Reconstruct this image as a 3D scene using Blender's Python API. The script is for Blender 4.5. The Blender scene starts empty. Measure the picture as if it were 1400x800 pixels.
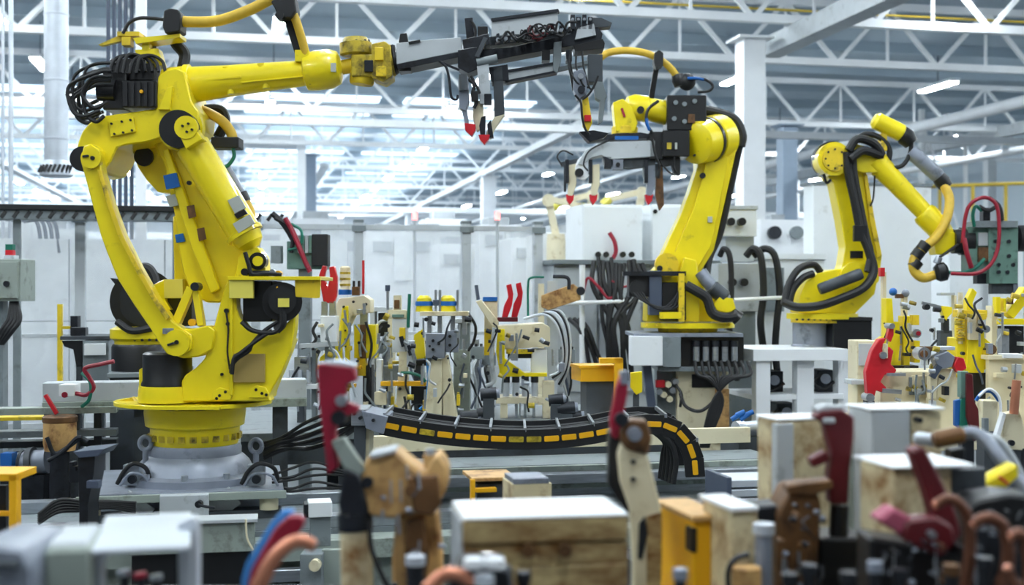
import bpy, bmesh, math, random
from mathutils import Vector, Matrix
# ---------------------------------------------------------------- camera, world, exposure
SC = bpy.context.scene
COL = SC.collection
FPX = 1700.0                      # focal length in pixels of the 1400x800 frame
YAW = math.radians(12.0)          # the camera looks 12 degrees to the right of the hall's long axis
CAM_H = 1.6
F = Vector((math.sin(YAW), math.cos(YAW), 0.0))
R = Vector((math.cos(YAW), -math.sin(YAW), 0.0))
U = Vector((0.0, 0.0, 1.0))
C0 = Vector((0.0, 0.0, CAM_H))
cam_data = bpy.data.cameras.new('camera')
cam_data.sensor_width = 36.0
cam_data.lens = FPX / 1400.0 * 36.0
cam_data.clip_end = 400
cam_data.dof.use_dof = True
cam_data.dof.focus_distance = 6.9
cam_data.dof.aperture_fstop = 2.2
cam = bpy.data.objects.new('camera', cam_data)
COL.objects.link(cam)
cam.location = C0
cam.rotation_euler = (math.pi / 2, 0, -YAW)
SC.camera = cam
SC.view_settings.view_transform = 'Standard'
SC.view_settings.look = 'None'
SC.view_settings.gamma = 1.0
SC.view_settings.use_curve_mapping = False
SC.view_settings.exposure = 0.68
world = bpy.data.worlds.new('hall_daylight')
SC.world = world
world.use_nodes = True
wbg = world.node_tree.nodes['Background']
wbg.inputs[0].default_value = (0.86, 0.95, 1.0, 1)
wbg.inputs[1].default_value = 0.12
LAMP_STRENGTH = 84.0
ROOF_GLOW = 1.7  # emission of the strips added to brighten the far roof

# ---------------------------------------------------------------- materials
def lin(c):
    return tuple(((v / 255.0) / 12.92 if v / 255.0 <= 0.04045 else ((v / 255.0 + 0.055) / 1.055) ** 2.4) for v in c)

def mk(name, rgb, rough=0.5, metal=0.0, var=0.12, scale=6.0, bump=0.0, dirt=None, dirt_amt=0.0, dirt_scale=3.0, coat=0.0, spec=0.5, stretch=None):
    m = bpy.data.materials.new(name)
    m.use_nodes = True
    nt = m.node_tree
    b = nt.nodes['Principled BSDF']
    tc = nt.nodes.new('ShaderNodeTexCoord')
    vec = tc.outputs['Object']
    if stretch:
        mp = nt.nodes.new('ShaderNodeMapping')
        mp.inputs['Scale'].default_value = stretch
        nt.links.new(vec, mp.inputs[0])
        vec = mp.outputs[0]
    nz = nt.nodes.new('ShaderNodeTexNoise')
    nz.inputs['Scale'].default_value = scale
    nz.inputs['Detail'].default_value = 6
    nt.links.new(vec, nz.inputs['Vector'])
    rp = nt.nodes.new('ShaderNodeValToRGB')
    c = lin(rgb)
    rp.color_ramp.elements[0].position = 0.3
    rp.color_ramp.elements[1].position = 0.7
    rp.color_ramp.elements[0].color = (*[v * (1 - var) for v in c], 1)
    rp.color_ramp.elements[1].color = (*[min(1, v * (1 + var * 0.6)) for v in c], 1)
    nt.links.new(nz.outputs['Fac'], rp.inputs[0])
    col = rp.outputs[0]
    if dirt:
        n2 = nt.nodes.new('ShaderNodeTexNoise')
        n2.inputs['Scale'].default_value = dirt_scale
        n2.inputs['Detail'].default_value = 8
        n2.inputs['Roughness'].default_value = 0.65
        nt.links.new(vec, n2.inputs['Vector'])
        r2 = nt.nodes.new('ShaderNodeValToRGB')
        r2.color_ramp.elements[0].position = 0.62 - dirt_amt * 0.3
        r2.color_ramp.elements[1].position = 0.78 - dirt_amt * 0.22
        r2.color_ramp.elements[0].color = (0, 0, 0, 1)
        r2.color_ramp.elements[1].color = (1, 1, 1, 1)
        nt.links.new(n2.outputs['Fac'], r2.inputs[0])
        mx = nt.nodes.new('ShaderNodeMix')
        mx.data_type = 'RGBA'
        nt.links.new(r2.outputs[0], mx.inputs[0])
        nt.links.new(col, mx.inputs[6])
        mx.inputs[7].default_value = (*lin(dirt), 1)
        col = mx.outputs[2]
    nt.links.new(col, b.inputs['Base Color'])
    b.inputs['Roughness'].default_value = rough
    b.inputs['Metallic'].default_value = metal
    b.inputs['Coat Weight'].default_value = coat
    b.inputs['Specular IOR Level'].default_value = spec
    if bump:
        bp = nt.nodes.new('ShaderNodeBump')
        bp.inputs['Strength'].default_value = bump
        bp.inputs['Distance'].default_value = 0.004
        nt.links.new(nz.outputs['Fac'], bp.inputs['Height'])
        nt.links.new(bp.outputs[0], b.inputs['Normal'])
    return m

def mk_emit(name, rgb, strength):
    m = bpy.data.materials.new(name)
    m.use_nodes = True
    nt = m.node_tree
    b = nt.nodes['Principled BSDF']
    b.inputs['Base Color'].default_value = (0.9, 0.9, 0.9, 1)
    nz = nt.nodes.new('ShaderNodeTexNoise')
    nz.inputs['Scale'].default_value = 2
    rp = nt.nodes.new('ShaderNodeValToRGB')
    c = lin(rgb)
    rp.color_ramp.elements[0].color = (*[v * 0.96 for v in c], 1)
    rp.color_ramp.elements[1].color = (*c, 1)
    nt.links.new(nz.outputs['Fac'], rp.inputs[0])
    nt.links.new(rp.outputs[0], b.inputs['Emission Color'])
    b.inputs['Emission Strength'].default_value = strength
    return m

def mk_clear(name, rgb, opac, rough=0.25):
    """milky polycarbonate sheet: mostly see-through with a whitish sheen"""
    m = bpy.data.materials.new(name)
    m.use_nodes = True
    nt = m.node_tree
    nt.nodes.remove(nt.nodes['Principled BSDF'])
    out = nt.nodes['Material Output']
    tr = nt.nodes.new('ShaderNodeBsdfTransparent')
    df = nt.nodes.new('ShaderNodeBsdfDiffuse')
    tl = nt.nodes.new('ShaderNodeBsdfTranslucent')
    gl = nt.nodes.new('ShaderNodeBsdfGlossy')
    for n in (df, tl):
        n.inputs[0].default_value = (*lin(rgb), 1)
    gl.inputs['Roughness'].default_value = rough
    a = nt.nodes.new('ShaderNodeMixShader'); a.inputs[0].default_value = 0.12
    nt.links.new(df.outputs[0], a.inputs[1]); nt.links.new(tl.outputs[0], a.inputs[2])
    g = nt.nodes.new('ShaderNodeMixShader'); g.inputs[0].default_value = 0.2
    nt.links.new(a.outputs[0], g.inputs[1]); nt.links.new(gl.outputs[0], g.inputs[2])
    nz = nt.nodes.new('ShaderNodeTexNoise'); nz.inputs['Scale'].default_value = 1.6; nz.inputs['Detail'].default_value = 4
    tc = nt.nodes.new('ShaderNodeTexCoord'); nt.links.new(tc.outputs['Object'], nz.inputs['Vector'])
    mr = nt.nodes.new('ShaderNodeMapRange')
    mr.inputs['From Min'].default_value = 0.3; mr.inputs['From Max'].default_value = 0.7
    mr.inputs['To Min'].default_value = opac * 0.75; mr.inputs['To Max'].default_value = min(1, opac * 1.25)
    nt.links.new(nz.outputs['Fac'], mr.inputs['Value'])
    f = nt.nodes.new('ShaderNodeMixShader')
    nt.links.new(mr.outputs[0], f.inputs[0])
    nt.links.new(tr.outputs[0], f.inputs[1]); nt.links.new(g.outputs[0], f.inputs[2])
    nt.links.new(f.outputs[0], out.inputs[0])
    return m

MATS = {
 'yellow':  mk('robot_yellow_paint', (242, 219, 20), 0.36, var=0.07, scale=5, dirt=(170, 146, 40), dirt_amt=0.0, dirt_scale=7, coat=0.35),
 'yellow2': mk('worn_yellow_paint', (232, 200, 40), 0.45, var=0.1, scale=9, dirt=(96, 82, 50), dirt_amt=0.3, dirt_scale=12),
 'gold':    mk('oily_yellow_paint', (196, 172, 48), 0.4, var=0.25, scale=18, dirt=(60, 52, 28), dirt_amt=0.5, dirt_scale=16),
 'hoseyel': mk('yellow_hose_jacket', (222, 184, 62), 0.5, var=0.1, scale=25, bump=0.4),
 'orange':  mk('orange_yellow_paint', (240, 178, 16), 0.45, var=0.08),
 'black':   mk('black_enamel', (17, 18, 21), 0.4, var=0.25, scale=14, coat=0.2),
 'rubber':  mk('black_rubber', (22, 23, 26), 0.55, var=0.25, scale=20, bump=0.3),
 'slate':   mk('slate_blue_paint', (72, 82, 100), 0.5, var=0.1),
 'dark':    mk('dark_oily_steel', (48, 51, 57), 0.42, 0.55, var=0.3, scale=10, dirt=(30, 28, 28), dirt_amt=0.3, dirt_scale=8),
 'steel':   mk('brushed_steel', (176, 182, 190), 0.32, 0.8, var=0.15, scale=12, stretch=(1, 1, 8)),
 'zinc':    mk('galvanised_sheet', (214, 221, 230), 0.36, 0.35, var=0.12, scale=5),
 'castgrey':mk('cast_grey_paint', (138, 145, 158), 0.4, 0.2, var=0.18, scale=7, dirt=(70, 74, 82), dirt_amt=0.2, dirt_scale=5),
 'grey':    mk('light_grey_paint', (186, 192, 196), 0.5, var=0.08, scale=5, dirt=(120, 122, 120), dirt_amt=0.12, dirt_scale=6),
 'grey2':   mk('mid_grey_paint', (124, 133, 137), 0.5, var=0.12, scale=6, dirt=(82, 86, 86), dirt_amt=0.25, dirt_scale=6),
 'greyd':   mk('dim_grey_paint', (66, 72, 78), 0.5, var=0.16, scale=7, dirt=(48, 50, 52), dirt_amt=0.3, dirt_scale=6),
 'greygreen': mk('grey_green_panel', (150, 160, 152), 0.5, var=0.1, scale=5, dirt=(92, 96, 84), dirt_amt=0.3, dirt_scale=9),
 'cabinet': mk('cabinet_white_grey', (232, 236, 238), 0.5, var=0.03, scale=3, dirt=(206, 208, 206), dirt_amt=0.05, dirt_scale=5),
 'white':   mk('white_steel_paint', (238, 241, 244), 0.45, var=0.04, scale=3),
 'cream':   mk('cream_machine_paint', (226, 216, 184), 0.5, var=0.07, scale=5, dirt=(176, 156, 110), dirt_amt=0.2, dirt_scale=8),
 'stain':   mk('cream_paint_burnt_with_rust', (224, 210, 170), 0.5, var=0.1, scale=8, dirt=(134, 88, 34), dirt_amt=0.62, dirt_scale=9, bump=0.2),
 'burnt':   mk('cream_paint_scorched_brown', (206, 184, 132), 0.5, var=0.18, scale=7, dirt=(112, 74, 30), dirt_amt=0.8, dirt_scale=5, bump=0.2, stretch=(1, 1, 2.4)),
 'tan':     mk('tan_burnt_casting', (206, 164, 104), 0.5, var=0.2, scale=12, dirt=(112, 66, 28), dirt_amt=0.45, dirt_scale=10, bump=0.3),
 'brown':   mk('rusty_brown_steel', (112, 78, 46), 0.5, 0.2, var=0.35, scale=14, dirt=(44, 32, 24), dirt_amt=0.4, dirt_scale=12),
 'tanplate':mk('kraft_brown_plate', (164, 140, 78), 0.55, var=0.06),
 'red':     mk('red_clamp_paint', (206, 26, 40), 0.42, var=0.12, scale=12, coat=0.2),
 'crimson': mk('crimson_clamp_paint', (152, 22, 50), 0.42, var=0.15, scale=12),
 'maroon':  mk('maroon_clamp_paint', (92, 18, 26), 0.45, var=0.18, scale=14),
 'pink':    mk('worn_pink_paint', (176, 84, 108), 0.5, var=0.15, scale=14),
 'copper':  mk('copper_arm', (214, 142, 112), 0.35, 0.55, var=0.18, scale=10),
 'copperdark': mk('shaded_copper', (112, 72, 54), 0.4, 0.5, var=0.35, scale=14),  # darker copper, shade of the low area put into the colour
 'blue':    mk('blue_plastic', (24, 98, 176), 0.4, var=0.1),
 'skyblue': mk('light_blue_plastic', (70, 150, 226), 0.4, var=0.1),
 'green':   mk('green_hose', (18, 112, 92), 0.45, var=0.15),
 'pcb':     mk('grey_green_transformer_paint', (104, 138, 126), 0.5, var=0.12, scale=9, dirt=(60, 76, 70), dirt_amt=0.25, dirt_scale=14),
 'redhose': mk('red_hose', (150, 22, 46), 0.42, var=0.12),
 'label':   mk('silver_label', (176, 180, 172), 0.5, var=0.06),
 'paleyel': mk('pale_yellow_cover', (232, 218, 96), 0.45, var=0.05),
 'roof':    mk('blue_grey_roof_deck', (176, 192, 204), 0.7, var=0.05, scale=0.6),
 'roofdark':mk('dark_purlin_paint', (112, 122, 138), 0.6, var=0.1),
 'floor':   mk('grey_epoxy_floor', (88, 93, 97), 0.35, var=0.12, scale=1.5, dirt=(80, 82, 84), dirt_amt=0.2, dirt_scale=2),
 'wall':    mk('pale_blue_grey_wall', (204, 216, 224), 0.7, var=0.04, scale=0.5),
 'wallb':   mk('white_wall_sheet', (236, 241, 246), 0.7, var=0.03, scale=0.5),
 'bluecol': mk('blue_grey_column_paint', (150, 166, 184), 0.5, var=0.05),
 'yelline': mk('yellow_pipe_paint', (220, 190, 70), 0.5, var=0.05),
 'lamp':    mk_emit('fluorescent_tube', (240, 250, 255), LAMP_STRENGTH),
 'roofglow': mk_emit('added_roof_glow', (212, 229, 242), ROOF_GLOW),  # added glow that whitens the far roof, no real glazing
 'beacon':  mk_emit('red_beacon_lens', (255, 46, 30), 1.4),
 'clear':   mk_clear('milky_polycarbonate', (240, 246, 252), 0.26),
}

# ---------------------------------------------------------------- geometry helpers
def P(px, py, d):
    """point seen at pixel (px, py) at camera depth d (metres)"""
    return C0 + R * ((px - 700.0) / FPX * d) + U * ((400.0 - py) / FPX * d) + F * d

def spline(pts, n=6):
    if len(pts) < 3:
        return pts
    out = []
    q = [pts[0] * 2 - pts[1]] + pts + [pts[-1] * 2 - pts[-2]]
    for i in range(1, len(q) - 2):
        a, b, c, e = q[i - 1], q[i], q[i + 1], q[i + 2]
        for k in range(n):
            t = k / n
            out.append(0.5 * ((2 * b) + (c - a) * t + (2 * a - 5 * b + 4 * c - e) * t * t + (3 * b - a - 3 * c + e) * t ** 3))
    out.append(pts[-1])
    return out

class MB:
    def __init__(self):
        self.bm = bmesh.new()
    def _bev(self, faces, bev):
        bev = min(bev * 0.5, 0.007)
        if bev > 0:
            ed = list({e for f in faces for e in f.edges})
            bmesh.ops.bevel(self.bm, geom=ed, offset=bev, segments=1, affect='EDGES', clamp_overlap=True)
        return self
    def hull(self, bottom, top, bev=0.0):
        """prism between two matching loops of world points"""
        bm = self.bm
        a = [bm.verts.new(p) for p in bottom]
        b = [bm.verts.new(p) for p in top]
        n = len(a)
        fs = [bm.faces.new(a), bm.faces.new(list(reversed(b)))]
        for i in range(n):
            fs.append(bm.faces.new((a[(i + 1) % n], a[i], b[i], b[(i + 1) % n])))
        bmesh.ops.recalc_face_normals(bm, faces=fs)
        return self._bev(fs, bev)
    def prism(self, pts, d, t, bev=0.004):
        """outline in pixels with its face at depth d, t metres thick"""
        w = [P(p[0], p[1], p[2] if len(p) > 2 else d) for p in pts]
        return self.hull(w, [p + F * t for p in w], bev)
    def rect(self, x0, y0, x1, y1, d, t, bev=0.004):
        return self.prism([(x0, y0), (x1, y0), (x1, y1), (x0, y1)], d, t, bev)
    def rbox(self, px, py, d, w, h, dep, ang=12.0, bev=0.004):
        """box whose front top left corner is at a pixel; w, h in pixels, dep in metres; front turned by ang from the image plane"""
        s = d / FPX
        an = math.radians(ang)
        X = R * math.cos(an) + F * math.sin(an)
        Y = F * math.cos(an) - R * math.sin(an)
        o = P(px, py, d)
        w *= s; h *= s
        top = [o, o + X * w, o + X * w + Y * dep, o + Y * dep]
        return self.hull([p - U * h for p in top], top, bev)
    def wbox(self, x0, x1, y0, y1, z0, z1, bev=0.0):
        top = [Vector((x0, y0, z1)), Vector((x1, y0, z1)), Vector((x1, y1, z1)), Vector((x0, y1, z1))]
        return self.hull([Vector((p.x, p.y, z0)) for p in top], top, bev)
    def wcyl(self, a, b, ra, rb=None, n=18):
        rb = ra if rb is None else rb
        ax = (b - a)
        if ax.length < 1e-6:
            return self
        q = ax.to_track_quat('Z', 'Y')
        bm = self.bm
        va, vb = [], []
        for i in range(n):
            an = 2 * math.pi * i / n
            o = Vector((math.cos(an), math.sin(an), 0))
            va.append(bm.verts.new(a + q @ (o * ra)))
            vb.append(bm.verts.new(b + q @ (o * rb)))
        bm.faces.new(list(reversed(va))); bm.faces.new(vb)
        for i in range(n):
            bm.faces.new((va[i], va[(i + 1) % n], vb[(i + 1) % n], vb[i]))
        return self
    def cyl(self, a, b, ra, rb=None, n=18):
        """cylinder between two (px, py, d); radii in pixels"""
        rb = ra if rb is None else rb
        return self.wcyl(P(*a), P(*b), ra * a[2] / FPX, rb * b[2] / FPX, n)
    def knob(self, px, py, d, r, t=0.02, n=14):
        """short cylinder facing the camera side"""
        c = P(px, py, d)
        return self.wcyl(c, c + F * t, r * d / FPX, None, n)
    def lathe(self, px, d, prof, n=36):
        """upright turned body: prof = [(py, radius px)] from top to bottom"""
        bm = self.bm
        rings = []
        for (py, r) in prof:
            c = P(px, py, d)
            r = r * d / FPX
            rings.append([bm.verts.new(c + Vector((math.cos(2 * math.pi * i / n) * r, math.sin(2 * math.pi * i / n) * r, 0))) for i in range(n)])
        fs = [bm.faces.new(rings[0]), bm.faces.new(list(reversed(rings[-1])))]
        for a, b in zip(rings, rings[1:]):
            for i in range(n):
                fs.append(bm.faces.new((a[i], b[i], b[(i + 1) % n], a[(i + 1) % n])))
        bmesh.ops.recalc_face_normals(bm, faces=fs)
        return self
    def turned(self, a, b, prof, n=28):
        """turned body along a->b: prof = [(fraction, radius px)]"""
        A, B = P(*a), P(*b)
        q = (B - A).to_track_quat('Z', 'Y')
        bm = self.bm
        rings = []
        for (t, r) in prof:
            c = A.lerp(B, t)
            rr = r * (a[2] + (b[2] - a[2]) * t) / FPX
            rings.append([bm.verts.new(c + q @ Vector((math.cos(2 * math.pi * i / n) * rr, math.sin(2 * math.pi * i / n) * rr, 0))) for i in range(n)])
        fs = [bm.faces.new(rings[0]), bm.faces.new(list(reversed(rings[-1])))]
        for a_, b_ in zip(rings, rings[1:]):
            for i in range(n):
                fs.append(bm.faces.new((a_[i], b_[i], b_[(i + 1) % n], a_[(i + 1) % n])))
        bmesh.ops.recalc_face_normals(bm, faces=fs)
        return self
    def sph(self, px, py, d, r, sx=1, sy=1, sz=1):
        c = P(px, py, d)
        rr = r * d / FPX
        g = bmesh.ops.create_uvsphere(self.bm, u_segments=18, v_segments=12, radius=rr)
        for v in g['verts']:
            v.co = c + Vector((v.co.x * sx, v.co.y * sy, v.co.z * sz))
        return self
    def wtube(self, pts, r, n=8, sub=6, rend=None):
        pts = spline([Vector(p) for p in pts], sub)
        bm = self.bm
        rings = []
        tan = (pts[1] - pts[0]).normalized()
        nrm = tan.orthogonal().normalized()
        N = len(pts)
        for i, p in enumerate(pts):
            t = (pts[min(i + 1, N - 1)] - pts[max(i - 1, 0)])
            if t.length < 1e-9:
                t = tan.copy()
            t.normalize()
            nrm = (nrm - t * nrm.dot(t))
            nrm = nrm.normalized() if nrm.length > 1e-6 else t.orthogonal().normalized()
            bn = t.cross(nrm)
            rr = r if rend is None else r + (rend - r) * i / (N - 1)
            rings.append([bm.verts.new(p + (nrm * math.cos(2 * math.pi * k / n) + bn * math.sin(2 * math.pi * k / n)) * rr) for k in range(n)])
        bm.faces.new(list(reversed(rings[0]))); bm.faces.new(rings[-1])
        for a, b in zip(rings, rings[1:]):
            for k in range(n):
                bm.faces.new((a[k], a[(k + 1) % n], b[(k + 1) % n], b[k]))
        return self
    def tube(self, pts, r, n=8, sub=6, rend=None, d=None):
        pp = [(p[0], p[1], p[2] if len(p) > 2 else d) for p in pts]
        dm = sum(p[2] for p in pp) / len(pp)
        return self.wtube([P(*p) for p in pp], r * dm / FPX, n, sub, None if rend is None else rend * dm / FPX)
    def bar(self, a, b, w, t=None, bev=0.002):
        """rectangular bar between two (px, py, d); w, t in pixels"""
        t = w if t is None else t
        A, B = P(*a), P(*b)
        dm = (a[2] + b[2]) / 2
        return self.wbar(A, B, w * dm / FPX, t * dm / FPX, bev)
    def wbar(self, A, B, w, t=None, bev=0.0):
        t = w if t is None else t
        ax = (B - A).normalized()
        side = ax.cross(F)
        if side.length < 0.2:
            side = ax.cross(U)
        side.normalize()
        oth = ax.cross(side).normalized()
        o = [side * w / 2 + oth * t / 2, side * w / 2 - oth * t / 2, -side * w / 2 - oth * t / 2, -side * w / 2 + oth * t / 2]
        return self.hull([A + v for v in o], [B + v for v in o], bev)

def make_mesh(name, bm, mat, origin):
    bmesh.ops.recalc_face_normals(bm, faces=bm.faces[:])
    for v in bm.verts:
        v.co -= origin
    me = bpy.data.meshes.new(name)
    bm.to_mesh(me)
    bm.free()
    for p in me.polygons:
        p.use_smooth = True
    me.set_sharp_from_angle(angle=math.radians(32))
    me.materials.append(MATS[mat])
    return me

def tag(o, label=None, cat=None, group=None, kind=None):
    if label: o['label'] = label
    if cat: o['category'] = cat
    if group: o['group'] = group
    if kind: o['kind'] = kind
    return o

class T:
    """a thing: an Empty at its base that parents its parts (or one mesh when it has a single part)"""
    def __init__(self, name, label=None, cat=None, group=None, kind=None):
        self.a = (name, label, cat, group, kind)
        self.parts = []
    def add(self, name, mat, mb, sub=None, label=None):
        self.parts.append((name, mat, mb.bm, sub, label))
        return len(self.parts) - 1
    def prism(self, name, mat, pts, d, t, bev=0.004, sub=None, label=None):
        return self.add(name, mat, MB().prism(pts, d, t, bev), sub, label)
    def rect(self, name, mat, x0, y0, x1, y1, d, t, bev=0.004, sub=None, label=None):
        return self.add(name, mat, MB().rect(x0, y0, x1, y1, d, t, bev), sub, label)
    def rbox(self, name, mat, px, py, d, w, h, dep, ang=12.0, bev=0.004, sub=None, label=None):
        return self.add(name, mat, MB().rbox(px, py, d, w, h, dep, ang, bev), sub, label)
    def wbox(self, name, mat, x0, x1, y0, y1, z0, z1, bev=0.0, sub=None, label=None):
        return self.add(name, mat, MB().wbox(x0, x1, y0, y1, z0, z1, bev), sub, label)
    def cyl(self, name, mat, a, b, ra, rb=None, n=18, sub=None, label=None):
        return self.add(name, mat, MB().cyl(a, b, ra, rb, n), sub, label)
    def knob(self, name, mat, px, py, d, r, t=0.02, n=14, sub=None, label=None):
        return self.add(name, mat, MB().knob(px, py, d, r, t, n), sub, label)
    def lathe(self, name, mat, px, d, prof, n=36, sub=None, label=None):
        return self.add(name, mat, MB().lathe(px, d, prof, n), sub, label)
    def turned(self, name, mat, a, b, prof, n=28, sub=None, label=None):
        return self.add(name, mat, MB().turned(a, b, prof, n), sub, label)
    def tube(self, name, mat, pts, r, n=8, sub=None, d=None, label=None, rend=None):
        return self.add(name, mat, MB().tube(pts, r, n, 6, rend, d), sub, label)
    def bar(self, name, mat, a, b, w, t=None, bev=0.002, sub=None, label=None):
        return self.add(name, mat, MB().bar(a, b, w, t, bev), sub, label)
    def done(self):
        name, label, cat, group, kind = self.a
        lo = Vector((1e9,) * 3); hi = -lo
        for p in self.parts:
            for v in p[2].verts:
                for k in range(3):
                    lo[k] = min(lo[k], v.co[k]); hi[k] = max(hi[k], v.co[k])
        org = Vector(((lo.x + hi.x) / 2, (lo.y + hi.y) / 2, lo.z))
        if len(self.parts) == 1:
            pn, mat, bm, sub, lb = self.parts[0]
            o = bpy.data.objects.new(name, make_mesh(name, bm, mat, org))
            COL.objects.link(o)
            o.location = org
            return tag(o, label, cat, group, kind)
        root = bpy.data.objects.new(name, None)
        root.empty_display_size = 0.1
        COL.objects.link(root)
        root.location = org
        tag(root, label, cat, group, kind)
        objs = []
        for (pn, mat, bm, sub, lb) in self.parts:
            o = bpy.data.objects.new(pn, make_mesh(pn, bm, mat, org))
            COL.objects.link(o)
            o.parent = root if sub is None else objs[sub]
            if lb: o['label'] = lb
            objs.append(o)
        self.root = root
        return root

def one(name, label, cat, mat, mb, group=None, kind=None):
    t = T(name, label, cat, group, kind)
    t.add(name, mat, mb)
    return t.done()

def structure(name, mat, mb, label=None):
    return one(name, label, None, mat, mb, kind='structure')
# ---------------------------------------------------------------- the hall
structure('floor', 'floor', MB().wbox(-40, 40, -6, 92, -0.2, 0.0), 'grey epoxy factory floor')
XW, YB = 27.0, 90.0
structure('wall_back', 'wallb', MB().wbox(-40, XW, YB, YB + 0.3, 0, 8.6), 'white sheet wall at the far end of the hall')
structure('wall_right', 'wall', MB().wbox(XW, XW + 0.3, 8, YB, 0, 8.6), 'pale blue grey side wall of the hall')
structure('wall_left', 'wall', MB().wbox(-40.3, -40, 8, YB, 0, 8.6))
ceil = T('ceiling', 'blue grey sheet roof deck on purlins', kind='structure')
ceil.wbox('roof_deck', 'roof', -40, 40, -6, 92, 7.75, 7.95)
for k in range(30):
    ceil.wbox('purlin', 'roof', -40, 40, 1 + k * 3.0, 1.12 + k * 3.0, 7.5, 7.76)
ceil.done()
# glowing strips added to whiten and light the far roof bays
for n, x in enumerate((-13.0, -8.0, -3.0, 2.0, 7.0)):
    w = T('glow_strip_%d' % (n + 1), 'glowing white strip added to the far roof', kind='structure')
    w.wbox('pane', 'roofglow', x - 2.1, x + 2.1, 39.0, 88, 7.70, 7.74)
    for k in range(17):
        w.wbox('strip_bar', 'white', x - 2.1, x + 2.1, 39.0 + k * 3.02, 39.08 + k * 3.02, 7.66, 7.72)
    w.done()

# --- roof trusses across the hall: chords, V webs
Z0, Z1 = 6.05, 7.2
PITCH = 2.17
def truss(y, x0, x1, label, mat='white', z0=Z0, z1=Z1, th=0.14, phase=0.0):
    t = T('roof_truss', label, 'truss', 'roof trusses')
    t.wbox('bottom_chord', mat, x0, x1, y - th / 2, y + th / 2, z0, z0 + th)
    t.wbox('top_chord', mat, x0, x1, y - th / 2, y + th / 2, z1, z1 + th)
    n = int((x1 - x0) / PITCH)
    for k in range(n):
        xa = x0 + phase + k * PITCH
        for s in (0, 1):
            a = Vector((xa + s * PITCH / 2, y, z0 + th / 2 if s == 0 else z1 + th / 2))
            b = Vector((xa + (s + 1) * PITCH / 2, y, z1 + th / 2 if s == 0 else z0 + th / 2))
            m = MB(); m.wbar(a, b, 0.085, 0.085)
            t.add('diagonal', mat, m)
        m = MB(); m.wbar(Vector((xa + PITCH / 2, y, z0 + 0.1)), Vector((xa + PITCH / 2, y, z1)), 0.05, 0.05)
        t.add('web_post', mat, m)
    t.done()
for i, (y, ph, lb) in enumerate([
    (19.2, 0.27, 'white lattice roof truss above the thick white column'),
    (22.6, 1.3, 'white lattice roof truss just behind the thick white column'),
    (31.0, 0.2, 'white lattice roof truss above the tall cabinets'),
    (38.0, 1.0, 'white lattice roof truss further back, third behind the column'),
    (45.0, 0.5, 'white lattice roof truss over the slim white column'),
    (53.0, 1.5, 'white lattice roof truss behind the slim white column'),
    (62.0, 0.1, 'white lattice roof truss deep in the hall'),
    (73.0, 0.9, 'white lattice roof truss close to the far wall')]):
    truss(y, -16.0 + 0.0, 26.5, lb, phase=ph)

def girder(x, y0, y1, z, w, h, label, mat='white'):
    one('roof_girder', label, 'girder', mat, MB().wbox(x - w / 2, x + w / 2, y0, y1, z, z + h), group='long roof girders')
girder(8.5, 31, 88, 5.86, 0.26, 0.2, 'white girder running down the hall over the columns')
girder(20.5, 10, 88, 5.9, 0.3, 0.3, 'grey white girder running along the side wall bay', 'grey')

# box duct below the roof on the right
one('air_duct', 'big light grey box duct running down the hall under the roof', 'duct', 'grey', MB().wbox(8.75, 9.1, 6, 20.3, 5.7, 6.02, 0.01))
one('air_duct', 'round white ventilation duct along the right bay', 'duct', 'white', MB().wcyl(Vector((15.5, 12, 5.5)), Vector((15.5, 80, 5.5)), 0.13))
one('air_duct', 'thin white pipe run below the white ventilation duct', 'pipe', 'white', MB().wcyl(Vector((18.0, 12, 5.0)), Vector((18.0, 80, 5.0)), 0.09))
for (x, z, lb) in ((13.2, 5.75, 'white cable tray hung beside the white ventilation duct'), (22.5, 4.3, 'white cable tray along the pale side wall'), (2.4, 5.6, 'white cable tray above the middle of the fence'), (-7.4, 5.5, 'white cable tray above the left of the fence')):
    t = T('cable_tray', lb, 'cable tray')
    t.wbox('tray', 'white', x - 0.14, x + 0.14, 40, 84, z, z + 0.12)
    for k in range(7):
        t.wbox('hanger', 'white', x - 0.02, x + 0.02, 41.5 + k * 6.8, 41.54 + k * 6.8, z + 0.1, 7.76)
    t.done()
one('gas_pipe', 'yellow pipe running across the hall under the roof', 'pipe', 'yelline', MB().wcyl(Vector((-14, 20.6, 6.62)), Vector((27, 20.6, 6.62)), 0.022))
m = MB().wbox(-14, 26, 27.0, 27.22, 5.2, 5.36)
one('crane_rail', 'white rail beam hung across the hall below the trusses', 'rail beam', 'white', m)
m = MB().wbox(-14, 26, 48.0, 48.3, 4.7, 4.92)
one('crane_rail', 'white rail beam hung low across the far bays', 'rail beam', 'white', m)
m = MB().wbox(-14, 26, 58.0, 58.3, 4.0, 4.3)
one('crane_rail', 'wide white rail beam hung lowest in the far bays', 'rail beam', 'white', m)

# columns
def column(x, y, w, zt, label, mat='white'):
    t = T('column', label, 'column')
    t.wbox('shaft', mat, x - w / 2, x + w / 2, y - w / 2, y + w / 2, 0, zt, 0.01)
    t.wbox('base_plate', mat, x - w, x + w, y - w, y + w, 0, 0.05)
    t.wbox('head_plate', mat, x - w * 0.8, x + w * 0.8, y - w * 0.8, y + w * 0.8, zt, zt + 0.04)
    t.done()
column(8.3, 19.7, 0.39, Z0 - 0.2, 'thick square white column behind the middle robot')
column(8.6, 44.6, 0.5, Z0 - 0.25, 'slim square white column far behind the fence posts')
column(8.5, 66.0, 0.5, Z0 - 0.25, 'far white column standing deep in the hall')
pp = P(423, 300, 40); column(pp.x, pp.y, 0.42, Z0 - 0.05, 'blue grey column beside the white portal frame', 'bluecol')
pp = P(1076, 300, 33); column(pp.x, pp.y, 0.42, Z0 - 0.05, 'blue grey column to the right of the thick white column', 'bluecol')
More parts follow.
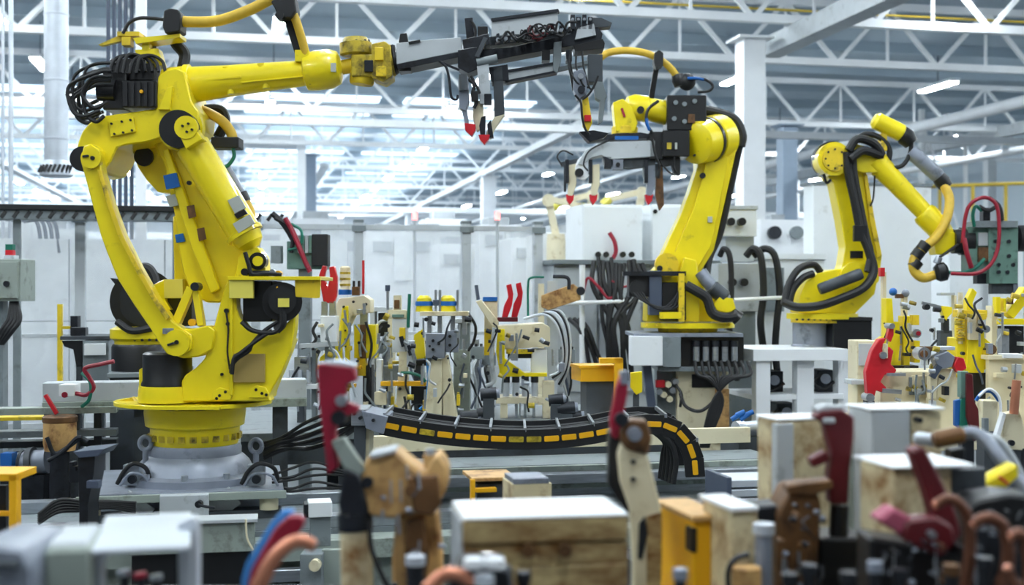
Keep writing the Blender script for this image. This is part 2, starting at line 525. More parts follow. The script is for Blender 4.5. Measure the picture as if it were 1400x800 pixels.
pp = P(1353, 300, 40); column(pp.x, pp.y, 0.3, Z0 - 0.05, 'pale slim column by the side wall', 'white')
pp = P(1180, 300, 44); column(pp.x, pp.y, 0.3, Z0 - 0.05, 'pale slim column behind the right robot arm', 'white')
# white portal frame on the left, seen past the big robot
t = T('portal_frame', 'white square portal frame beside the blue grey column', 'frame')
a, b = P(300, 195, 38), P(412, 195, 38)
for (p, nm) in ((a, 'post'), (b, 'post')):
    t.wbox(nm, 'white', p.x - 0.13, p.x + 0.13, p.y - 0.13, p.y + 0.13, 0, a.z)
t.wbox('crossbeam', 'white', a.x - 0.13, b.x + 0.13, a.y - 0.13 - 0.2, b.y + 0.13 + 1.8, a.z, a.z + 0.25)
t.done()
# thin hanger posts on the right with stays
t = T('hanger_mast', 'thin white mast with wire stays behind the right robot', 'mast')
a = P(1260, 150, 36)
t.add('mast', 'white', MB().wcyl(Vector((a.x, a.y, 0)), Vector((a.x, a.y, 6.9)), 0.1, n=10))
for dx in (-1.2, 1.2):
    t.add('stay', 'white', MB().wcyl(Vector((a.x, a.y, 6.6)), Vector((a.x + dx, a.y, 3.4)), 0.035, n=6))
t.done()
for px, dd, lb in ((1320, 37, 'thin white standpipe in front of the pale side wall'), (1160, 40, 'thin white standpipe left of the right robot'), (1386, 38, 'thin yellow standpipe at the pale side wall')):
    a = P(px, 200, dd)
    one('standpipe', lb, 'pipe', 'yelline' if 'yellow' in lb else 'white', MB().wcyl(Vector((a.x, a.y, 0)), Vector((a.x, a.y, 6.0 if 'white' in lb else 3.6)), 0.07, n=8))

# guard rail in yellow at the side wall
t = T('guard_rail', 'yellow guard rail along a walkway at the side wall', 'railing')
a, b = P(1240, 256, 34), P(1420, 250, 34)
t.add('rail', 'yelline', MB().wcyl(a, b, 0.05, n=8))
for k in range(5):
    q = a.lerp(b, k / 4)
    t.add('post', 'yelline', MB().wcyl(q, Vector((q.x, q.y, 0)), 0.05, n=8))
t.done()

# lamps: rows of fluorescent fittings down the hall
n = 0
proto = {}
def lamp(x, y, z, row):
    root = bpy.data.objects.new('ceiling_light', None)
    COL.objects.link(root)
    root.location = (x, y, z)
    if not proto:
        proto['h'] = make_mesh('housing', MB().wbox(-0.13, 0.13, -0.8, 0.8, 0.04, 0.12, 0.01).bm, 'white', Vector())
        proto['t'] = make_mesh('tube', MB().wbox(-0.1, 0.1, -0.76, 0.76, 0.0, 0.045, 0.01).bm, 'lamp', Vector())
        proto['w'] = make_mesh('hanger', MB().wbox(-0.012, 0.012, -0.012, 0.012, 0.1, 1.0).bm, 'roofdark', Vector())
    for k, v in (('housing', 'h'), ('tube', 't'), ('hanger', 'w')):
        o = bpy.data.objects.new(k, proto[v]); COL.objects.link(o); o.parent = root
    tag(root, row, 'ceiling light', 'rows of ceiling lights')
ROWS = [(-9.5, 'fluorescent fitting in the row above the left silvery duct'), (-4.6, 'fluorescent fitting in the row above the big robot'),
        (0.6, 'fluorescent fitting in the row over the middle of the fence'), (5.6, 'fluorescent fitting in the row beside the thick white column'),
        (11.6, 'fluorescent fitting in the row beside the big box duct'), (17.0, 'fluorescent fitting in the row by the white ventilation duct'), (23.0, 'fluorescent fitting in the row along the side wall')]
for (x, lb) in ROWS:
    y = -0.6
    while y < 86:
        lamp(x, y, 6.75 - (0.5 if y > 40 else 0), lb)
        y += (4.2 if y < 24 else 5.2) if x < 9 else (9.5 if y > 5 else 5.0)

# silvery vertical air duct with a slotted outlet, hung from the roof at the left
t = T('air_outlet_duct', 'shiny round zinc air duct hanging down with a slotted outlet', 'duct')
t.lathe('pipe', 'zinc', 77, 14.5, [(-330, 16), (222, 16)], 28)
t.lathe('outlet', 'zinc', 77, 14.5, [(220, 17), (226, 21), (240, 22), (242, 18)], 28)
for k in range(9):
    m = MB()
    an = -2.6 + k * 0.26
    c = P(77, 232, 14.5); r = 22.4 * 14.5 / FPX
    q = c + Vector((math.cos(an) * r, math.sin(an) * r, 0))
    m.wbar(q - U * 0.045 - Vector((0.02, 0, 0)), q + U * 0.045 + Vector((0.02, 0, 0)), 0.03, 0.012)
    t.add('slot', 'black', m)
for py in (20, 110, 190):
    t.lathe('seam', 'zinc', 77, 14.5, [(py - 1.5, 16), (py - 1, 16.8), (py + 1, 16.8), (py + 1.5, 16)], 28)
t.done()
# bundle of upright service pipes
for k, px in enumerate((148, 156, 164, 172, 180)):
    d = 13.5
    a, b = P(px, 700, d), P(px, -150, d)
    a.z = 0
    one('service_pipe', 'dark upright service pipe in the row beside the zinc duct', 'pipe', 'slate', MB().wcyl(a, b, 0.021, n=10), group='dark service pipes')
a = P(193, 0, 13.5)
one('service_post', 'white square post beside the dark service pipes', 'post', 'white', MB().wbox(a.x - 0.055, a.x + 0.055, a.y - 0.055, a.y + 0.055, 0, 5.2))
for px, lb in ((15, 'thin steel conduit left of the zinc duct'), (4, 'thinner steel conduit at the far left')):
    a = P(px, 0, 13.0)
    one('conduit', lb, 'pipe', 'zinc', MB().wcyl(Vector((a.x, a.y, 0)), Vector((a.x, a.y, 6.2)), 0.025 if px == 15 else 0.016, n=10))
# ---------------------------------------------------------------- the big robot at the left
D = 6.3
t = T('industrial_robot', 'big yellow welding robot on a round grey pedestal, parallel link and counterbalance cylinder', 'robot arm')
# pedestal and rotating base
i = t.lathe('pedestal', 'castgrey', 267, D, [(606, 60), (611, 62), (620, 62), (623, 66), (630, 73), (638, 77), (643, 80), (646, 94), (655, 95)], 48)
for k in range(10):
    an = 2 * math.pi * k / 10 + 0.2
    c = P(267, 646, D) + Vector((math.cos(an) * 0.325, math.sin(an) * 0.325, 0))
    t.add('bolt', 'steel', MB().wcyl(c, c + U * 0.03, 0.016, n=6), sub=i)
t.lathe('base_ring', 'yellow', 267, D, [(556, 67), (562, 68), (580, 66), (583, 60), (604, 58), (608, 55)], 48)
for k in range(24):
    an = 2 * math.pi * k / 24
    c = P(267, 596, D) + Vector((math.cos(an) * 0.215, math.sin(an) * 0.215, 0))
    t.add('gear_lug', 'gold', MB().wbar(c - U * 0.012, c + U * 0.018, 0.03, 0.03))
# turntable plate
w = []
c = P(267, 552, D)
for k in range(28):
    an = 2 * math.pi * k / 28
    w.append(c + R * math.cos(an) * (0.385 if math.cos(an) > 0 else 0.40) + F * math.sin(an) * 0.36)
t.add('turntable_plate', 'yellow', MB().hull(w, [p + U * 0.02 for p in w], 0.004))
t.rect('plate_lip', 'yellow', 280, 555, 300, 561, 5.97, 0.06)
t.prism('index_pointer', 'yellow2', [(158, 549), (180, 543), (184, 549), (162, 555)], 6.22, 0.05)
# waist casting : front cheek, rear cheek, bridge
body = [(249, 549), (248, 522), (253, 513), (268, 503), (280, 490), (287, 470), (293, 445), (300, 418), (309, 388), (316, 378), (323, 384), (323, 420), (328, 436), (338, 448), (352, 456), (368, 459), (380, 452), (392, 442), (404, 428), (403, 448), (398, 478), (384, 512), (367, 541), (371, 549)]
t.prism('waist_casting', 'yellow', body, 6.02, 0.10, 0.012)
t.prism('waist_casting', 'yellow', body, 6.34, 0.10, 0.012)
t.prism('waist_bridge', 'yellow', [(262, 548), (262, 515), (285, 497), (306, 455), (330, 470), (360, 470), (396, 465), (366, 538), (364, 548)], 6.10, 0.26, 0.01)
t.prism('casting_rib', 'yellow', [(314, 384), (318, 384), (318, 540), (313, 540)], 6.005, 0.02, 0.004)
t.rect('access_cover', 'tanplate', 319, 484, 362, 523, 6.005, 0.02, label='plain brown cover plate')
for (x, y) in ((300, 541), (308, 536), (350, 533), (358, 538), (303, 512), (296, 545), (364, 540)):
    t.knob('bolt', 'black', x, y, 6.008, 2.2, 0.015, 8)
for (x, y) in ((303, 538), (354, 535)):
    t.prism('boss', 'yellow', [(x - 14, y + 9), (x - 12, y - 3), (x - 3, y - 8), (x + 9, y - 5), (x + 14, y + 4), (x + 12, y + 9)], 6.01, 0.02, 0.005)
# axis one motor
t.lathe('motor', 'black', 229, 6.12, [(481, 29), (484, 33), (520, 33), (524, 35), (529, 35)], 32)
t.lathe('motor_seat', 'yellow', 229, 6.12, [(527, 38), (535, 39), (549, 39)], 32)
t.prism('seat_fin', 'yellow', [(190, 506), (194, 503), (197, 516), (197, 548), (190, 548)], 6.1, 0.05)
# shelf above the second motor with flap
t.prism('shelf_plate', 'yellow', [(311, 378), (438, 378), (438, 383), (311, 383)], 5.98, 0.42, 0.003)
t.prism('shelf_flap', 'yellow2', [(403, 383), (438, 383), (437, 407), (432, 408), (404, 406)], 6.0, 0.02, 0.002)
t.rect('shelf_cover', 'paleyel', 313, 381, 346, 408, 5.99, 0.03)
# second motor
t.rect('motor', 'black', 332, 384, 372, 440, 6.06, 0.28, 0.01)
i = t.cyl('motor', 'black', (386, 413, 5.99), (386, 413, 6.3), 27, n=28)
t.cyl('motor_cap', 'rubber', (386, 411, 5.965), (386, 411, 6.0), 19, n=24, sub=i)
t.rect('motor_label', 'paleyel', 380, 408, 395, 420, 5.955, 0.012, 0.001, sub=i)
t.prism('warning_label', 'orange', [(374, 400), (379, 391), (384, 400)], 5.985, 0.006, 0.0, sub=i)
t.tube('connector_hose', 'rubber', [(386, 420), (386, 442), (378, 452)], 6, d=5.98)
t.tube('cable', 'rubber', [(330, 440), (345, 452), (372, 455), (384, 446), (386, 430)], 3.2, d=5.97)
t.tube('cable', 'rubber', [(380, 440), (362, 452), (345, 470), (340, 480), (325, 490), (317, 500), (316, 510)], 2.8, d=5.98)
t.tube('cable', 'rubber', [(372, 452), (352, 465), (330, 482), (320, 490), (317, 512)], 2.8, d=5.97)
t.tube('cable', 'rubber', [(309, 425), (312, 450), (311, 480), (314, 505)], 1.3, d=6.0)
t.knob('cable_clip', 'black', 309, 425, 6.0, 3.2, 0.02)
t.knob('cable_clip', 'black', 311, 443, 6.0, 2.6, 0.02)
# shelf top fittings : valve pivot of the cylinder
t.prism('cylinder_bracket', 'yellow', [(322, 380), (326, 352), (336, 340), (352, 338), (362, 352), (364, 380)], 6.06, 0.12, 0.006)
t.knob('pivot_pin', 'black', 352, 357, 6.03, 12, 0.06, 20)
t.knob('pivot_pin', 'yellow', 352, 357, 6.01, 7, 0.06, 20)
t.tube('cable', 'rubber', [(335, 345), (340, 362), (345, 375), (365, 374), (385, 376)], 3, d=5.99)
t.knob('fitting', 'black', 334, 372, 5.99, 5, 0.05)
t.rect('fitting', 'black', 340, 370, 368, 379, 6.0, 0.06)
t.knob('fitting', 'steel', 372, 372, 5.99, 4, 0.05)
t.knob('fitting', 'orange', 380, 374, 6.0, 4, 0.05)
# lower arm
arm = [(203, 184), (226, 176), (262, 176), (275, 205), (300, 262), (333, 330), (331, 352), (323, 378), (318, 398), (300, 414), (283, 414), (262, 402), (250, 372), (244, 340), (240, 300), (232, 262), (224, 222)]
t.prism('lower_arm', 'yellow', arm, 6.17, 0.2, 0.014)
t.prism('arm_ridge', 'yellow', [(222, 205), (230, 203), (250, 258), (276, 330), (300, 395), (288, 402), (262, 340), (240, 268)], 6.13, 0.06, 0.01)
t.prism('arm_rear_shell', 'yellow', [(181, 206), (184, 198), (193, 195), (224, 205), (238, 250), (234, 264), (216, 263), (200, 246), (188, 228)], 6.28, 0.14, 0.012)
t.prism('arm_rear_shell', 'yellow', [(236, 296), (252, 290), (262, 400), (240, 398), (238, 380)], 6.25, 0.12, 0.01)
t.knob('rear_pivot', 'black', 196, 214, 6.26, 13, 0.04, 24)
t.prism('plate', 'blue', [(223, 240), (241, 236), (246, 255), (227, 259)], 6.115, 0.02, 0.001, label='plain blue label plate')
t.prism('plate', 'blue', [(239, 321), (250, 319), (253, 330), (241, 332)], 6.16, 0.015, 0.001, label='plain blue label plate')
t.prism('plate', 'label', [(226, 268), (240, 265), (246, 280), (232, 283)], 6.15, 0.02, 0.001)
for (x, y) in ((261, 290), (275, 321)):
    t.prism('rust_patch', 'brown', [(x - 6, y - 8), (x + 4, y - 10), (x + 7, y + 6), (x - 3, y + 9)], 6.122, 0.006, 0.0)
t.knob('arm_lug', 'black', 258, 250, 6.12, 3, 0.02)
# counterbalance cylinder
A, B = (262, 197, 6.09), (336, 322, 6.09)
i = t.turned('counterbalance_cylinder', 'yellow', A, B, [(0, 20), (0.02, 23.5), (0.95, 23.5), (0.96, 26), (1.0, 26)], 36)
t.turned('cylinder_foot', 'yellow', B, (346, 340, 6.09), [(0, 22), (0.6, 19), (1, 10)], 28)
t.prism('rod_clevis', 'yellow', [(243, 180), (245, 168), (253, 163), (262, 166), (268, 178), (277, 190), (254, 204)], 5.96, 0.12, 0.008)
for (x, y) in ((249, 172), (257, 169), (255, 180), (262, 177)):
    t.knob('bolt', 'black', x, y, 5.945, 1.8, 0.02, 8)
t.knob('clevis_cap', 'yellow', 254, 174, 5.955, 16, 0.03, 22)
t.knob('elbow_bearing', 'black', 243, 176, 6.0, 26, 0.07, 32)
t.prism('plate', 'label', [(311, 274), (326, 267), (336, 284), (321, 292)], 5.995, 0.02, 0.001, sub=None)
t.prism('plate', 'label', [(318, 306), (341, 293), (348, 305), (326, 319)], 5.995, 0.02, 0.001)
t.prism('plate', 'black', [(320, 293), (334, 286), (338, 292), (324, 299)], 5.99, 0.02, 0.001)
# parallel link bar
link = [(110, 220), (114, 200), (124, 196), (136, 205), (138, 232), (152, 278), (167, 320), (190, 366), (214, 408), (236, 440), (262, 458), (262, 478), (246, 488), (228, 484), (218, 470), (206, 450), (184, 418), (161, 382), (148, 350), (138, 323), (125, 275), (115, 238)]
t.prism('link_bar', 'yellow', link, 5.98, 0.09, 0.01)
t.prism('link_flange', 'yellow2', [(133, 232), (138, 232), (152, 278), (167, 320), (190, 366), (214, 408), (232, 434), (227, 438), (208, 410), (184, 368), (161, 322), (146, 280)], 5.955, 0.04, 0.004)
t.knob('link_pin_cap', 'yellow', 124, 216, 5.955, 14, 0.05, 24)
t.knob('link_pin', 'black', 126, 216, 5.945, 3, 0.03, 10)
t.knob('link_bearing', 'black', 112, 217, 6.02, 17, 0.12, 24)
t.knob('link_pin_cap', 'yellow', 241, 469, 5.955, 18, 0.05, 28)
t.knob('link_pin', 'black', 241, 468, 5.945, 3, 0.03, 10)
t.bar('key', 'dark', (229, 472, 5.95), (238, 469, 5.95), 3, 3)
t.bar('key', 'dark', (113, 214, 5.95), (121, 213, 5.95), 3, 3)
t.rect('grease_block', 'castgrey', 222, 449, 236, 457, 5.96, 0.03)
# drive crank from the waist to the link bar
t.prism('drive_crank', 'yellow', [(224, 462), (238, 448), (262, 450), (285, 445), (294, 452), (290, 478), (272, 488), (250, 490), (232, 484)], 6.0, 0.12, 0.012)
t.bar('crank_strut', 'yellow', (238, 450, 6.06), (262, 394, 6.08), 11, 16, 0.004)
t.bar('crank_strut', 'yellow', (276, 446, 6.06), (268, 396, 6.08), 9, 14, 0.004)
t.knob('strut_pin', 'dark', 266, 392, 6.02, 6, 0.08)
t.rect('crank_motor_cover', 'paleyel', 224, 382, 250, 408, 6.2, 0.05)
t.prism('crank_motor_cover', 'yellow', [(205, 392), (224, 382), (226, 412), (234, 424), (216, 420)], 6.2, 0.12, 0.006)
t.rect('crank_motor', 'black', 224, 408, 262, 446, 6.24, 0.16, 0.008)
t.knob('lamp_lens', 'orange', 262, 441, 6.02, 5, 0.03)
# elbow casting
elbow = [(104, 212), (106, 196), (112, 180), (122, 168), (138, 159), (176, 154), (212, 149), (216, 104), (226, 96), (240, 92), (252, 98), (262, 140), (272, 152), (270, 176), (256, 186), (228, 186), (198, 195), (172, 198), (160, 202), (152, 220), (142, 234), (124, 238), (110, 230)]
t.prism('elbow_casting', 'yellow', elbow, 6.06, 0.34, 0.016)
t.prism('elbow_cover', 'yellow', [(148, 166), (182, 160), (185, 180), (151, 187)], 6.045, 0.03, 0.003)
for (x, y) in ((152, 169), (178, 164), (180, 178), (156, 183), (166, 166), (168, 181)):
    t.knob('bolt', 'dark', x, y, 6.036, 1.6, 0.012, 8)
t.knob('elbow_rim', 'yellow', 246, 175, 6.07, 31, 0.05, 32)
t.prism('elbow_rib', 'yellow', [(216, 150), (228, 120), (236, 118), (232, 150)], 6.04, 0.04, 0.005)
# motors at the back of the elbow
i = t.rect('motor', 'black', 166, 110, 214, 147, 6.04, 0.17, 0.01)
for k in range(5):
    t.rect('motor_rib', 'rubber', 170 + k * 9, 112, 174 + k * 9, 145, 6.03, 0.02, 0.001, sub=i)
t.knob('motor_stud', 'orange', 193, 125, 6.025, 2.5, 0.02, sub=i)
t.rect('motor', 'black', 140, 98, 172, 150, 6.08, 0.24, 0.012)
t.rect('motor', 'black', 150, 80, 198, 112, 6.2, 0.2, 0.012)
t.rect('motor', 'rubber', 176, 86, 210, 110, 6.1, 0.12, 0.01)
t.cyl('motor', 'black', (136, 122, 6.1), (160, 124, 6.1), 16, n=20)
t.rect('motor_label', 'orange', 146, 124, 153, 134, 6.075, 0.01, 0.001)
rnd = random.Random(5)
for k in range(12):
    y0 = 92 + rnd.random() * 30
    y1 = 140 + rnd.random() * 26
    dd = 6.0 + rnd.random() * 0.3
    xo = 94 + rnd.random() * 22
    t.tube('motor_cable', 'rubber', [(150 + rnd.random() * 14, y0 - 6, dd), (124 + rnd.random() * 12, y0 - 4, dd), (xo, y0 + 14, dd), (xo + 2, y1 - 8, dd), (xo + 16, y1 + 4, dd), (134 + rnd.random() * 14, y1 - 4, dd)], 1.8 + rnd.random())
for k in range(5):
    x0 = 150 + k * 9
    t.tube('motor_cable', 'rubber', [(x0, 100, 6.05), (x0 + 6, 82 - k % 3 * 3, 6.06), (x0 + 22, 76, 6.1), (x0 + 36, 84, 6.1), (x0 + 40, 98, 6.08)], 2.3)
# forearm
t.turned('forearm_root', 'yellow', (226, 120, 6.2), (262, 117, 6.2), [(0, 26), (0.3, 27), (0.75, 27), (0.8, 29), (1, 29)], 32)
t.turned('forearm', 'yellow', (252, 117, 6.2), (426, 99, 6.2), [(0, 25), (0.35, 21.5), (0.94, 17.5), (0.95, 20), (1, 20)], 36)
t.turned('wrist_housing', 'yellow', (416, 99, 6.2), (468, 92, 6.2), [(0, 20), (0.04, 25), (0.3, 27), (0.7, 27), (0.92, 22), (1, 10)], 36)
t.bar('forearm_rib', 'yellow', (258, 112, 6.125), (330, 105, 6.13), 3, 6)
t.bar('forearm_rib', 'yellow', (330, 113, 6.135), (420, 104, 6.14), 2, 5)
for (x, y) in ((309, 95), (357, 90), (316, 125), (364, 117)):
    t.cyl('forearm_stud', 'yellow', (x, y + 4, 6.16), (x - 0.6, y - 3, 6.16), 5, n=12)
for k in range(6):
    an = k * math.pi / 3
    t.knob('bolt', 'dark', 424 + 2 * math.sin(an), 99 + 15 * math.cos(an), 6.12 + 0.02 * abs(math.cos(an)), 1.5, 0.01, 8)
t.rect('plate', 'label', 452, 86, 459, 98, 6.105, 0.02, 0.001)
# wrist
t.cyl('wrist_neck', 'yellow2', (462, 93, 6.2), (486, 89, 6.2), 10, n=20)
i = t.turned('wrist_disc', 'gold', (487, 77, 6.2), (486, 52, 6.2), [(0, 18), (0.1, 22), (0.7, 22), (0.75, 18), (1, 16)], 28)
for k in range(8):
    an = math.pi * k / 4
    t.knob('bolt', 'dark', 487 + 17 * math.cos(an), 55, 6.2 - 0.07 * abs(math.sin(an)), 1.6, 0.02, 6, sub=i)
t.rect('wrist_body', 'gold', 480, 74, 514, 104, 6.13, 0.15, 0.01)
t.turned('wrist_drum', 'yellow2', (494, 116, 6.2), (496, 98, 6.2), [(0, 15), (0.2, 17), (1, 17)], 24)
t.prism('wrist_fork', 'gold', [(508, 60), (526, 56), (534, 62), (536, 104), (524, 112), (508, 106)], 6.12, 0.17, 0.008)
t.rect('wrist_lug', 'yellow2', 512, 64, 524, 82, 6.1, 0.03)
t.rect('wrist_lug', 'yellow2', 514, 90, 528, 104, 6.1, 0.03)
t.rect('wrist_lug', 'dark', 498, 82, 510, 98, 6.11, 0.03)
t.cyl('tool_flange', 'gold', (532, 83, 6.2), (538, 82, 6.2), 22, n=28)
# hose carrier on top of the elbow
t.rect('carrier_plate', 'yellow2', 160, 43, 190, 49, 6.12, 0.12, 0.002)
t.prism('carrier_plate', 'yellow', [(182, 52), (246, 46), (246, 51), (186, 60)], 6.1, 0.12, 0.002)
t.prism('carrier_arm', 'yellow2', [(134, 61), (168, 46), (176, 52), (166, 56), (138, 63)], 6.14, 0.03, 0.002)
t.rect('carrier_post', 'yellow', 194, 58, 204, 70, 6.12, 0.06)
t.prism('carrier_bracket', 'yellow', [(184, 68), (216, 66), (222, 88), (212, 92), (200, 86), (200, 78), (186, 74)], 6.12, 0.08, 0.003)
t.rect('carrier_bracket', 'yellow2', 166, 50, 178, 62, 6.12, 0.06)
t.rect('carrier_column', 'castgrey', 204, 56, 214, 92, 6.2, 0.05)
t.prism('hose_clamp', 'rubber', [(224, 14), (232, 11), (244, 13), (247, 20), (246, 42), (226, 46), (222, 36)], 6.08, 0.12, 0.01)
t.tube('dress_hose', 'hoseyel', [(236, 28, 6.14), (262, 30, 6.14), (300, 28, 6.14), (340, 14, 6.12), (368, 0, 6.1), (392, -12, 6.1)], 7.5, 12)
t.prism('hose_clamp', 'rubber', [(370, 2), (384, -8), (402, -6), (405, 14), (398, 24), (380, 24), (376, 12)], 6.05, 0.12, 0.01)
t.knob('clamp_lever', 'black', 382, 21, 6.03, 6, 0.06)
t.tube('dress_hose', 'hoseyel', [(396, 10, 6.1), (404, 26, 6.1), (411, 48, 6.12), (418, 74, 6.15)], 6, 12)
t.bar('hose_post', 'rubber', (392, 18, 6.14), (409, 72, 6.16), 11, 12)
t.rect('hose_post_foot', 'yellow', 403, 68, 422, 84, 6.13, 0.1)
t.tube('cable', 'rubber', [(168, 46, 6.12), (176, 32, 6.12), (190, 25, 6.12), (208, 25, 6.12), (226, 27, 6.12)], 2.4)
t.tube('dress_hose', 'rubber', [(235, 40, 6.22), (240, 58, 6.24), (252, 74, 6.24), (250, 92, 6.22)], 8)
t.tube('dress_hose', 'hoseyel', [(262, 146, 6.3), (284, 154, 6.28), (304, 166, 6.26), (316, 182, 6.26), (318, 194, 6.26)], 7, 12)
t.rect('hose_clamp', 'rubber', 288, 187, 326, 202, 6.2, 0.12, 0.01)
t.tube('cable', 'green', [(318, 200, 6.22), (320, 214, 6.22), (312, 226, 6.22), (304, 230, 6.22)], 2.6)
t.cyl('dress_hose', 'castgrey', (308, 226, 6.24), (332, 268, 6.24), 6, n=12)
t.cyl('hose_end', 'black', (330, 264, 6.24), (336, 276, 6.24), 8, n=12)
t.tube('dress_hose', 'hoseyel', [(334, 272, 6.24), (342, 288, 6.24), (344, 304, 6.22), (340, 318, 6.2)], 6, 12)
t.tube('cable', 'rubber', [(276, 150, 6.34), (300, 150, 6.36), (308, 166, 6.36), (298, 188, 6.34)], 7)
t.done()

# ---------------------------------------------------------------- the long gripper on the big robot
t = T('gripper_tool', 'long grey and black gripper frame with red tipped clamps on the big robot', 'gripper')
D = 6.2
t.turned('adapter_ring', 'black', (536, 82, D), (543, 81, D), [(0, 19), (0.5, 21), (1, 19)], 28)
i = t.prism('adapter_beam', 'grey', [(542, 59), (590, 54), (630, 51), (632, 70), (542, 88)], 6.13, 0.14, 0.004)
t.prism('adapter_rail', 'dark', [(542, 88), (632, 70), (632, 77), (566, 91), (544, 95)], 6.12, 0.16, 0.003)
t.prism('valve', 'black', [(545, 58), (547, 46), (556, 45), (558, 57)], 6.15, 0.06)
t.prism('valve', 'black', [(558, 57), (574, 54), (575, 57), (559, 60)], 6.12, 0.06, 0.001)
t.rect('valve', 'black', 546, 90, 562, 97, 6.14, 0.08)
t.prism('main_beam', 'dark', [(632, 70), (700, 64), (818, 38), (824, 46), (822, 56), (760, 66), (676, 82), (634, 84)], 6.14, 0.14, 0.004)
t.prism('upper_beam', 'greyd', [(632, 58), (672, 50), (764, 42), (812, 30), (814, 38), (760, 52), (672, 62), (634, 68)], 6.2, 0.1, 0.003)
t.prism('top_panel', 'grey', [(672, 27), (716, 22), (762, 14), (764, 44), (720, 46), (672, 50)], 6.13, 0.02, 0.002)
t.prism('panel_edge', 'dark', [(671, 25), (763, 12), (765, 16), (673, 29)], 6.12, 0.05, 0.001)
t.prism('end_panel', 'grey', [(790, 38), (812, 32), (815, 48), (786, 54)], 6.12, 0.02, 0.002)
t.prism('end_beam', 'black', [(784, 62), (824, 53), (827, 59), (826, 66), (786, 70)], 6.12, 0.14, 0.003)
# upright post with cable at the left of the frame
t.bar('post', 'dark', (641, 26, 6.2), (644, 60, 6.2), 11, 14)
t.tube('cable', 'rubber', [(644, 28, 6.15), (650, 40, 6.15), (648, 58, 6.15), (640, 64, 6.15)], 2)
t.prism('manifold', 'dark', [(632, 54), (668, 46), (670, 60), (650, 66), (634, 68)], 6.1, 0.12, 0.003)
t.rect('manifold', 'black', 653, 36, 667, 50, 6.15, 0.1)
t.prism('gearbox', 'dark', [(626, 68), (652, 64), (658, 92), (640, 100), (626, 92)], 6.08, 0.16, 0.006)
t.bar('brace', 'greyd', (652, 78, 6.05), (664, 52, 6.05), 6, 6)
rnd = random.Random(11)
for k in range(9):
    x = 674 + k * 11 + rnd.random() * 6
    q = rnd.random() * 7
    i = t.prism('valve', 'dark', [(x, 58 - k * 1.6), (x + 5 + q * 0.5, 56 - k * 1.6), (x + 6, 49 - q - k * 1.7), (x + 2, 50 - q - k * 1.7)], 6.05 + rnd.random() * 0.06, 0.06, 0.003)
    t.knob('valve_cap', 'steel', x + 4, 54 - k * 1.6, 6.04, 2.6, 0.03, 10, sub=i)
for k in range(16):
    x = 662 + rnd.random() * 96
    y = 58 - (x - 662) * 0.14
    pts = [(x, y + 6 - rnd.random() * 10, 6.05)]
    for j in range(4):
        pts.append((pts[-1][0] + 4 + rnd.random() * 10, y - 16 + rnd.random() * 22 - j, 6.02 + rnd.random() * 0.04))
    t.tube('cable', 'maroon' if k % 6 == 0 else 'rubber', pts, 0.9 + rnd.random() * 0.9)
for k in range(4):
    x = 780 + k * 8
    i = t.rect('valve', 'dark', x, 20 + k % 2 * 3, x + 6, 40, 6.12, 0.06, 0.003)
    t.knob('valve_cap', 'steel', x + 3, 26, 6.1, 2, 0.03, 8, sub=i)
t.prism('nozzle', 'greyd', [(808, 24), (822, 24), (837, 31), (835, 36), (812, 38)], 6.14, 0.08, 0.004)
t.rect('drop_block', 'black', 741, 68, 752, 82, 6.12, 0.1)
t.prism('drop_bracket', 'grey2', [(757, 58), (768, 56), (767, 84), (762, 100), (756, 96)], 6.1, 0.06, 0.003)
# lower rail and panel
t.prism('lower_panel', 'grey', [(692, 98), (760, 86), (761, 96), (694, 110)], 6.12, 0.05, 0.003)
t.prism('lower_rail', 'dark', [(668, 92), (694, 88), (696, 110), (672, 112)], 6.1, 0.14, 0.003)
t.prism('lower_rail', 'dark', [(690, 110), (762, 96), (762, 99), (692, 113)], 6.11, 0.08, 0.001)
t.prism('lower_rail', 'dark', [(690, 96), (762, 84), (762, 87), (692, 99)], 6.11, 0.08, 0.001)
t.prism('tail_rail', 'grey2', [(762, 92), (806, 82), (806, 87), (762, 97)], 6.12, 0.05, 0.002)
# first pair of clamps
t.cyl('cross_tube', 'grey2', (652, 86, 6.06), (680, 80, 6.06), 6, n=14)
t.prism('clamp_arm', 'grey', [(652, 90), (668, 86), (671, 138), (668, 142), (656, 142)], 6.05, 0.05, 0.004)
t.rect('clamp_shoe', 'dark', 662, 128, 672, 142, 6.04, 0.06)
t.prism('side_plate', 'greyd', [(674, 92), (687, 90), (690, 156), (676, 160)], 6.1, 0.1, 0.004)
t.prism('side_plate', 'cream', [(690, 156), (676, 160), (664, 182), (671, 190), (676, 176)], 6.1, 0.06, 0.004)
i = t.prism('clamp_body', 'castgrey', [(626, 106), (632, 101), (640, 104), (641, 140), (636, 152), (628, 148)], 6.03, 0.08, 0.006)
t.cyl('clamp_cylinder', 'greyd', (633, 102, 6.02), (634, 124, 6.02), 6, n=14, sub=i)
t.prism('clamp_finger', 'castgrey', [(630, 146), (638, 146), (641, 168), (636, 170)], 6.04, 0.05, 0.004)
t.prism('clamp_tip', 'red', [(635, 168), (650, 170), (650, 178), (645, 186), (636, 178)], 6.03, 0.06, 0.004, label='red clamp tip')
t.prism('clamp_finger', 'cream', [(648, 140), (660, 136), (662, 172), (652, 180), (646, 160)], 6.07, 0.05, 0.004)
t.prism('clamp_finger', 'dark', [(655, 172), (658, 160), (664, 158), (663, 186), (657, 186)], 6.05, 0.05, 0.003)
t.prism('clamp_finger', 'dark', [(666, 170), (671, 164), (675, 188), (668, 188)], 6.05, 0.05, 0.003)
t.prism('clamp_tip', 'red', [(654, 184), (670, 184), (668, 191), (662, 197), (656, 191)], 6.04, 0.06, 0.004, label='red clamp tip')
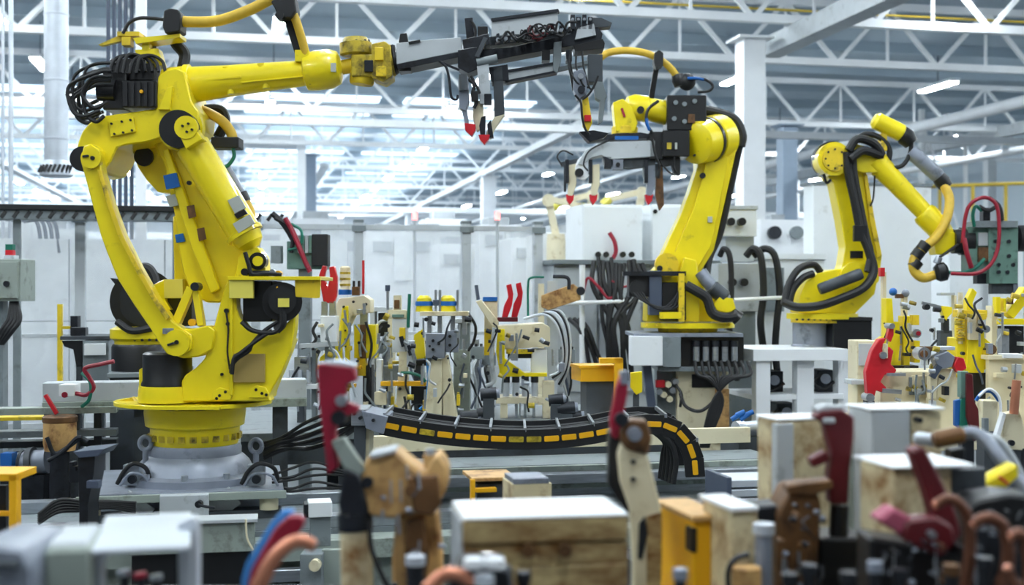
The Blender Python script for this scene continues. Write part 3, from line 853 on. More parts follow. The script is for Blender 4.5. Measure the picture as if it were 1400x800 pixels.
t.tube('guard_wire', 'dark', [(602, 84), (610, 92), (614, 108), (617, 132), (624, 136), (626, 130)], 1.8, d=6.05)
t.bar('guard_bracket', 'dark', (600, 84, 6.08), (628, 96, 6.08), 3, 4)
t.tube('cable', 'rubber', [(640, 108), (648, 116), (646, 130), (652, 138), (648, 148)], 2.4, d=6.04)
t.tube('cable', 'rubber', [(644, 104), (652, 118), (656, 128)], 2, d=6.04)
t.rect('switch', 'black', 644, 124, 654, 138, 6.02, 0.05)
# second clamp group at the end
t.rect('end_bracket', 'dark', 774, 68, 782, 84, 6.12, 0.08)
t.bar('end_arm', 'black', (777, 80, 6.1), (785, 124, 6.1), 5, 8)
t.rect('end_block', 'greyd', 804, 74, 824, 112, 6.1, 0.1, 0.005)
t.prism('end_hook', 'grey2', [(812, 110), (824, 112), (830, 132), (824, 140), (814, 134)], 6.1, 0.06, 0.004)
i = t.prism('clamp_body', 'castgrey', [(784, 98), (796, 94), (803, 104), (802, 130), (790, 136), (784, 122)], 6.04, 0.08, 0.006)
t.knob('clamp_pivot', 'steel', 794, 104, 6.02, 4, 0.04, sub=i)
t.knob('clamp_pivot', 'dark', 795, 122, 6.02, 5, 0.04, sub=i)
t.prism('clamp_arm', 'yellow2', [(796, 130), (804, 132), (810, 168), (804, 180), (797, 172)], 6.05, 0.05, 0.005)
t.rect('clamp_label', 'red', 799, 157, 808, 166, 6.04, 0.02, label='small red block')
t.tube('cable', 'black', [(786, 130), (794, 140), (796, 160), (800, 176), (806, 184)], 1.6, d=6.04)
t.tube('cable', 'black', [(818, 104), (812, 118), (804, 130), (796, 136)], 1.6, d=6.04)
for k in range(3):
    t.tube('cable', 'rubber', [(780 + k * 8, 70, 6.06), (778 + k * 10, 92, 6.05), (788 + k * 9, 112 + k * 4, 6.04), (800 + k * 6, 120, 6.06)], 1.4)
t.prism('end_foot', 'dark', [(792, 180), (812, 178), (832, 182), (826, 188), (806, 194)], 6.06, 0.08, 0.003)
t.prism('clamp_arm', 'grey2', [(820, 138), (828, 136), (824, 166), (818, 170)], 6.08, 0.04, 0.003)
t.done()
# ---------------------------------------------------------------- the robot in the middle
D = 10.6
t = T('industrial_robot', 'yellow robot in the middle bowing over a pale gripper, on a grey box', 'robot arm')
t.lathe('mount', 'yellow2', 940, D, [(446, 42), (452, 40), (458, 38)], 32)
w = [P(940, 448, D) + R * math.cos(2 * math.pi * k / 24) * 0.40 + F * math.sin(2 * math.pi * k / 24) * 0.34 for k in range(24)]
t.add('turntable_plate', 'yellow', MB().hull(w, [p + U * 0.045 for p in w], 0.006))
for k in range(9):
    t.knob('bolt', 'yellow2', 884 + k * 14, 444, 10.3 + 0.003 * (k - 4) ** 2, 2.4, 0.03, 8)
t.prism('waist_casting', 'yellow', [(884, 440), (886, 402), (892, 372), (908, 356), (930, 352), (948, 360), (958, 384), (968, 404), (996, 412), (1004, 424), (1000, 440)], 10.45, 0.34, 0.016)
t.prism('waist_cheek', 'yellow', [(930, 440), (928, 380), (936, 352), (952, 356), (957, 392), (956, 440)], 10.36, 0.12, 0.012)
t.prism('lower_arm', 'yellow', [(905, 350), (917, 322), (930, 296), (943, 262), (954, 228), (952, 196), (962, 172), (990, 164), (1006, 172), (1010, 190), (1003, 222), (990, 280), (976, 342), (958, 372), (930, 376), (908, 368)], 10.5, 0.26, 0.03)
t.prism('arm_face', 'yellow', [(920, 352), (934, 318), (948, 286), (962, 236), (966, 214), (996, 214), (990, 250), (972, 338), (954, 366), (930, 370)], 10.46, 0.06, 0.012)
t.knob('shoulder_cap', 'yellow2', 912, 362, 10.42, 16, 0.08, 26)
t.knob('shoulder_pin', 'dark', 902, 367, 10.41, 4, 0.04)
t.knob('shoulder_ring', 'yellow', 922, 366, 10.44, 22, 0.06, 28)
i = t.turned('elbow_drum', 'yellow', (948, 196, 10.36), (984, 188, 10.62), [(0, 22), (0.06, 29), (0.5, 31), (0.52, 29), (0.56, 29), (0.58, 32), (1, 32)], 36)
t.turned('elbow_seam', 'black', (964, 192.5, 10.476), (967, 191.8, 10.497), [(0, 32), (1, 32)], 36, sub=i)
for (x, y) in ((950, 180), (956, 206), (961, 186), (950, 212)):
    t.knob('bolt', 'dark', x, y, 10.34, 1.6, 0.05, 8, sub=i)
t.prism('elbow_head', 'yellow', [(944, 172), (956, 160), (980, 156), (1000, 162), (1006, 180), (996, 200), (960, 200)], 10.5, 0.24, 0.02)
t.knob('grease_plug', 'dark', 961, 240, 10.44, 4, 0.03)
t.rect('plate', 'label', 968, 296, 974, 304, 10.44, 0.02, 0.001)
# motors at the elbow
i = t.rect('motor', 'black', 912, 130, 966, 178, 10.34, 0.3, 0.02)
for (x, y) in ((924, 140), (936, 142), (950, 138), (922, 162), (936, 166)):
    t.knob('connector', 'grey2', x, y, 10.32, 3.2, 0.04, 10, sub=i)
t.rect('motor_bracket', 'brown', 941, 156, 950, 168, 10.32, 0.04, sub=i)
i = t.rect('motor', 'black', 906, 178, 943, 214, 10.3, 0.3, 0.02)
t.rect('motor_label', 'gold', 912, 195, 918, 204, 10.285, 0.02, 0.001, sub=i)
t.rect('motor_label', 'label', 923, 195, 926, 204, 10.285, 0.02, 0.001, sub=i)
t.rect('motor', 'rubber', 888, 180, 907, 218, 10.34, 0.24, 0.014)
t.prism('motor_foot', 'rubber', [(898, 214), (930, 214), (930, 240), (922, 240), (918, 226), (906, 228)], 10.36, 0.06, 0.006)
t.sph = None
m = MB(); m.sph(939, 112, 10.42, 12)
t.add('hose_ball', 'rubber', m)
t.turned('hose_collar', 'black', (930, 118, 10.42), (926, 102, 10.42), [(0, 8), (0.5, 10), (1, 8)], 16)
t.tube('cable', 'rubber', [(944, 108, 10.36), (962, 108, 10.34), (974, 116, 10.34), (970, 124, 10.34), (954, 126, 10.36)], 2)
t.tube('cable', 'blue', [(940, 107, 10.33), (952, 107, 10.33), (962, 109, 10.33)], 2)
# forearm reaching left
t.turned('forearm', 'yellow', (914, 155, 10.5), (876, 147, 10.46), [(0, 17), (0.5, 16), (1, 15)], 28)
t.turned('wrist_housing', 'yellow', (886, 150, 10.48), (856, 145, 10.45), [(0, 15), (0.1, 18), (0.7, 18), (1, 13)], 28)
t.prism('wrist_body', 'yellow', [(838, 140), (852, 135), (864, 146), (872, 168), (868, 180), (842, 180)], 10.36, 0.2, 0.012)
i = t.turned('wrist_drum', 'yellow2', (854, 186, 10.46), (854, 172, 10.46), [(0, 18), (0.8, 18), (1, 15)], 24)
t.bar('wrist_mark', 'crimson', (850, 148, 10.35), (854, 160, 10.35), 3, 3, sub=i)
t.tube('cable', 'rubber', [(900, 138, 10.3), (886, 150, 10.28), (884, 168, 10.28), (892, 182, 10.3)], 2.2)
t.tube('cable', 'blue', [(884, 162, 10.27), (885, 170, 10.27), (888, 178, 10.28)], 2.2)
t.knob('wrist_clip', 'black', 876, 150, 10.3, 5, 0.04)
# dress hose
t.tube('dress_hose', 'hoseyel', [(819, 80, 10.35), (832, 72, 10.35), (856, 69, 10.35), (884, 73, 10.36), (906, 84, 10.38), (920, 97, 10.4), (928, 110, 10.42)], 5, 12)
t.prism('hose_clamp', 'rubber', [(895, 72), (901, 68), (907, 72), (907, 90), (897, 94), (894, 84)], 10.3, 0.14, 0.01)
t.bar('hose_post', 'black', (898, 88, 10.42), (890, 136, 10.46), 7, 8)
t.tube('dress_hose', 'rubber', [(958, 150, 10.55), (980, 154, 10.6), (1004, 164, 10.62), (1014, 184, 10.62), (1012, 200, 10.62)], 7, 10)
t.tube('dress_hose', 'rubber', [(1012, 196, 10.64), (1006, 222, 10.66), (996, 268, 10.66), (984, 320, 10.64), (970, 352, 10.6), (966, 378, 10.5)], 5, 10)
# waist equipment
t.rect('motor', 'slate', 888, 370, 905, 431, 10.28, 0.16, 0.01)
t.rect('motor', 'black', 905, 386, 938, 438, 10.3, 0.18, 0.01)
t.rect('bracket', 'dark', 852, 371, 938, 377, 10.26, 0.12, 0.002)
i = t.rect('motor', 'black', 860, 376, 888, 406, 10.32, 0.2, 0.012)
t.knob('motor_cap', 'rubber', 872, 394, 10.28, 11, 0.06, 20, sub=i)
t.rect('bracket', 'yellow2', 928, 374, 936, 440, 10.25, 0.06)
t.rect('step', 'yellow', 902, 427, 932, 436, 10.24, 0.06)
t.tube('dress_hose', 'rubber', [(938, 390, 10.28), (952, 398, 10.26), (966, 408, 10.26), (974, 428, 10.26), (990, 434, 10.26), (1006, 432, 10.28)], 7, 10)
t.tube('dress_hose', 'castgrey', [(958, 372, 10.36), (968, 386, 10.34), (984, 402, 10.34), (992, 410, 10.36)], 9, 12)
t.turned('hose_end', 'greyd', (972, 392, 10.33), (992, 408, 10.33), [(0, 9), (0.1, 11), (0.9, 11), (1, 9)], 16)
t.turned('hose_end', 'black', (1000, 428, 10.3), (1010, 436, 10.3), [(0, 8), (1, 10)], 14)
t.prism('hose_bracket', 'yellow', [(976, 416), (984, 406), (1002, 408), (1006, 422), (996, 428), (980, 424)], 10.27, 0.1, 0.006)
for k in range(4):
    t.tube('cable', 'rubber', [(866 + k * 4, 400, 10.28), (880 + k * 5, 412 + k * 3, 10.24), (908 + k * 6, 420, 10.26), (926 + k * 2, 404 - k * 5, 10.27)], 1.5)
t.done()

t = T('gripper_tool', 'pale grey gripper beam with red tipped fingers under the middle robot', 'gripper')
t.cyl('adapter_ring', 'black', (854, 184, 10.46), (854, 189, 10.46), 19, n=24)
t.rect('name_plate', 'blue', 841, 186, 873, 191, 10.33, 0.02, 0.001, label='blue plate')
t.prism('mount_plate', 'dark', [(800, 186), (876, 181), (892, 184), (892, 188), (806, 192)], 10.36, 0.24, 0.003)
t.prism('beam', 'grey', [(830, 194), (896, 192), (896, 214), (834, 218), (822, 212), (808, 216), (796, 226), (790, 224), (800, 206), (818, 196)], 10.34, 0.2, 0.008)
t.prism('hook', 'white', [(798, 212), (812, 206), (806, 216), (800, 232), (806, 240), (800, 246), (790, 244), (786, 230), (790, 218)], 10.36, 0.06, 0.006)
t.knob('roller', 'black', 792, 236, 10.34, 6, 0.1, 14)
t.prism('rail', 'greyd', [(824, 214), (896, 212), (896, 226), (860, 230), (826, 224)], 10.38, 0.14, 0.004)
i = t.rect('valve_block', 'castgrey', 838, 218, 852, 232, 10.34, 0.08)
t.knob('valve', 'black', 845, 225, 10.32, 3, 0.04, sub=i)
t.rect('valve_block', 'dark', 826, 214, 836, 230, 10.34, 0.08)
for (x, col) in ((780, 'cream'), (812, 'cream'), (888, 'castgrey')):
    i = t.prism('finger', col, [(x - 5, 226), (x + 8, 224), (x + 8, 252), (x + 3, 268), (x - 4, 268), (x - 3, 250)], 10.38, 0.08, 0.005)
    t.rect('finger_slide', 'dark', x - 7, 218, x - 2, 250, 10.36, 0.08, 0.003, sub=i)
    t.prism('finger_tip', 'red', [(x - 6, 266), (x + 5, 266), (x + 4, 274), (x - 1, 280), (x - 5, 274)], 10.38, 0.08, 0.004, sub=i, label='red finger tip')
t.prism('finger', 'brown', [(898, 226), (906, 226), (908, 280), (902, 288), (896, 268)], 10.42, 0.06, 0.004)
t.rect('finger_carrier', 'greyd', 880, 224, 900, 242, 10.4, 0.1)
t.rect('stay', 'dark', 771, 226, 774, 262, 10.4, 0.05)
t.prism('stay', 'greyd', [(766, 222), (792, 216), (792, 221), (768, 228)], 10.4, 0.08, 0.002)
t.tube('cable', 'black', [(768, 226), (762, 214), (770, 206), (784, 212)], 1.2, d=10.36)
t.tube('cable', 'black', [(892, 190), (896, 212), (902, 228), (900, 244)], 1.8, d=10.3)
t.tube('cable', 'black', [(922, 214), (922, 230), (928, 240), (916, 236), (908, 228)], 1.3, d=10.3)
t.tube('cable', 'black', [(832, 192), (806, 206), (798, 224), (804, 234)], 1.2, d=10.32)
t.done()

# ---------------------------------------------------------------- the robot on the right
D = 11.0
t = T('industrial_robot', 'yellow robot on the white table with black hoses strapped along its arm', 'robot arm')
t.lathe('pedestal', 'castgrey', 1108, D, [(440, 24), (446, 24), (470, 24), (474, 27), (478, 27)], 32)
w = [P(1124, 436, D) + R * math.cos(2 * math.pi * k / 24) * 0.31 + F * math.sin(2 * math.pi * k / 24) * 0.30 for k in range(24)]
t.add('turntable_plate', 'yellow', MB().hull(w, [p + U * 0.05 for p in w], 0.008))
t.lathe('turntable_ring', 'yellow2', 1122, D, [(436, 40), (441, 40)], 32)
for k in range(9):
    t.knob('bolt', 'dark', 1090 + k * 8, 437, 10.74, 1.5, 0.03, 6)
t.prism('waist_casting', 'yellow', [(1092, 428), (1094, 404), (1102, 386), (1118, 374), (1142, 368), (1188, 366), (1200, 380), (1196, 402), (1180, 418), (1168, 430)], 10.86, 0.34, 0.02)
t.prism('lower_arm', 'yellow', [(1118, 216), (1126, 200), (1146, 196), (1180, 216), (1184, 244), (1194, 300), (1206, 350), (1202, 384), (1190, 398), (1160, 398), (1144, 384), (1152, 362), (1156, 338), (1150, 300), (1140, 250), (1126, 236)], 10.9, 0.24, 0.024)
t.prism('arm_rib', 'yellow2', [(1180, 230), (1186, 240), (1196, 300), (1206, 350), (1200, 352), (1190, 306)], 10.87, 0.05, 0.006)
t.knob('elbow_rim', 'black', 1138, 218, 10.93, 25, 0.12, 30)
i = t.knob('elbow_drum', 'yellow', 1141, 217, 10.8, 23, 0.2, 32)
t.knob('elbow_cap', 'yellow2', 1142, 217, 10.78, 17, 0.05, 28, sub=i)
for k in range(8):
    an = math.pi * k / 4
    t.knob('bolt', 'dark', 1142 + 13 * math.cos(an), 217 + 13 * math.sin(an), 10.77, 1.4, 0.03, 6, sub=i)
t.knob('shoulder_drum', 'yellow', 1172, 382, 10.82, 24, 0.12, 30)
t.rect('arm_slot', 'black', 1163, 343, 1180, 353, 10.88, 0.03)
t.prism('elbow_casting', 'yellow', [(1148, 206), (1170, 196), (1200, 206), (1216, 222), (1206, 236), (1180, 236), (1160, 230)], 10.82, 0.26, 0.014)
t.turned('forearm', 'yellow', (1196, 220, 10.9), (1272, 299, 10.84), [(0, 17), (0.3, 14), (0.92, 12), (0.94, 15), (1, 15)], 28)
t.turned('wrist_housing', 'yellow', (1262, 290, 10.85), (1296, 326, 10.82), [(0, 15), (0.1, 17), (0.7, 16), (1, 12)], 28)
t.prism('wrist_body', 'yellow', [(1276, 326), (1292, 316), (1306, 318), (1308, 334), (1296, 348), (1280, 348)], 10.74, 0.18, 0.012)
t.cyl('tool_flange', 'black', (1302, 330, 10.8), (1314, 330, 10.8), 17, n=22)
# rear hose drum, hoses
t.turned('hose_drum', 'yellow', (1194, 163, 10.86), (1236, 184, 10.86), [(0, 8), (0.1, 12), (0.9, 12), (1, 9)], 22)
t.rect('drum_foot', 'yellow2', 1205, 182, 1213, 206, 10.84, 0.1)
t.turned('hose_collar', 'black', (1232, 180, 10.86), (1246, 196, 10.86), [(0, 10), (0.5, 13), (1, 10)], 18)
t.turned('dress_pipe', 'castgrey', (1244, 206, 10.86), (1286, 244, 10.86), [(0, 8), (0.1, 10), (0.9, 10), (1, 8)], 20)
t.turned('hose_collar', 'black', (1282, 240, 10.86), (1294, 256, 10.86), [(0, 9), (0.5, 11), (1, 9)], 18)
t.tube('dress_hose', 'hoseyel', [(1290, 252, 10.84), (1298, 272, 10.8), (1294, 300, 10.74), (1280, 324, 10.7), (1262, 340, 10.68), (1250, 354, 10.68), (1250, 370, 10.68), (1262, 380, 10.68), (1278, 376, 10.68)], 6.5, 12)
for (x, y) in ((1262, 338), (1254, 348), (1251, 362)):
    m = MB(); m.turned((x + 4, y - 5, 10.68), (x - 3, y + 4, 10.68), [(0, 8.5), (1, 8.5)], 14)
    t.add('hose_band', 'black', m)
t.tube('dress_hose', 'rubber', [(1160, 206, 10.76), (1172, 190, 10.76), (1194, 196, 10.78), (1204, 212, 10.8), (1180, 206, 10.76), (1162, 218, 10.74)], 6, 10)
t.tube('dress_hose', 'rubber', [(1174, 188, 10.86), (1186, 183, 10.86), (1206, 190, 10.86), (1216, 206, 10.86), (1214, 222, 10.86)], 4, 10)
t.tube('dress_hose', 'rubber', [(1218, 230, 10.84), (1234, 226, 10.84), (1244, 210, 10.84), (1246, 192, 10.84)], 3, 10)
t.tube('dress_hose', 'rubber', [(1158, 208, 10.78), (1160, 236, 10.78), (1168, 272, 10.78), (1176, 312, 10.78), (1188, 344, 10.76), (1194, 372, 10.74), (1180, 394, 10.7), (1150, 408, 10.68), (1120, 418, 10.68), (1090, 420, 10.7), (1072, 414, 10.76)], 6, 10)
t.tube('dress_hose', 'rubber', [(1166, 214, 10.79), (1168, 240, 10.79), (1176, 282, 10.79), (1184, 322, 10.78), (1190, 348, 10.76), (1186, 372, 10.74)], 5, 10)
t.turned('dress_pipe', 'greyd', (1120, 396, 10.72), (1178, 374, 10.72), [(0, 7), (0.05, 8), (0.95, 8), (1, 7)], 18)
t.rect('hose_strap', 'black', 1168, 308, 1186, 330, 10.74, 0.05)
t.tube('dress_hose', 'rubber', [(1072, 416, 10.78), (1078, 390, 10.82), (1092, 368, 10.86), (1112, 362, 10.9), (1122, 372, 10.92)], 5, 10)
t.tube('dress_hose', 'rubber', [(1078, 418, 10.8), (1084, 396, 10.82), (1098, 380, 10.84), (1112, 374, 10.86)], 5, 10)
t.tube('cable', 'black', [(1126, 238), (1130, 250), (1136, 246)], 2, d=10.85)
t.tube('cable', 'black', [(1196, 240), (1194, 270), (1190, 282)], 1.2, d=10.85)
t.done()

t = T('weld_gun', 'grey green weld gun with red and green hoses on the right robot', 'welding gun')
d = 10.7
t.cyl('adapter', 'black', (1312, 330, 10.8), (1328, 330, 10.8), 19, n=22)
t.rect('transformer', 'pcb', 1352, 306, 1392, 388, 10.66, 0.22, 0.008)
for (x, y) in ((1362, 330), (1362, 346), (1380, 330), (1380, 350), (1366, 372), (1378, 372), (1366, 362), (1386, 362)):
    t.knob('terminal', 'dark', x, y, 10.64, 2.6, 0.03, 8)
t.rect('gun_body', 'pcb', 1324, 310, 1354, 374, 10.7, 0.18, 0.008)
t.rect('cover_plate', 'grey', 1338, 318, 1352, 336, 10.68, 0.03)
t.rect('contact_block', 'brown', 1338, 338, 1352, 358, 10.67, 0.05)
t.rect('top_plate', 'grey2', 1334, 302, 1392, 311, 10.62, 0.26, 0.004)
t.rect('top_bracket', 'dark', 1344, 284, 1354, 302, 10.66, 0.08)
t.cyl('gun_motor', 'black', (1390, 326, 10.75), (1410, 326, 10.75), 18, n=20)
t.rect('gun_frame', 'castgrey', 1386, 306, 1392, 400, 10.68, 0.1)
t.rect('gun_arm', 'greyd', 1356, 388, 1392, 402, 10.7, 0.08)
t.rect('gun_arm', 'dark', 1336, 372, 1352, 388, 10.72, 0.1)
t.tube('hose', 'redhose', [(1316, 332, 10.6), (1320, 296, 10.58), (1328, 278, 10.56), (1346, 270, 10.56), (1362, 280, 10.56), (1366, 310, 10.56), (1364, 340, 10.56), (1354, 362, 10.56), (1334, 374, 10.56), (1300, 374, 10.58)], 2.6, 10)
t.tube('hose', 'redhose', [(1318, 326, 10.58), (1322, 346, 10.56), (1328, 366, 10.58)], 3.4, 10)
t.tube('hose', 'green', [(1290, 372, 10.62), (1316, 373, 10.6), (1334, 366, 10.6), (1346, 354, 10.62)], 2.4, 10)
t.tube('hose', 'green', [(1332, 310, 10.62), (1330, 294, 10.6), (1334, 282, 10.6), (1342, 288, 10.62)], 2.4, 10)
t.tube('hose', 'rubber', [(1338, 282, 10.62), (1350, 288, 10.6), (1360, 284, 10.62)], 3, 10)
t.tube('hose', 'rubber', [(1352, 270, 10.62), (1366, 282, 10.62), (1370, 302, 10.62)], 3, 10)
i = t.turned('hose_plug', 'black', (1278, 374, 10.66), (1296, 370, 10.64), [(0, 9), (0.3, 13), (0.8, 13), (1, 8)], 18)
t.cyl('plug_cap', 'steel', (1280, 360, 10.64), (1284, 352, 10.64), 5, n=12, sub=i)
t.tube('cable', 'black', [(1284, 352, 10.66), (1296, 344, 10.66), (1310, 334, 10.68)], 2)
t.done()
# ---------------------------------------------------------------- track under the big robot
base = P(267, 655, 6.3)
YT = base.y                    # centre line of the track (runs along the hall's X axis)
ZT = base.z                    # top of the carriage plate
t = T('robot_carriage', 'grey steel carriage plate with feet under the big robot', 'carriage')
t.wbox('deck_plate', 'castgrey', base.x - 0.50, base.x + 0.43, YT - 0.42, YT + 0.42, ZT - 0.03, ZT, 0.004)
t.wbox('deck_edge', 'greygreen', base.x - 0.52, base.x + 0.44, YT - 0.45, YT - 0.42, ZT - 0.04, ZT - 0.005, 0.003)
for dx in (-0.46, 0.36):
    c = Vector((base.x + dx, YT - 0.38, 0))
    t.add('foot', 'cream', MB().wcyl(Vector((c.x, c.y, ZT - 0.03)), Vector((c.x, c.y, ZT - 0.10)), 0.045))
for s in (-1, 1):
    a = Vector((base.x + s * 0.12 + (-0.2 if s < 0 else 0.08), YT - 0.36, ZT - 0.03))
    t.add('gusset', 'grey', MB().wbar(a, a + Vector((s * -0.12, 0, -0.09)), 0.1, 0.02))
t.wbox('terminal_box', 'grey', base.x - 0.14, base.x + 0.08, YT - 0.52, YT - 0.45, ZT - 0.115, ZT - 0.0, 0.004)
t.wbox('skid', 'greyd', base.x - 0.5, base.x + 0.42, YT - 0.4, YT - 0.3, ZT - 0.14, ZT - 0.1)
t.wbox('skid', 'greyd', base.x - 0.5, base.x + 0.42, YT + 0.3, YT + 0.4, ZT - 0.14, ZT - 0.03)
t.knob('lock_knob', 'dark', 271, 690, 5.72, 5, 0.03)
t.tube('lock_lever', 'dark', [(271, 690), (282, 693), (294, 694)], 2, d=5.71)
for (x, y, rr) in ((199, 606, 8), (350, 610, 8)):           # lifting eyes
    m = MB()
    pts = [P(x + rr * math.cos(k * math.pi / 8), y + rr * 1.1 * math.sin(k * math.pi / 8), 6.16) for k in range(17)]
    m.wtube(pts, 0.012, 8, 2)
    m.cyl((x, y + rr, 6.16), (x, 656, 6.16), 4, 4)
    t.add('lifting_eye', 'castgrey', m)
for (x0, x1, s) in ((160, 205, 0), (330, 380, 1)):
    t.tube('cable', 'rubber', [(x0, 662, 6.0), (x0 + 10, 644, 6.0), ((x0 + x1) / 2, 634, 6.0), (x1 - 6, 640, 6.02), (x1, 656, 6.05)], 3)
    t.tube('air_line', 'castgrey', [(x0 + 4, 664, 5.98), (x0 + 18, 648, 5.97), (x1 - 10, 650, 5.98), (x1, 664, 6.0)], 2)
    i = t.rect('valve_block', 'steel', x0 + 8, 636, x0 + 30, 664, 6.02, 0.06)
    t.knob('valve', 'dark', x0 + 20, 656, 6.0, 6, 0.04, sub=i)
t.done()

tr = T('robot_track', 'long grey steel floor track carrying the big robot', 'track')
X0, X1 = -1.75, 2.95
zt = ZT - 0.14
tr.wbox('bed', 'grey2', X0, X1, YT - 0.42, YT + 0.42, zt - 0.30, zt - 0.06)
for s in (-1, 1):
    tr.wbox('guide_rail', 'steel', X0, X1, YT + s * 0.35 - 0.05, YT + s * 0.35 + 0.05, zt - 0.06, zt, 0.006)
tr.wbox('top_cover', 'greygreen', X0, X1, YT - 0.62, YT - 0.45, zt - 0.1, zt - 0.08, 0.002)
tr.wbox('side_beam', 'greygreen', X0, X1, YT - 0.66, YT - 0.62, zt - 0.16, zt - 0.07, 0.004)
for k in range(5):
    xa = X0 + k * 0.94
    tr.wbox('side_panel', 'greygreen' if k % 3 else 'grey', xa + 0.01, xa + 0.93, YT - 0.60, YT - 0.58, 0.20, zt - 0.17, 0.003)
for k in range(3):
    tr.wbox('aluminium_profile', 'steel', 0.02, 0.5, YT - 0.72, YT - 0.66, zt - 0.24 - k * 0.07, zt - 0.185 - k * 0.07, 0.004)
for k in range(6):
    xa = X0 + 0.1 + k * 0.9
    tr.wbox('floor_foot', 'dark', xa - 0.05, xa + 0.05, YT - 0.55, YT + 0.5, 0, zt - 0.28)
# raised beams behind the rails
t = tr
t.wbox('front_lip', 'cream', 0.6, 2.95, YT + 0.50, YT + 0.56, 0.70, 0.79, 0.004)
t.wbox('floor_plate', 'grey2', 0.6, 2.95, YT + 0.1, YT + 0.50, 0.64, 0.66, 0.002)
t.wbox('rear_lip', 'greygreen', 0.6, 2.95, YT - 0.1, YT - 0.06, 0.56, 0.68, 0.004)
t.wbox('rail', 'steel', 0.6, 2.95, YT - 0.2, YT - 0.1, 0.60, 0.65, 0.006)
for k in range(4):
    t.wbox('support', 'greyd', 0.62 + k * 0.75, 0.7 + k * 0.75, YT + 0.44, YT + 0.5, 0, 0.64)
t.done()
# ribbed aluminium extrusion standing in front of the track at the right
t = T('slide_unit', 'ribbed aluminium slide unit beside the yellow block', 'slide')
for k in range(4):
    t.rbox('profile', 'zinc', 1000, 657 + k * 13, 4.9, 90, 10, 0.2)
t.rbox('end_plate', 'slate', 994, 653, 4.88, 7, 60, 0.24)
t.rbox('body', 'greyd', 1004, 656, 4.95, 84, 52, 0.12)
t.rbox('stand', 'greyd', 1010, 708, 4.95, 70, 170, 0.12)
t.done()

# ---------------------------------------------------------------- cable chain
t = T('cable_chain', 'black cable chain with yellow link inserts sagging behind the foreground tools', 'cable chain')
DC = 5.95
path = [(523, 579), (560, 586), (600, 592), (640, 596), (690, 599), (740, 599), (790, 595), (830, 588), (868, 580), (900, 578), (925, 586), (942, 604), (951, 628), (953, 655)]
pts = spline([P(x, y, DC + 0.0006 * (x - 523)) for (x, y) in path], 12)
# resample at even spacing
seg = 25.0 * DC / FPX
out = [pts[0]]; acc = 0.0
for a, b in zip(pts, pts[1:]):
    L = (b - a).length
    pos = 0.0
    while acc + (L - pos) >= seg:
        pos += seg - acc
        out.append(a.lerp(b, pos / L)); acc = 0.0
    acc += L - pos
hh = 16 * DC / FPX
for i, (a, b) in enumerate(zip(out, out[1:])):
    ax = (b - a).normalized()
    n = ax.cross(F).normalized()
    if i < 3 and n.z < 0: pass
    if n.dot(U) < 0 and ax.dot(R) > 0.2: n = -n
    m = MB()
    q = [a - ax * 0.006 - n * hh, b + ax * 0.002 - n * hh, b + ax * 0.006 + n * hh * 0.75, a - ax * 0.002 + n * hh * 0.75]
    m.hull(q, [p + F * 0.025 for p in q], 0.004)
    k = t.add('link', 'rubber', m)
    c = (a + b) / 2 - n * hh * 0.1
    L = (b - a).length * 0.42
    ins = []
    for (sx, sy) in ((-1, -0.7), (-0.9, -1), (0.9, -1), (1, -0.7), (1, 0.7), (0.9, 1), (-0.9, 1), (-1, 0.7)):
        ins.append(c + ax * L * sx + n * hh * 0.24 * sy - F * 0.004)
    m = MB(); m.hull(ins, [p + F * 0.01 for p in ins], 0.0015)
    t.add('insert', 'gold' if i in (2, 7, 8, 13) else 'orange', m, sub=k)
    m = MB()                                     # far side link plate
    qq = [p + F * 0.42 for p in q]
    m.hull(qq, [p + F * 0.025 for p in qq], 0.004)
    t.add('link', 'rubber', m)
    if i % 2 == 0:
        m = MB(); m.wbar(a + n * hh * 0.72, a + n * hh * 0.72 + F * 0.44, 0.012, 0.02)
        t.add('crossbar', 'steel', m)
for k in range(6):                               # hoses lying inside the chain
    o = F * (0.06 + 0.062 * k)
    t.add('hose', 'rubber' if k != 3 else 'black', MB().wtube([p + o + U * (0.004 * (k % 3)) for p in out[::3] + [out[-1]]], 0.014, 7, 3))
# inner return loop at the turn
for k in range(5):
    o = F * (0.05 + 0.045 * k)
    t.add('hose', 'rubber', MB().wtube([P(850, 590, 6.15) + o, P(885, 590, 6.15) + o, P(915, 602 + k * 2, 6.15) + o, P(926 - k * 3, 630, 6.15) + o, P(922 - k * 3, 664, 6.15) + o], 0.014, 7, 4))
t.prism('end_bracket', 'castgrey', [(494, 562), (530, 570), (524, 594), (500, 586)], 5.92, 0.3, 0.004)
t.rect('end_bracket', 'steel', 480, 560, 500, 582, 5.94, 0.26, 0.004)
for (x, y) in ((492, 572), (510, 575), (484, 566)):
    t.knob('bolt', 'dark', x, y, 5.9, 2.4, 0.04, 8)
t.prism('end_post', 'greyd', [(484, 580), (500, 584), (498, 668), (484, 668)], 5.96, 0.16, 0.004)
t.prism('end_post', 'cream', [(498, 584), (505, 586), (504, 640), (498, 640)], 5.98, 0.2, 0.004)
t.done()

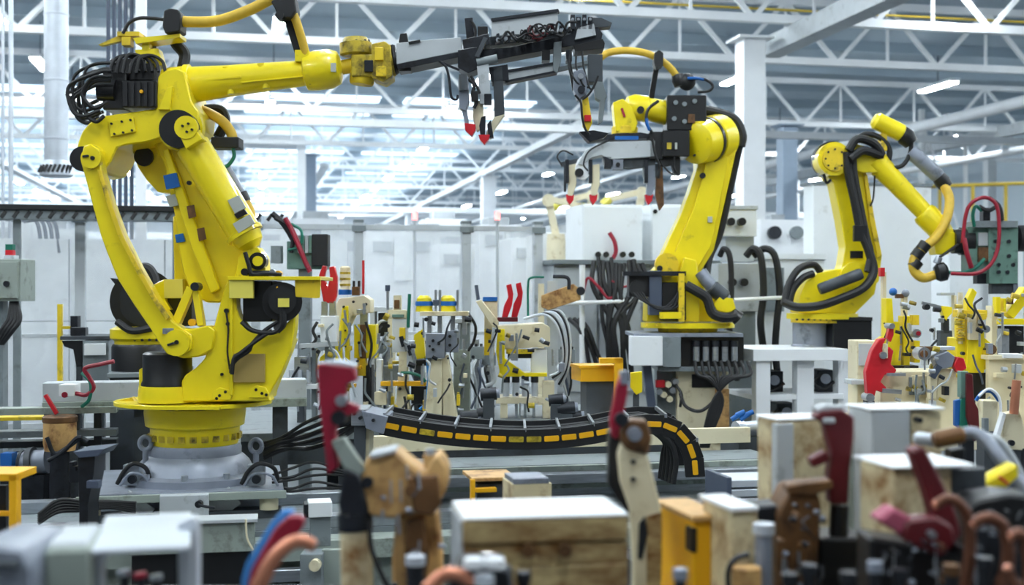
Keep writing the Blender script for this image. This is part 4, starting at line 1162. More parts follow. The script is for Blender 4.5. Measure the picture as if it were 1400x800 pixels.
# hoses running from the robot base into the chain
for k in range(7):
    o = k * 5
    j = (k * 37 % 11) - 5
    one('supply_hose', 'black supply hose in the bundle between robot pedestal and cable chain', 'hose', 'rubber',
        MB().tube([(362, 606 + o * 0.7, 6.25), (386, 598 + o * 0.6, 6.2), (420, 582 + o * 1.1 + j, 6.15 + k * 0.03), (455, 568 + o * 1.3 + j * 0.6, 6.1 + k * 0.03), (492, 568 + o * 0.5, 6.05)], 2.6 + k % 3 * 0.5, 8), group='black supply hoses')
for k in range(5):
    one('floor_hose', 'black hose lying across the track beside the pedestal', 'hose', 'rubber',
        MB().tube([(372, 650 + k * 5, 6.1), (400, 640 + k * 8 + k % 2 * 4, 6.1), (430, 632 + k * 9, 6.08), (470, 644 + k * 7 - k % 3 * 4, 6.05), (520, 652 + k * 5, 6.0)], 1.9, 8), group='hoses on the track')

# ---------------------------------------------------------------- safety fence
def fence(x0, x1, d, ytop, ybot, posts, label, panel='clear'):
    t = T('safety_fence', label, 'fence')
    A, B = P(x0, 400, d), P(x1, 400, d)
    # hall aligned: run along the X axis at the depth of the left end
    def q(px, z):
        v = P(px, 400, 1.0) - C0
        s = (A.y - C0.y) / v.y
        p = C0 + v * s
        return Vector((p.x, p.y, z))
    zt = P(x0, ytop, d).z; zb = 0.35
    xs = [x0] + posts + [x1]
    for k, (a, b) in enumerate(zip(xs, xs[1:])):
        pa, pb = q(a, 0), q(b, 0)
        i = t.wbox('panel', panel, pa.x + 0.04, pb.x - 0.04, pa.y - 0.006, pa.y + 0.006, zb, zt - 0.06)
        for (za, zc) in ((zt - 0.07, zt - 0.02), (zb - 0.02, zb + 0.04), (zb + (zt - zb) * 0.42, zb + (zt - zb) * 0.42 + 0.03)):
            t.wbox('frame_rail', 'grey', pa.x + 0.02, pb.x - 0.02, pa.y - 0.02, pa.y + 0.02, za, zc, 0.002, sub=i)
    for px in xs:
        p = q(px, 0)
        i = t.wbox('post', 'grey', p.x - 0.045, p.x + 0.045, p.y - 0.045, p.y + 0.045, 0, zt, 0.004)
        t.wbox('post_cap', 'grey2', p.x - 0.05, p.x + 0.05, p.y - 0.05, p.y + 0.05, zt, zt + 0.03, 0.004, sub=i)
        t.wbox('bracket', 'grey2', p.x - 0.07, p.x + 0.07, p.y - 0.07, p.y - 0.045, zt - 0.09, zt - 0.03, 0.003, sub=i)
    t.done()
    return q
fence(-30, 330, 11.4, 290, 530, [110], 'clear panelled safety fence behind the big robot')
fence(350, 735, 12.3, 303, 530, [490, 637], 'milky panelled safety fence behind the fixtures')
# red beacons on fence
for px, lb in ((567, 'red beacon lamp on a stalk over the wide fence panel'), (680, 'red beacon lamp on a stalk by the narrow fence panel')):
    t = T('beacon_lamp', lb, 'beacon')
    t.cyl('stalk', 'grey', (px, 500, 12.7), (px, 301, 12.7), 2, n=8)
    t.lathe('lens', 'beacon', px, 12.7, [(289, 2.5), (290, 4), (301, 4)], 16)
    t.lathe('collar', 'grey', px, 12.7, [(301, 4.6), (305, 4.6)], 16)
    t.add('base', 'grey', MB().wbox(P(px, 500, 12.7).x - 0.04, P(px, 500, 12.7).x + 0.04, P(px, 500, 12.7).y - 0.04, P(px, 500, 12.7).y + 0.04, 0, P(px, 500, 12.7).z))
    t.done()
# cable tray on the left fence with a dark cover and vents
t = T('cable_tray', 'black covered cable tray running along the top of the left fence', 'cable tray')
a, b = P(-30, 290, 10.95), P(345, 300, 11.4)
t.wbox('tray', 'grey2', a.x, b.x, a.y - 0.05, a.y + 0.2, a.z - 0.06, a.z + 0.02)
t.wbox('rubber_cover', 'rubber', a.x, b.x, a.y - 0.08, a.y + 0.22, a.z + 0.02, a.z + 0.07, 0.01)
for k in range(26):
    t.add('vent', 'black', MB().wbar(Vector((a.x + 0.1 + k * 0.1, a.y - 0.055, a.z - 0.05)), Vector((a.x + 0.14 + k * 0.1, a.y - 0.055, a.z + 0.01)), 0.03, 0.01))
for k in (0, 1):
    px = (30, 240)[k]
    c = P(px, 400, 11.3)
    t.wbox('tray_leg', 'grey2', c.x - 0.03, c.x + 0.03, a.y + 0.02, a.y + 0.08, 0, a.z - 0.05)
t.done()

# ---------------------------------------------------------------- cabinets behind
def cabinet(name, label, px, py, d, w, h, dep, mat='cabinet', doors=2, ang=12.0, feet=True):
    t = T(name, label, 'cabinet')
    t.rbox('body', mat, px, py, d, w, h, dep, ang, 0.008)
    for k in range(doors):
        i = t.rbox('door', mat, px + 2 + k * w / doors, py + 3, d - 0.02 + 0.0, w / doors - 4, h - 6, 0.03, ang, 0.004)
        s = d / FPX
        o = P(px + (k + 0.85) * w / doors, py + h * 0.5, d - 0.03)
        an = math.radians(ang)
        o += F * (math.tan(an) * (k + 0.85) * w / doors * s)
        t.add('handle', 'dark', MB().wbar(o - U * 0.05, o + U * 0.05, 0.02, 0.03), sub=i)
    return t
fl = lambda d: 400 + CAM_H / d * FPX        # pixel row of the floor at depth d
t = cabinet('control_cabinet', 'tall white control cabinet with a red cable behind the middle robot', 796, 279, 13.25, 86, fl(13.25) - 281, 0.7, doors=1)
t.tube('cable', 'redhose', [(833, 318, 13.22), (840, 330, 13.22), (842, 344, 13.22), (838, 354, 13.22)], 3)
for x in (818, 829, 852, 864):
    t.knob('gland', 'black', x, 348, 13.2, 4, 0.1)
t.done()
t = cabinet('control_cabinet', 'tall white control cabinet standing just right of its twin', 890, 279, 13.5, 62, fl(13.5) - 281, 0.7, doors=1)
t.knob('lock', 'black', 896, 289, 13.46, 3, 0.06)
t.done()
t = T('switch_cabinet', 'low grey switch cabinet with black cable loops under the tall white cabinets', 'cabinet')
t.rbox('body', 'grey', 757, 360, 12.6, 242, fl(12.6) - 362, 0.5, 12, 0.01)
for k in range(4):
    i = t.rbox('door', 'grey', 760 + k * 60, 366, 12.57 + k * 0.098, 58, 170, 0.03, 12, 0.004)
    t.knob('lock', 'dark', 764 + k * 60, 440, 12.53 + k * 0.105, 3, 0.05, sub=i)
t.rbox('top', 'grey2', 755, 355, 12.5, 246, 6, 0.62)
t.add('grab_rail', 'white', MB().cyl((770, 415, 12.1), (884, 411, 12.2), 3, n=10))
t.add('grab_rail', 'white', MB().cyl((796, 362, 12.2), (796, 505, 12.2), 4, n=10))
rnd = random.Random(3)
for k in range(12):
    x = 812 + k * 6
    x2 = 846 + rnd.random() * 30 - 15
    t.tube('cable', 'rubber', [(x, 352 + rnd.random() * 10, 12.3), (x + rnd.random() * 10 - 5, 392, 12.2), (x2 - 14 + rnd.random() * 20, 440, 12.15), (x2, 480, 12.15), (x2 + 4, 520, 12.2)], 2.4 + rnd.random() * 1.8)
t.tube('cable', 'redhose', [(798, 398, 12.2), (804, 380, 12.2), (818, 392, 12.15), (832, 408, 12.15), (842, 400, 12.2)], 2)
t.tube('cable', 'redhose', [(836, 384, 12.2), (852, 392, 12.2), (866, 388, 12.2)], 1.6)
for k in range(3):
    t.tube('cable', 'rubber', [(778 + k * 7, 436, 12.3), (792 + k * 6, 450, 12.2), (800 + k * 8, 470 + k * 6, 12.2), (806 + k * 10, 500, 12.2)], 3)
t.done()
# connector boxes behind the middle robot, on the right
t = T('junction_box', 'grey junction box with two round black sockets, upper one', 'junction box')
i = t.rbox('body', 'cabinet', 986, 283, 12.2, 50, 40, 0.3, 6, 0.01)
for x in (1000, 1015):
    t.knob('socket', 'black', x, 303, 12.12, 5.5, 0.12, 18)
t.rbox('lid', 'grey', 984, 281, 12.18, 54, 5, 0.32, 6)
t.rbox('mount', 'grey', 992, 322, 12.3, 40, 36, 0.2, 6)
t.done()
t = T('junction_box', 'grey junction box with two round black sockets, lower one', 'junction box')
t.rbox('body', 'grey', 982, 360, 12.0, 58, 66, 0.3, 6, 0.01)
for x in (1002, 1018):
    t.knob('socket', 'black', x, 386, 11.94, 5.5, 0.12, 18)
t.rbox('stand', 'grey2', 990, 426, 12.05, 44, fl(12.1) - 428, 0.2, 6)
for (x, off) in ((990, 0), (1030, 4), (1046, 10)):
    t.tube('cable', 'rubber', [(x - off - 6, 350, 11.9), (x, 340, 11.85), (x + 8 + off * 0.6, 352, 11.8), (x + 10 + off, 400, 11.8), (x + 6 + off, 440, 11.8), (x + 14, 480, 11.85), (x + 18, 520, 11.9)], 5 if off else 4)
t.add('grab_rail', 'white', MB().cyl((1004, 410, 11.7), (1070, 407, 11.75), 2.6, n=8))
t.done()
t = T('grey_bench', 'pale grey bench behind the white table with cable ducts', 'bench')
t.rbox('worktop', 'cabinet', 1020, 346, 13.0, 120, 8, 0.6)
t.rbox('front', 'cabinet', 1026, 354, 13.05, 110, fl(13.05) - 356, 0.5)
t.rbox('duct', 'grey2', 1044, 366, 12.98, 30, 60, 0.05)
t.done()
# big blank panel behind the right robot
t = T('screen_panel', 'tall blank pale grey screen panel behind the right robot', 'panel')
t.rbox('panel', 'cabinet', 1112, 250, 13.6, 178, fl(13.6) - 252, 0.25, 12, 0.01)
t.rbox('edge', 'grey2', 1110, 248, 13.58, 182, 4, 0.3)
t.done()
t = cabinet('machine_cabinet', 'white machine housing right of the blank screen panel', 1296, 316, 15.0, 110, fl(15.0) - 318, 0.8, doors=2)
t.done()
t = T('white_machine', 'white machine cover with round window beyond the bench', 'machine')
t.rbox('body', 'white', 1040, 300, 16.5, 70, fl(16.5) - 302, 0.8)
t.knob('window', 'dark', 1060, 318, 16.4, 9, 0.2, 20)
t.knob('window', 'grey2', 1090, 318, 16.5, 9, 0.2, 20)
t.done()
# far white cabinets behind the left fence
t = T('panel_wall', 'white panel partition with seams behind the left fence', 'partition')
for k in range(4):
    a = P(-40, 400, 12.6)
    x = a.x + k * 0.95
    t.wbox('panel', 'cabinet', x + 0.006, x + 0.944, a.y - 0.03, a.y, 0.06, 1.3, 0.004)
    t.wbox('panel', 'cabinet', x + 0.006, x + 0.944, a.y - 0.03, a.y, 1.31, 2.15, 0.004)
t.wbox('back_frame', 'grey2', a.x, a.x + 3.8, a.y, a.y + 0.1, 0, 2.15)
t.done()
for k, (px, lb) in enumerate(((52, 'outer'), (60, 'second'), (68, 'third'), (76, 'inner'))):
    one('hose_loop', 'dark hose arch above the white partition, %s one' % lb, 'hose', 'slate',
        MB().tube([(px - 44, 300 + k, 12.7), (px - 12, 299, 12.74), (px, 308, 12.76), (px + 5, 346, 12.76)], 2.6), group='dark hose arches')
# far machines and robots deep in the hall, seen over the fence
rnd = random.Random(21)
spots = [(-30, 26, 80, 60), (40, 30, 70, 40), (300, 24, 60, 90), (350, 28, 60, 70), (400, 34, 70, 60), (500, 26, 66, 50), (545, 30, 80, 66), (600, 24, 50, 40), (655, 28, 60, 60), (700, 22, 50, 50), (742, 20, 50, 60), (1046, 26, 40, 60), (1080, 24, 30, 40), (930, 24, 50, 60), (460, 40, 60, 60), (580, 42, 60, 60)]
words = ['squat', 'tall', 'stepped', 'long', 'narrow', 'boxy', 'broad', 'small', 'wide', 'plain', 'slotted', 'pale', 'compact', 'blunt', 'distant', 'remote']
where = ['left of the zinc duct', 'below the zinc duct', 'behind the counterbalance cylinder', 'right of the counterbalance cylinder', 'under the portal frame', 'behind the first fence panel', 'behind the red beacon on the wide panel', 'between the two red beacons', 'under the slim white column', 'right of the slim white column', 'left of the tall white cabinets', 'right of the thick white column', 'beside the blue grey column', 'behind the twin cabinets', 'far behind the fence', 'far behind the beacons']
for k, (px, d, w, h) in enumerate(spots):
    t = T('far_machine', '%s white machine housing %s' % (words[k], where[k]), 'machine', 'white machines deep in the hall')
    yb = fl(d)
    y0 = 318 + rnd.random() * 30 - (26 if d > 25 else 0)
    t.rbox('housing', 'white', px, y0, d, w, yb - y0 - 1, 1.2, 12, 0.02)
    t.rbox('cap', 'grey', px + w * 0.2, y0 - 10, d + 0.1, w * 0.5, 10, 0.8)
    t.rbox('window', 'grey', px + w * 0.15, y0 + 14, d - 0.04, w * 0.4, 14, 0.08)
    t.rbox('door', 'cabinet', px + w * 0.6, y0 + 8, d + 0.02, w * 0.3, 60, 0.08)
    t.done()
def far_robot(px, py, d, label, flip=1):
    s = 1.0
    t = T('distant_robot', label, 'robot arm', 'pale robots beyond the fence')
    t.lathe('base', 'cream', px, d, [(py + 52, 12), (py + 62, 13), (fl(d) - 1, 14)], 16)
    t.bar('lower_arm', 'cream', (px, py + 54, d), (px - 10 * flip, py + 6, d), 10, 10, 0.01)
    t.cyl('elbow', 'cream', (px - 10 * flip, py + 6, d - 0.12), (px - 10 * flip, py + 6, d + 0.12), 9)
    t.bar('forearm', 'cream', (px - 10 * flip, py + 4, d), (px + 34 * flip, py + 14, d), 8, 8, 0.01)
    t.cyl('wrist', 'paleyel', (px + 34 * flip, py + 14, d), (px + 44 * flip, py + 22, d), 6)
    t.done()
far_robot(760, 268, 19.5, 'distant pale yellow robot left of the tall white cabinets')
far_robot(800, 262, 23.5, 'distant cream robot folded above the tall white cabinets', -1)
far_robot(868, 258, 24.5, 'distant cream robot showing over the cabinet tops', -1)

# ---------------------------------------------------------------- stand of the middle robot
t = T('robot_stand', 'cream steel column with grey valve box carrying the middle robot', 'stand')
d = 10.2
t.rect('top_plate', 'castgrey', 866, 456, 1016, 461, 10.2, 0.75, 0.004)
t.rect('terminal_box', 'cabinet', 863, 460, 906, 500, 10.12, 0.22, 0.006)
t.rect('side_box', 'grey2', 906, 461, 931, 502, 10.16, 0.3, 0.006)
t.rect('valve_box', 'black', 931, 461, 1017, 502, 10.3, 0.5, 0.008)
for k in range(5):
    i = t.cyl('valve', 'steel', (952 + k * 13, 472, 10.24), (952 + k * 13, 494, 10.24), 4.5, n=12)
    t.cyl('valve_cap', 'dark', (952 + k * 13, 466, 10.24), (952 + k * 13, 474, 10.24), 5.4, n=12, sub=i)
t.rect('lower_deck', 'grey2', 900, 502, 1000, 508, 10.2, 0.6, 0.004)
t.rect('column', 'cream', 926, 508, 996, fl(10.3) - 1, 10.3, 0.5, 0.01)
t.rect('column_edge', 'tan', 978, 532, 997, 606, 10.27, 0.04, 0.003)
t.rect('opening', 'black', 946, 512, 978, 530, 10.29, 0.02)
t.bar('leg', 'slate', (884, 500, 10.3), (896, 600, 10.3), 11, 14)
t.rect('leg', 'grey2', 898, 502, 926, fl(10.4) - 1, 10.4, 0.2, 0.006)
rnd = random.Random(8)
for k in range(9):
    x = 950 + k * 9
    t.tube('hose', 'rubber', [(x, 494, 10.2), (x + 4, 512, 10.12), (998 - (8 - k) * 3.4, 520, 10.1), (988 - k * 1.6, 548, 10.1), (974 - k * 1.4, 590, 10.1), (968 - k * 1.2, 612, 10.12)], 2.4)
t.tube('hose', 'rubber', [(930, 538, 10.2), (938, 556, 10.15), (958, 562, 10.12), (978, 546, 10.15), (984, 530, 10.2)], 2.4)
t.rect('emergency_button', 'red', 897, 520, 909, 530, 10.3, 0.08, 0.006, label='red button block')
for k, (x, y) in enumerate(((914, 526), (920, 534), (908, 540), (924, 522), (916, 546), (902, 536))):
    t.knob('fitting', 'steel' if k % 2 else 'cream', x, y, 10.28, 4.4, 0.1, 10)
t.tube('hose', 'rubber', [(924, 526, 10.25), (932, 540, 10.2), (930, 556, 10.25)], 2)
t.done()
# white table under the right robot
t = T('robot_table', 'white painted steel table with square legs under the right robot', 'table')
d = 10.5
t.rbox('table_top', 'white', 1030, 478, 10.35, 136, 16, 0.9, 8, 0.006)
for (px, dd) in ((1034, 10.38), (1146, 10.6)):
    t.rbox('leg', 'white', px, 493, dd, 20, fl(dd) - 494, 0.12, 8, 0.004)
for (px, dd) in ((1090, 10.48),):
    t.rbox('leg', 'white', px, 493, dd, 24, fl(dd) - 494, 0.12, 8, 0.004)
for (px, dd) in ((1040, 11.1), (1150, 11.25)):
    t.rbox('leg', 'grey', px, 489, dd, 16, fl(dd) - 490, 0.12, 8, 0.004)
t.rbox('shelf', 'white', 1030, 540, 10.45, 130, 7, 0.7, 8, 0.004)
t.done()
t = T('power_unit', 'black power unit standing on the white table beside the grey pedestal', 'power unit')
t.rbox('case', 'black', 1139, 438, 10.75, 56, 40, 0.35, 8, 0.01)
t.rbox('lid', 'rubber', 1138, 434, 10.73, 58, 5, 0.38, 8, 0.004)
t.done()
for k, (x, y, w, h, mt, lb) in enumerate(((1046, 508, 26, 34, 'dark', 'dark gearbox on the shelf of the white table'), (1062, 552, 28, 26, 'greyd', 'grey motor under the shelf of the white table'), (1118, 506, 22, 36, 'greyd', 'grey pump on the right of the table shelf'))):
    t = T('shelf_unit', lb, 'machine part')
    t.rbox('case', mt, x, y, 10.75, w, h if k != 1 else 70, 0.25, 8, 0.01)
    t.cyl('boss', 'castgrey', (x + w / 2, y + 12, 10.72), (x + w / 2, y + 12, 10.64), 7)
    t.tube('cable', 'rubber', [(x + 4, y + 6, 10.7), (x - 6, y + 18, 10.66), (x + 8, y + 26, 10.66), (x + w, y + 16, 10.68)], 2.4)
    t.done()
# steel pipe with blue couplings in front of the table
t = T('air_cylinder', 'lying chrome cylinder with blue couplings in front of the white table', 'air cylinder')
t.cyl('barrel', 'steel', (1012, 588, 7.6), (1072, 582, 7.72), 11, n=20)
t.cyl('end_cap', 'zinc', (1006, 589, 7.58), (1016, 588, 7.6), 13, n=20)
for k in range(4):
    t.cyl('coupling', 'blue', (1000 + k * 6, 574 - k % 2 * 6, 7.5), (1012 + k * 6, 566 - k % 2 * 3, 7.5), 3.4, n=10)
t.rbox('stand', 'greyd', 1010, 598, 7.56, 60, fl(7.6) - 600, 0.3)
t.done()
# ---------------------------------------------------------------- fixture bench in the middle ground
a, b = P(330, 400, 8.3), P(880, 400, 8.9)
ZB = 0.74
t = T('fixture_bench', 'long low grey bench carrying the clamp fixtures behind the cable chain', 'bench')
t.wbox('bench_top', 'grey2', a.x, b.x, a.y - 0.75, a.y + 0.75, ZB - 0.05, ZB, 0.006)
t.wbox('front_apron', 'greyd', a.x, b.x, a.y - 0.72, a.y - 0.68, ZB - 0.2, ZB - 0.05)
for k in range(6):
    x = a.x + 0.1 + (b.x - a.x - 0.3) * k / 5
    for yy in (a.y - 0.65, a.y + 0.55):
        t.wbox('leg', 'greyd', x, x + 0.1, yy, yy + 0.1, 0, ZB - 0.05)
t.done()
def zb(d):                      # pixel row of the bench top at depth d
    return 400 + (CAM_H - ZB) / d * FPX

def clutter(t, x0, x1, y0, y1, d, n, seed, pal=('steel', 'dark', 'cream', 'grey', 'yellow2', 'castgrey'), hoses=('rubber', 'rubber', 'rubber', 'grey', 'grey2', 'slate', 'dark'), caps=('dark', 'steel', 'gold')):
    """small fittings, brackets, bolts, rods and hoses on a fixture"""
    r = random.Random(seed)
    for k in range(n):
        x = x0 + r.random() * (x1 - x0); y = y0 + r.random() * (y1 - y0)
        c = r.choice(pal); kind = r.randrange(6); dd = d - 0.02 - r.random() * 0.04
        if kind == 0:
            w, h = 3 + r.random() * 7, 4 + r.random() * 12
            t.rect('bracket', c, x, y, x + w, y + h, dd, 0.05, 0.002)
        elif kind == 1:
            t.knob('bolt', 'dark', x, y, dd, 1.4 + r.random() * 1.6, 0.03, 8)
        elif kind == 2:
            t.cyl('rod', 'steel', (x, y, dd), (x + r.random() * 4 - 2, y + 14 + r.random() * 18, dd), 1.2 + r.random(), n=8)
        elif kind in (3, 4):
            t.cyl('fitting', r.choice(caps), (x, y, dd), (x + 5 + r.random() * 5, y + r.random() * 4, dd), 2 + r.random() * 2, n=10)
        else:
            pts = [(x, y, dd)]
            for j in range(3):
                pts.append((pts[-1][0] + r.random() * 22 - 11, pts[-1][1] + 6 + r.random() * 14, dd - r.random() * 0.03))
            t.tube('hose', r.choice(hoses), pts, 0.9 + r.random() * 0.9, 6)

# --- fixture 1 : red clamp and white cylinder beside the big robot
d = 8.2
t = T('clamp_fixture', 'white air cylinder unit topped by a red clamp hook beside the yellow shelf flap', 'clamp fixture')
t.prism('clamp_hook', 'red', [(436, 376), (441, 363), (446, 364), (443, 380), (448, 394), (451, 378), (450, 365), (457, 364), (461, 380), (460, 404), (456, 416), (442, 413), (439, 396)], d, 0.06, 0.008)
t.rect('guide', 'steel', 439, 412, 447, 434, d, 0.06)
t.rect('guide', 'steel', 450, 412, 458, 434, d, 0.06)
t.rect('cylinder_body', 'cabinet', 438, 432, 460, 468, d - 0.02, 0.12, 0.006)
t.bar('side_arm', 'grey', (398, 474, d), (462, 470, d), 6, 8)
t.tube('hose', 'rubber', [(434, 440), (428, 452), (432, 464), (424, 472), (412, 476)], 2.2, d=d)
t.rect('post', 'grey2', 444, 468, 456, zb(d + 0.05), d + 0.02, 0.08)
t.rect('manifold', 'steel', 402, 488, 424, 520, d, 0.1)
t.rect('post', 'greyd', 406, 520, 416, zb(d), d + 0.02, 0.08)
t.rect('post', 'grey2', 426, 476, 432, zb(d), d + 0.06, 0.08)
t.rect('shelf', 'cabinet', 396, 526, 436, 532, d - 0.02, 0.2)
for k in range(3):
    t.cyl('fitting', 'zinc', (398 + k * 12, 506, d - 0.03), (398 + k * 12, 524, d - 0.03), 3)
clutter(t, 398, 460, 430, 560, 8.16, 18, 1)
t.done()
# --- transformer with hoses left of the fence post, on a post
d = 9.6
t = T('hose_unit', 'dark green hose unit with red and black hoses above the yellow shelf', 'hose unit')
t.rect('body', 'pcb', 392, 330, 446, 368, d, 0.2, 0.008)
t.rect('relay', 'rubber', 426, 320, 448, 364, d - 0.04, 0.14, 0.01)
t.rect('plate', 'grey2', 370, 336, 384, 360, d - 0.02, 0.1, 0.004)
t.tube('hose', 'rubber', [(372, 292), (384, 302), (394, 316), (404, 334)], 4, d=d - 0.05)
t.tube('hose', 'rubber', [(376, 298), (392, 308), (400, 326), (398, 346)], 3, d=d - 0.06)
t.tube('hose', 'redhose', [(390, 298), (402, 320), (414, 350), (424, 372)], 3.4, d=d - 0.08)
t.tube('hose', 'redhose', [(396, 310), (412, 346), (420, 366)], 2.4, d=d - 0.1)
t.tube('hose', 'green', [(398, 306), (412, 316), (410, 336), (394, 342)], 2, d=d - 0.07)
for k in range(5):
    t.rect('coil', 'grey' if k % 2 else 'pcb', 402 + k * 5, 322, 406 + k * 5, 346, d - 0.03, 0.05, 0.002)
t.rect('post', 'grey2', 408, 368, 424, fl(d) - 1, d + 0.04, 0.1)
t.done()
# --- fixture 2 : cream frame with yellow body
d = 8.4
t = T('clamp_fixture', 'cream clamp stand with yellow slide body and blue collar', 'clamp fixture')
i = t.prism('head', 'cream', [(459, 416), (464, 408), (498, 404), (506, 410), (506, 428), (482, 432), (474, 448), (462, 448)], d, 0.24, 0.008)
t.knob('head_bolt', 'dark', 470, 420, d - 0.02, 2, 0.03, sub=i)
t.knob('head_bolt', 'dark', 500, 416, d - 0.02, 2, 0.03, sub=i)
t.prism('bracket', 'yellow', [(468, 420), (476, 418), (478, 494), (436, 494), (438, 488), (460, 470), (464, 448)], d - 0.02, 0.06, 0.006)
for y in (440, 452, 464, 474):
    t.knob('bolt', 'dark', 472, y, d - 0.03, 1.5, 0.02, 6)
t.rect('slide_body', 'yellow', 484, 444, 514, 490, d + 0.02, 0.16, 0.008)
t.rect('slide_rail', 'brown', 492, 444, 500, 490, d, 0.03)
t.rect('slide_rod', 'steel', 492, 422, 502, 446, d + 0.03, 0.06)
t.rect('base_block', 'yellow2', 488, 490, 500, 514, d + 0.02, 0.1)
i = t.lathe('indicator', 'cream', 472, d + 0.08, [(364, 5), (366, 7), (396, 7), (398, 8)], 16)
for y in (372, 380, 388):
    t.lathe('indicator_ring', 'gold', 472, d + 0.08, [(y, 7.5), (y + 3, 7.5)], 16, sub=i)
t.lathe('collar', 'blue', 472, d + 0.08, [(396, 9), (403, 9)], 18, label='blue collar')
t.rect('block', 'brown', 481, 392, 491, 404, d, 0.06)
t.rect('pin', 'black', 482, 384, 485, 392, d, 0.03)
t.rect('pin', 'black', 489, 384, 492, 392, d, 0.03)
t.rect('flag', 'red', 495, 356, 498, 402, d + 0.05, 0.02, 0.001)
t.rect('post', 'cream', 462, 448, 474, zb(d), d + 0.04, 0.14)
t.rect('post', 'dark', 496, 500, 508, zb(d), d + 0.04, 0.14)
t.rect('crossbar', 'orange', 424, 500, 494, 505, d - 0.04, 0.06)
t.rect('crossbar', 'orange', 466, 525, 486, 530, d - 0.04, 0.06)
t.tube('hose', 'rubber', [(500, 440), (508, 470), (504, 500), (506, 528)], 1.8, d=d - 0.02)
clutter(t, 462, 512, 410, 560, 8.36, 26, 2)
t.done()
# --- fixture 3 : central valve stack with tapered cream legs
d = 8.3
t = T('clamp_fixture', 'valve stack on a tapered cream leg with green rod and teal hose', 'clamp fixture')
t.prism('leg', 'cream', [(546, 480), (556, 480), (558, 545), (562, zb(d)), (536, zb(d)), (542, 545)], d, 0.12, 0.006)
t.rect('valve_stack', 'cabinet', 536, 436, 556, 482, d, 0.12, 0.006)
t.rect('valve_face', 'yellow2', 546, 448, 554, 464, d - 0.02, 0.03)
t.rect('upper_block', 'cream', 538, 404, 548, 424, d + 0.02, 0.08)
t.rect('upper_block', 'brown', 539, 410, 546, 422, d, 0.04)
t.rect('upper_plate', 'cream', 530, 424, 556, 436, d, 0.12)
t.rect('green_plate', 'pcb', 536, 430, 552, 434, d - 0.02, 0.05)
t.cyl('rod', 'green', (560, 402, d), (558, 448, d), 2.4, n=10)
t.cyl('rod', 'steel', (530, 396, d + 0.05), (530, 424, d + 0.05), 2, n=10)
t.cyl('rod_knob', 'slate', (530, 390, d + 0.05), (530, 398, d + 0.05), 3.4, n=10)
for k in range(4):
    t.cyl('fitting', 'steel' if k % 2 else 'dark', (548 + k * 5, 460 + k * 6, d - 0.04), (552 + k * 5, 474 + k * 6, d - 0.04), 3, n=10)
t.rect('cylinder', 'zinc', 556, 466, 566, 502, d - 0.02, 0.08)
t.tube('hose', 'green', [(548, 510), (560, 510), (574, 514), (582, 522)], 2.2, d=d - 0.06)
t.tube('hose', 'skyblue', [(584, 486), (586, 520), (582, 550), (574, 560)], 2.2, d=d - 0.05)
t.rect('crossbar', 'orange', 520, 522, 582, 528, d - 0.05, 0.08)
t.rect('block', 'dark', 562, 528, 584, 552, d + 0.04, 0.1)
t.rect('post', 'cabinet', 514, 492, 522, zb(d), d + 0.06, 0.1)
t.rect('panel', 'grey2', 524, 500, 546, 520, d + 0.14, 0.05)
t.rect('label_plate', 'cream', 512, 536, 528, 554, d + 0.02, 0.06)
clutter(t, 516, 580, 430, 560, 8.26, 26, 3)
t.done()
t = T('clamp_fixture', 'twin grey valve blocks on a pair of splayed cream legs', 'clamp fixture')
d = 8.15
t.prism('leg', 'cream', [(588, 492), (604, 492), (604, zb(d)), (580, zb(d))], d, 0.14, 0.006)
t.prism('leg', 'cream', [(604, 486), (612, 486), (626, zb(d)), (606, zb(d))], d + 0.02, 0.14, 0.006)
i = t.rect('valve_block', 'castgrey', 582, 456, 608, 490, d - 0.04, 0.16, 0.008)
for (x, y) in ((592, 466), (592, 478), (600, 470)):
    t.knob('port', 'black', x, y, d - 0.06, 2.2, 0.03, 8, sub=i)
i = t.rect('valve_block', 'castgrey', 609, 452, 627, 482, d, 0.16, 0.008)
for (x, y) in ((615, 460), (615, 472)):
    t.knob('port', 'black', x, y, d - 0.02, 2.2, 0.03, 8, sub=i)
t.rect('deck', 'cream', 574, 426, 640, 432, d, 0.22, 0.004)
for k, x in enumerate((580, 612)):
    i = t.lathe('bollard', 'yellow', x, d + 0.1, [(404, 6), (408, 10), (426, 12)], 18)
    t.lathe('bollard_band', 'blue', x, d + 0.1, [(412, 12), (418, 12.6)], 18, sub=i)
for x in (594, 600, 624):
    t.rect('pin', 'steel', x, 396, x + 3, 426, d + 0.06, 0.04)
t.rect('pin_head', 'slate', 592, 410, 600, 418, d + 0.05, 0.05)
for x in (584, 598, 616, 632):
    t.rect('column', 'steel', x, 432, x + 6, 458, d + 0.06, 0.06)
t.rect('post', 'grey2', 584, 488, 590, 500, d, 0.08)
clutter(t, 576, 636, 430, 540, 8.1, 20, 4)
t.done()
t = T('grey_pillar', 'dull grey square pillar beside the twin valve blocks', 'pillar')
d = 8.7
t.rect('shaft', 'greygreen', 620, 478, 642, zb(d), d, 0.16, 0.006)
t.rect('upper', 'grey2', 626, 440, 642, 480, d + 0.02, 0.12, 0.006)
t.rect('cap', 'grey', 622, 436, 646, 442, d, 0.16)
t.tube('cable', 'rubber', [(640, 428), (650, 446), (648, 466), (640, 480)], 2, d=d - 0.02)
clutter(t, 618, 650, 440, 560, 8.68, 10, 8)
t.done()
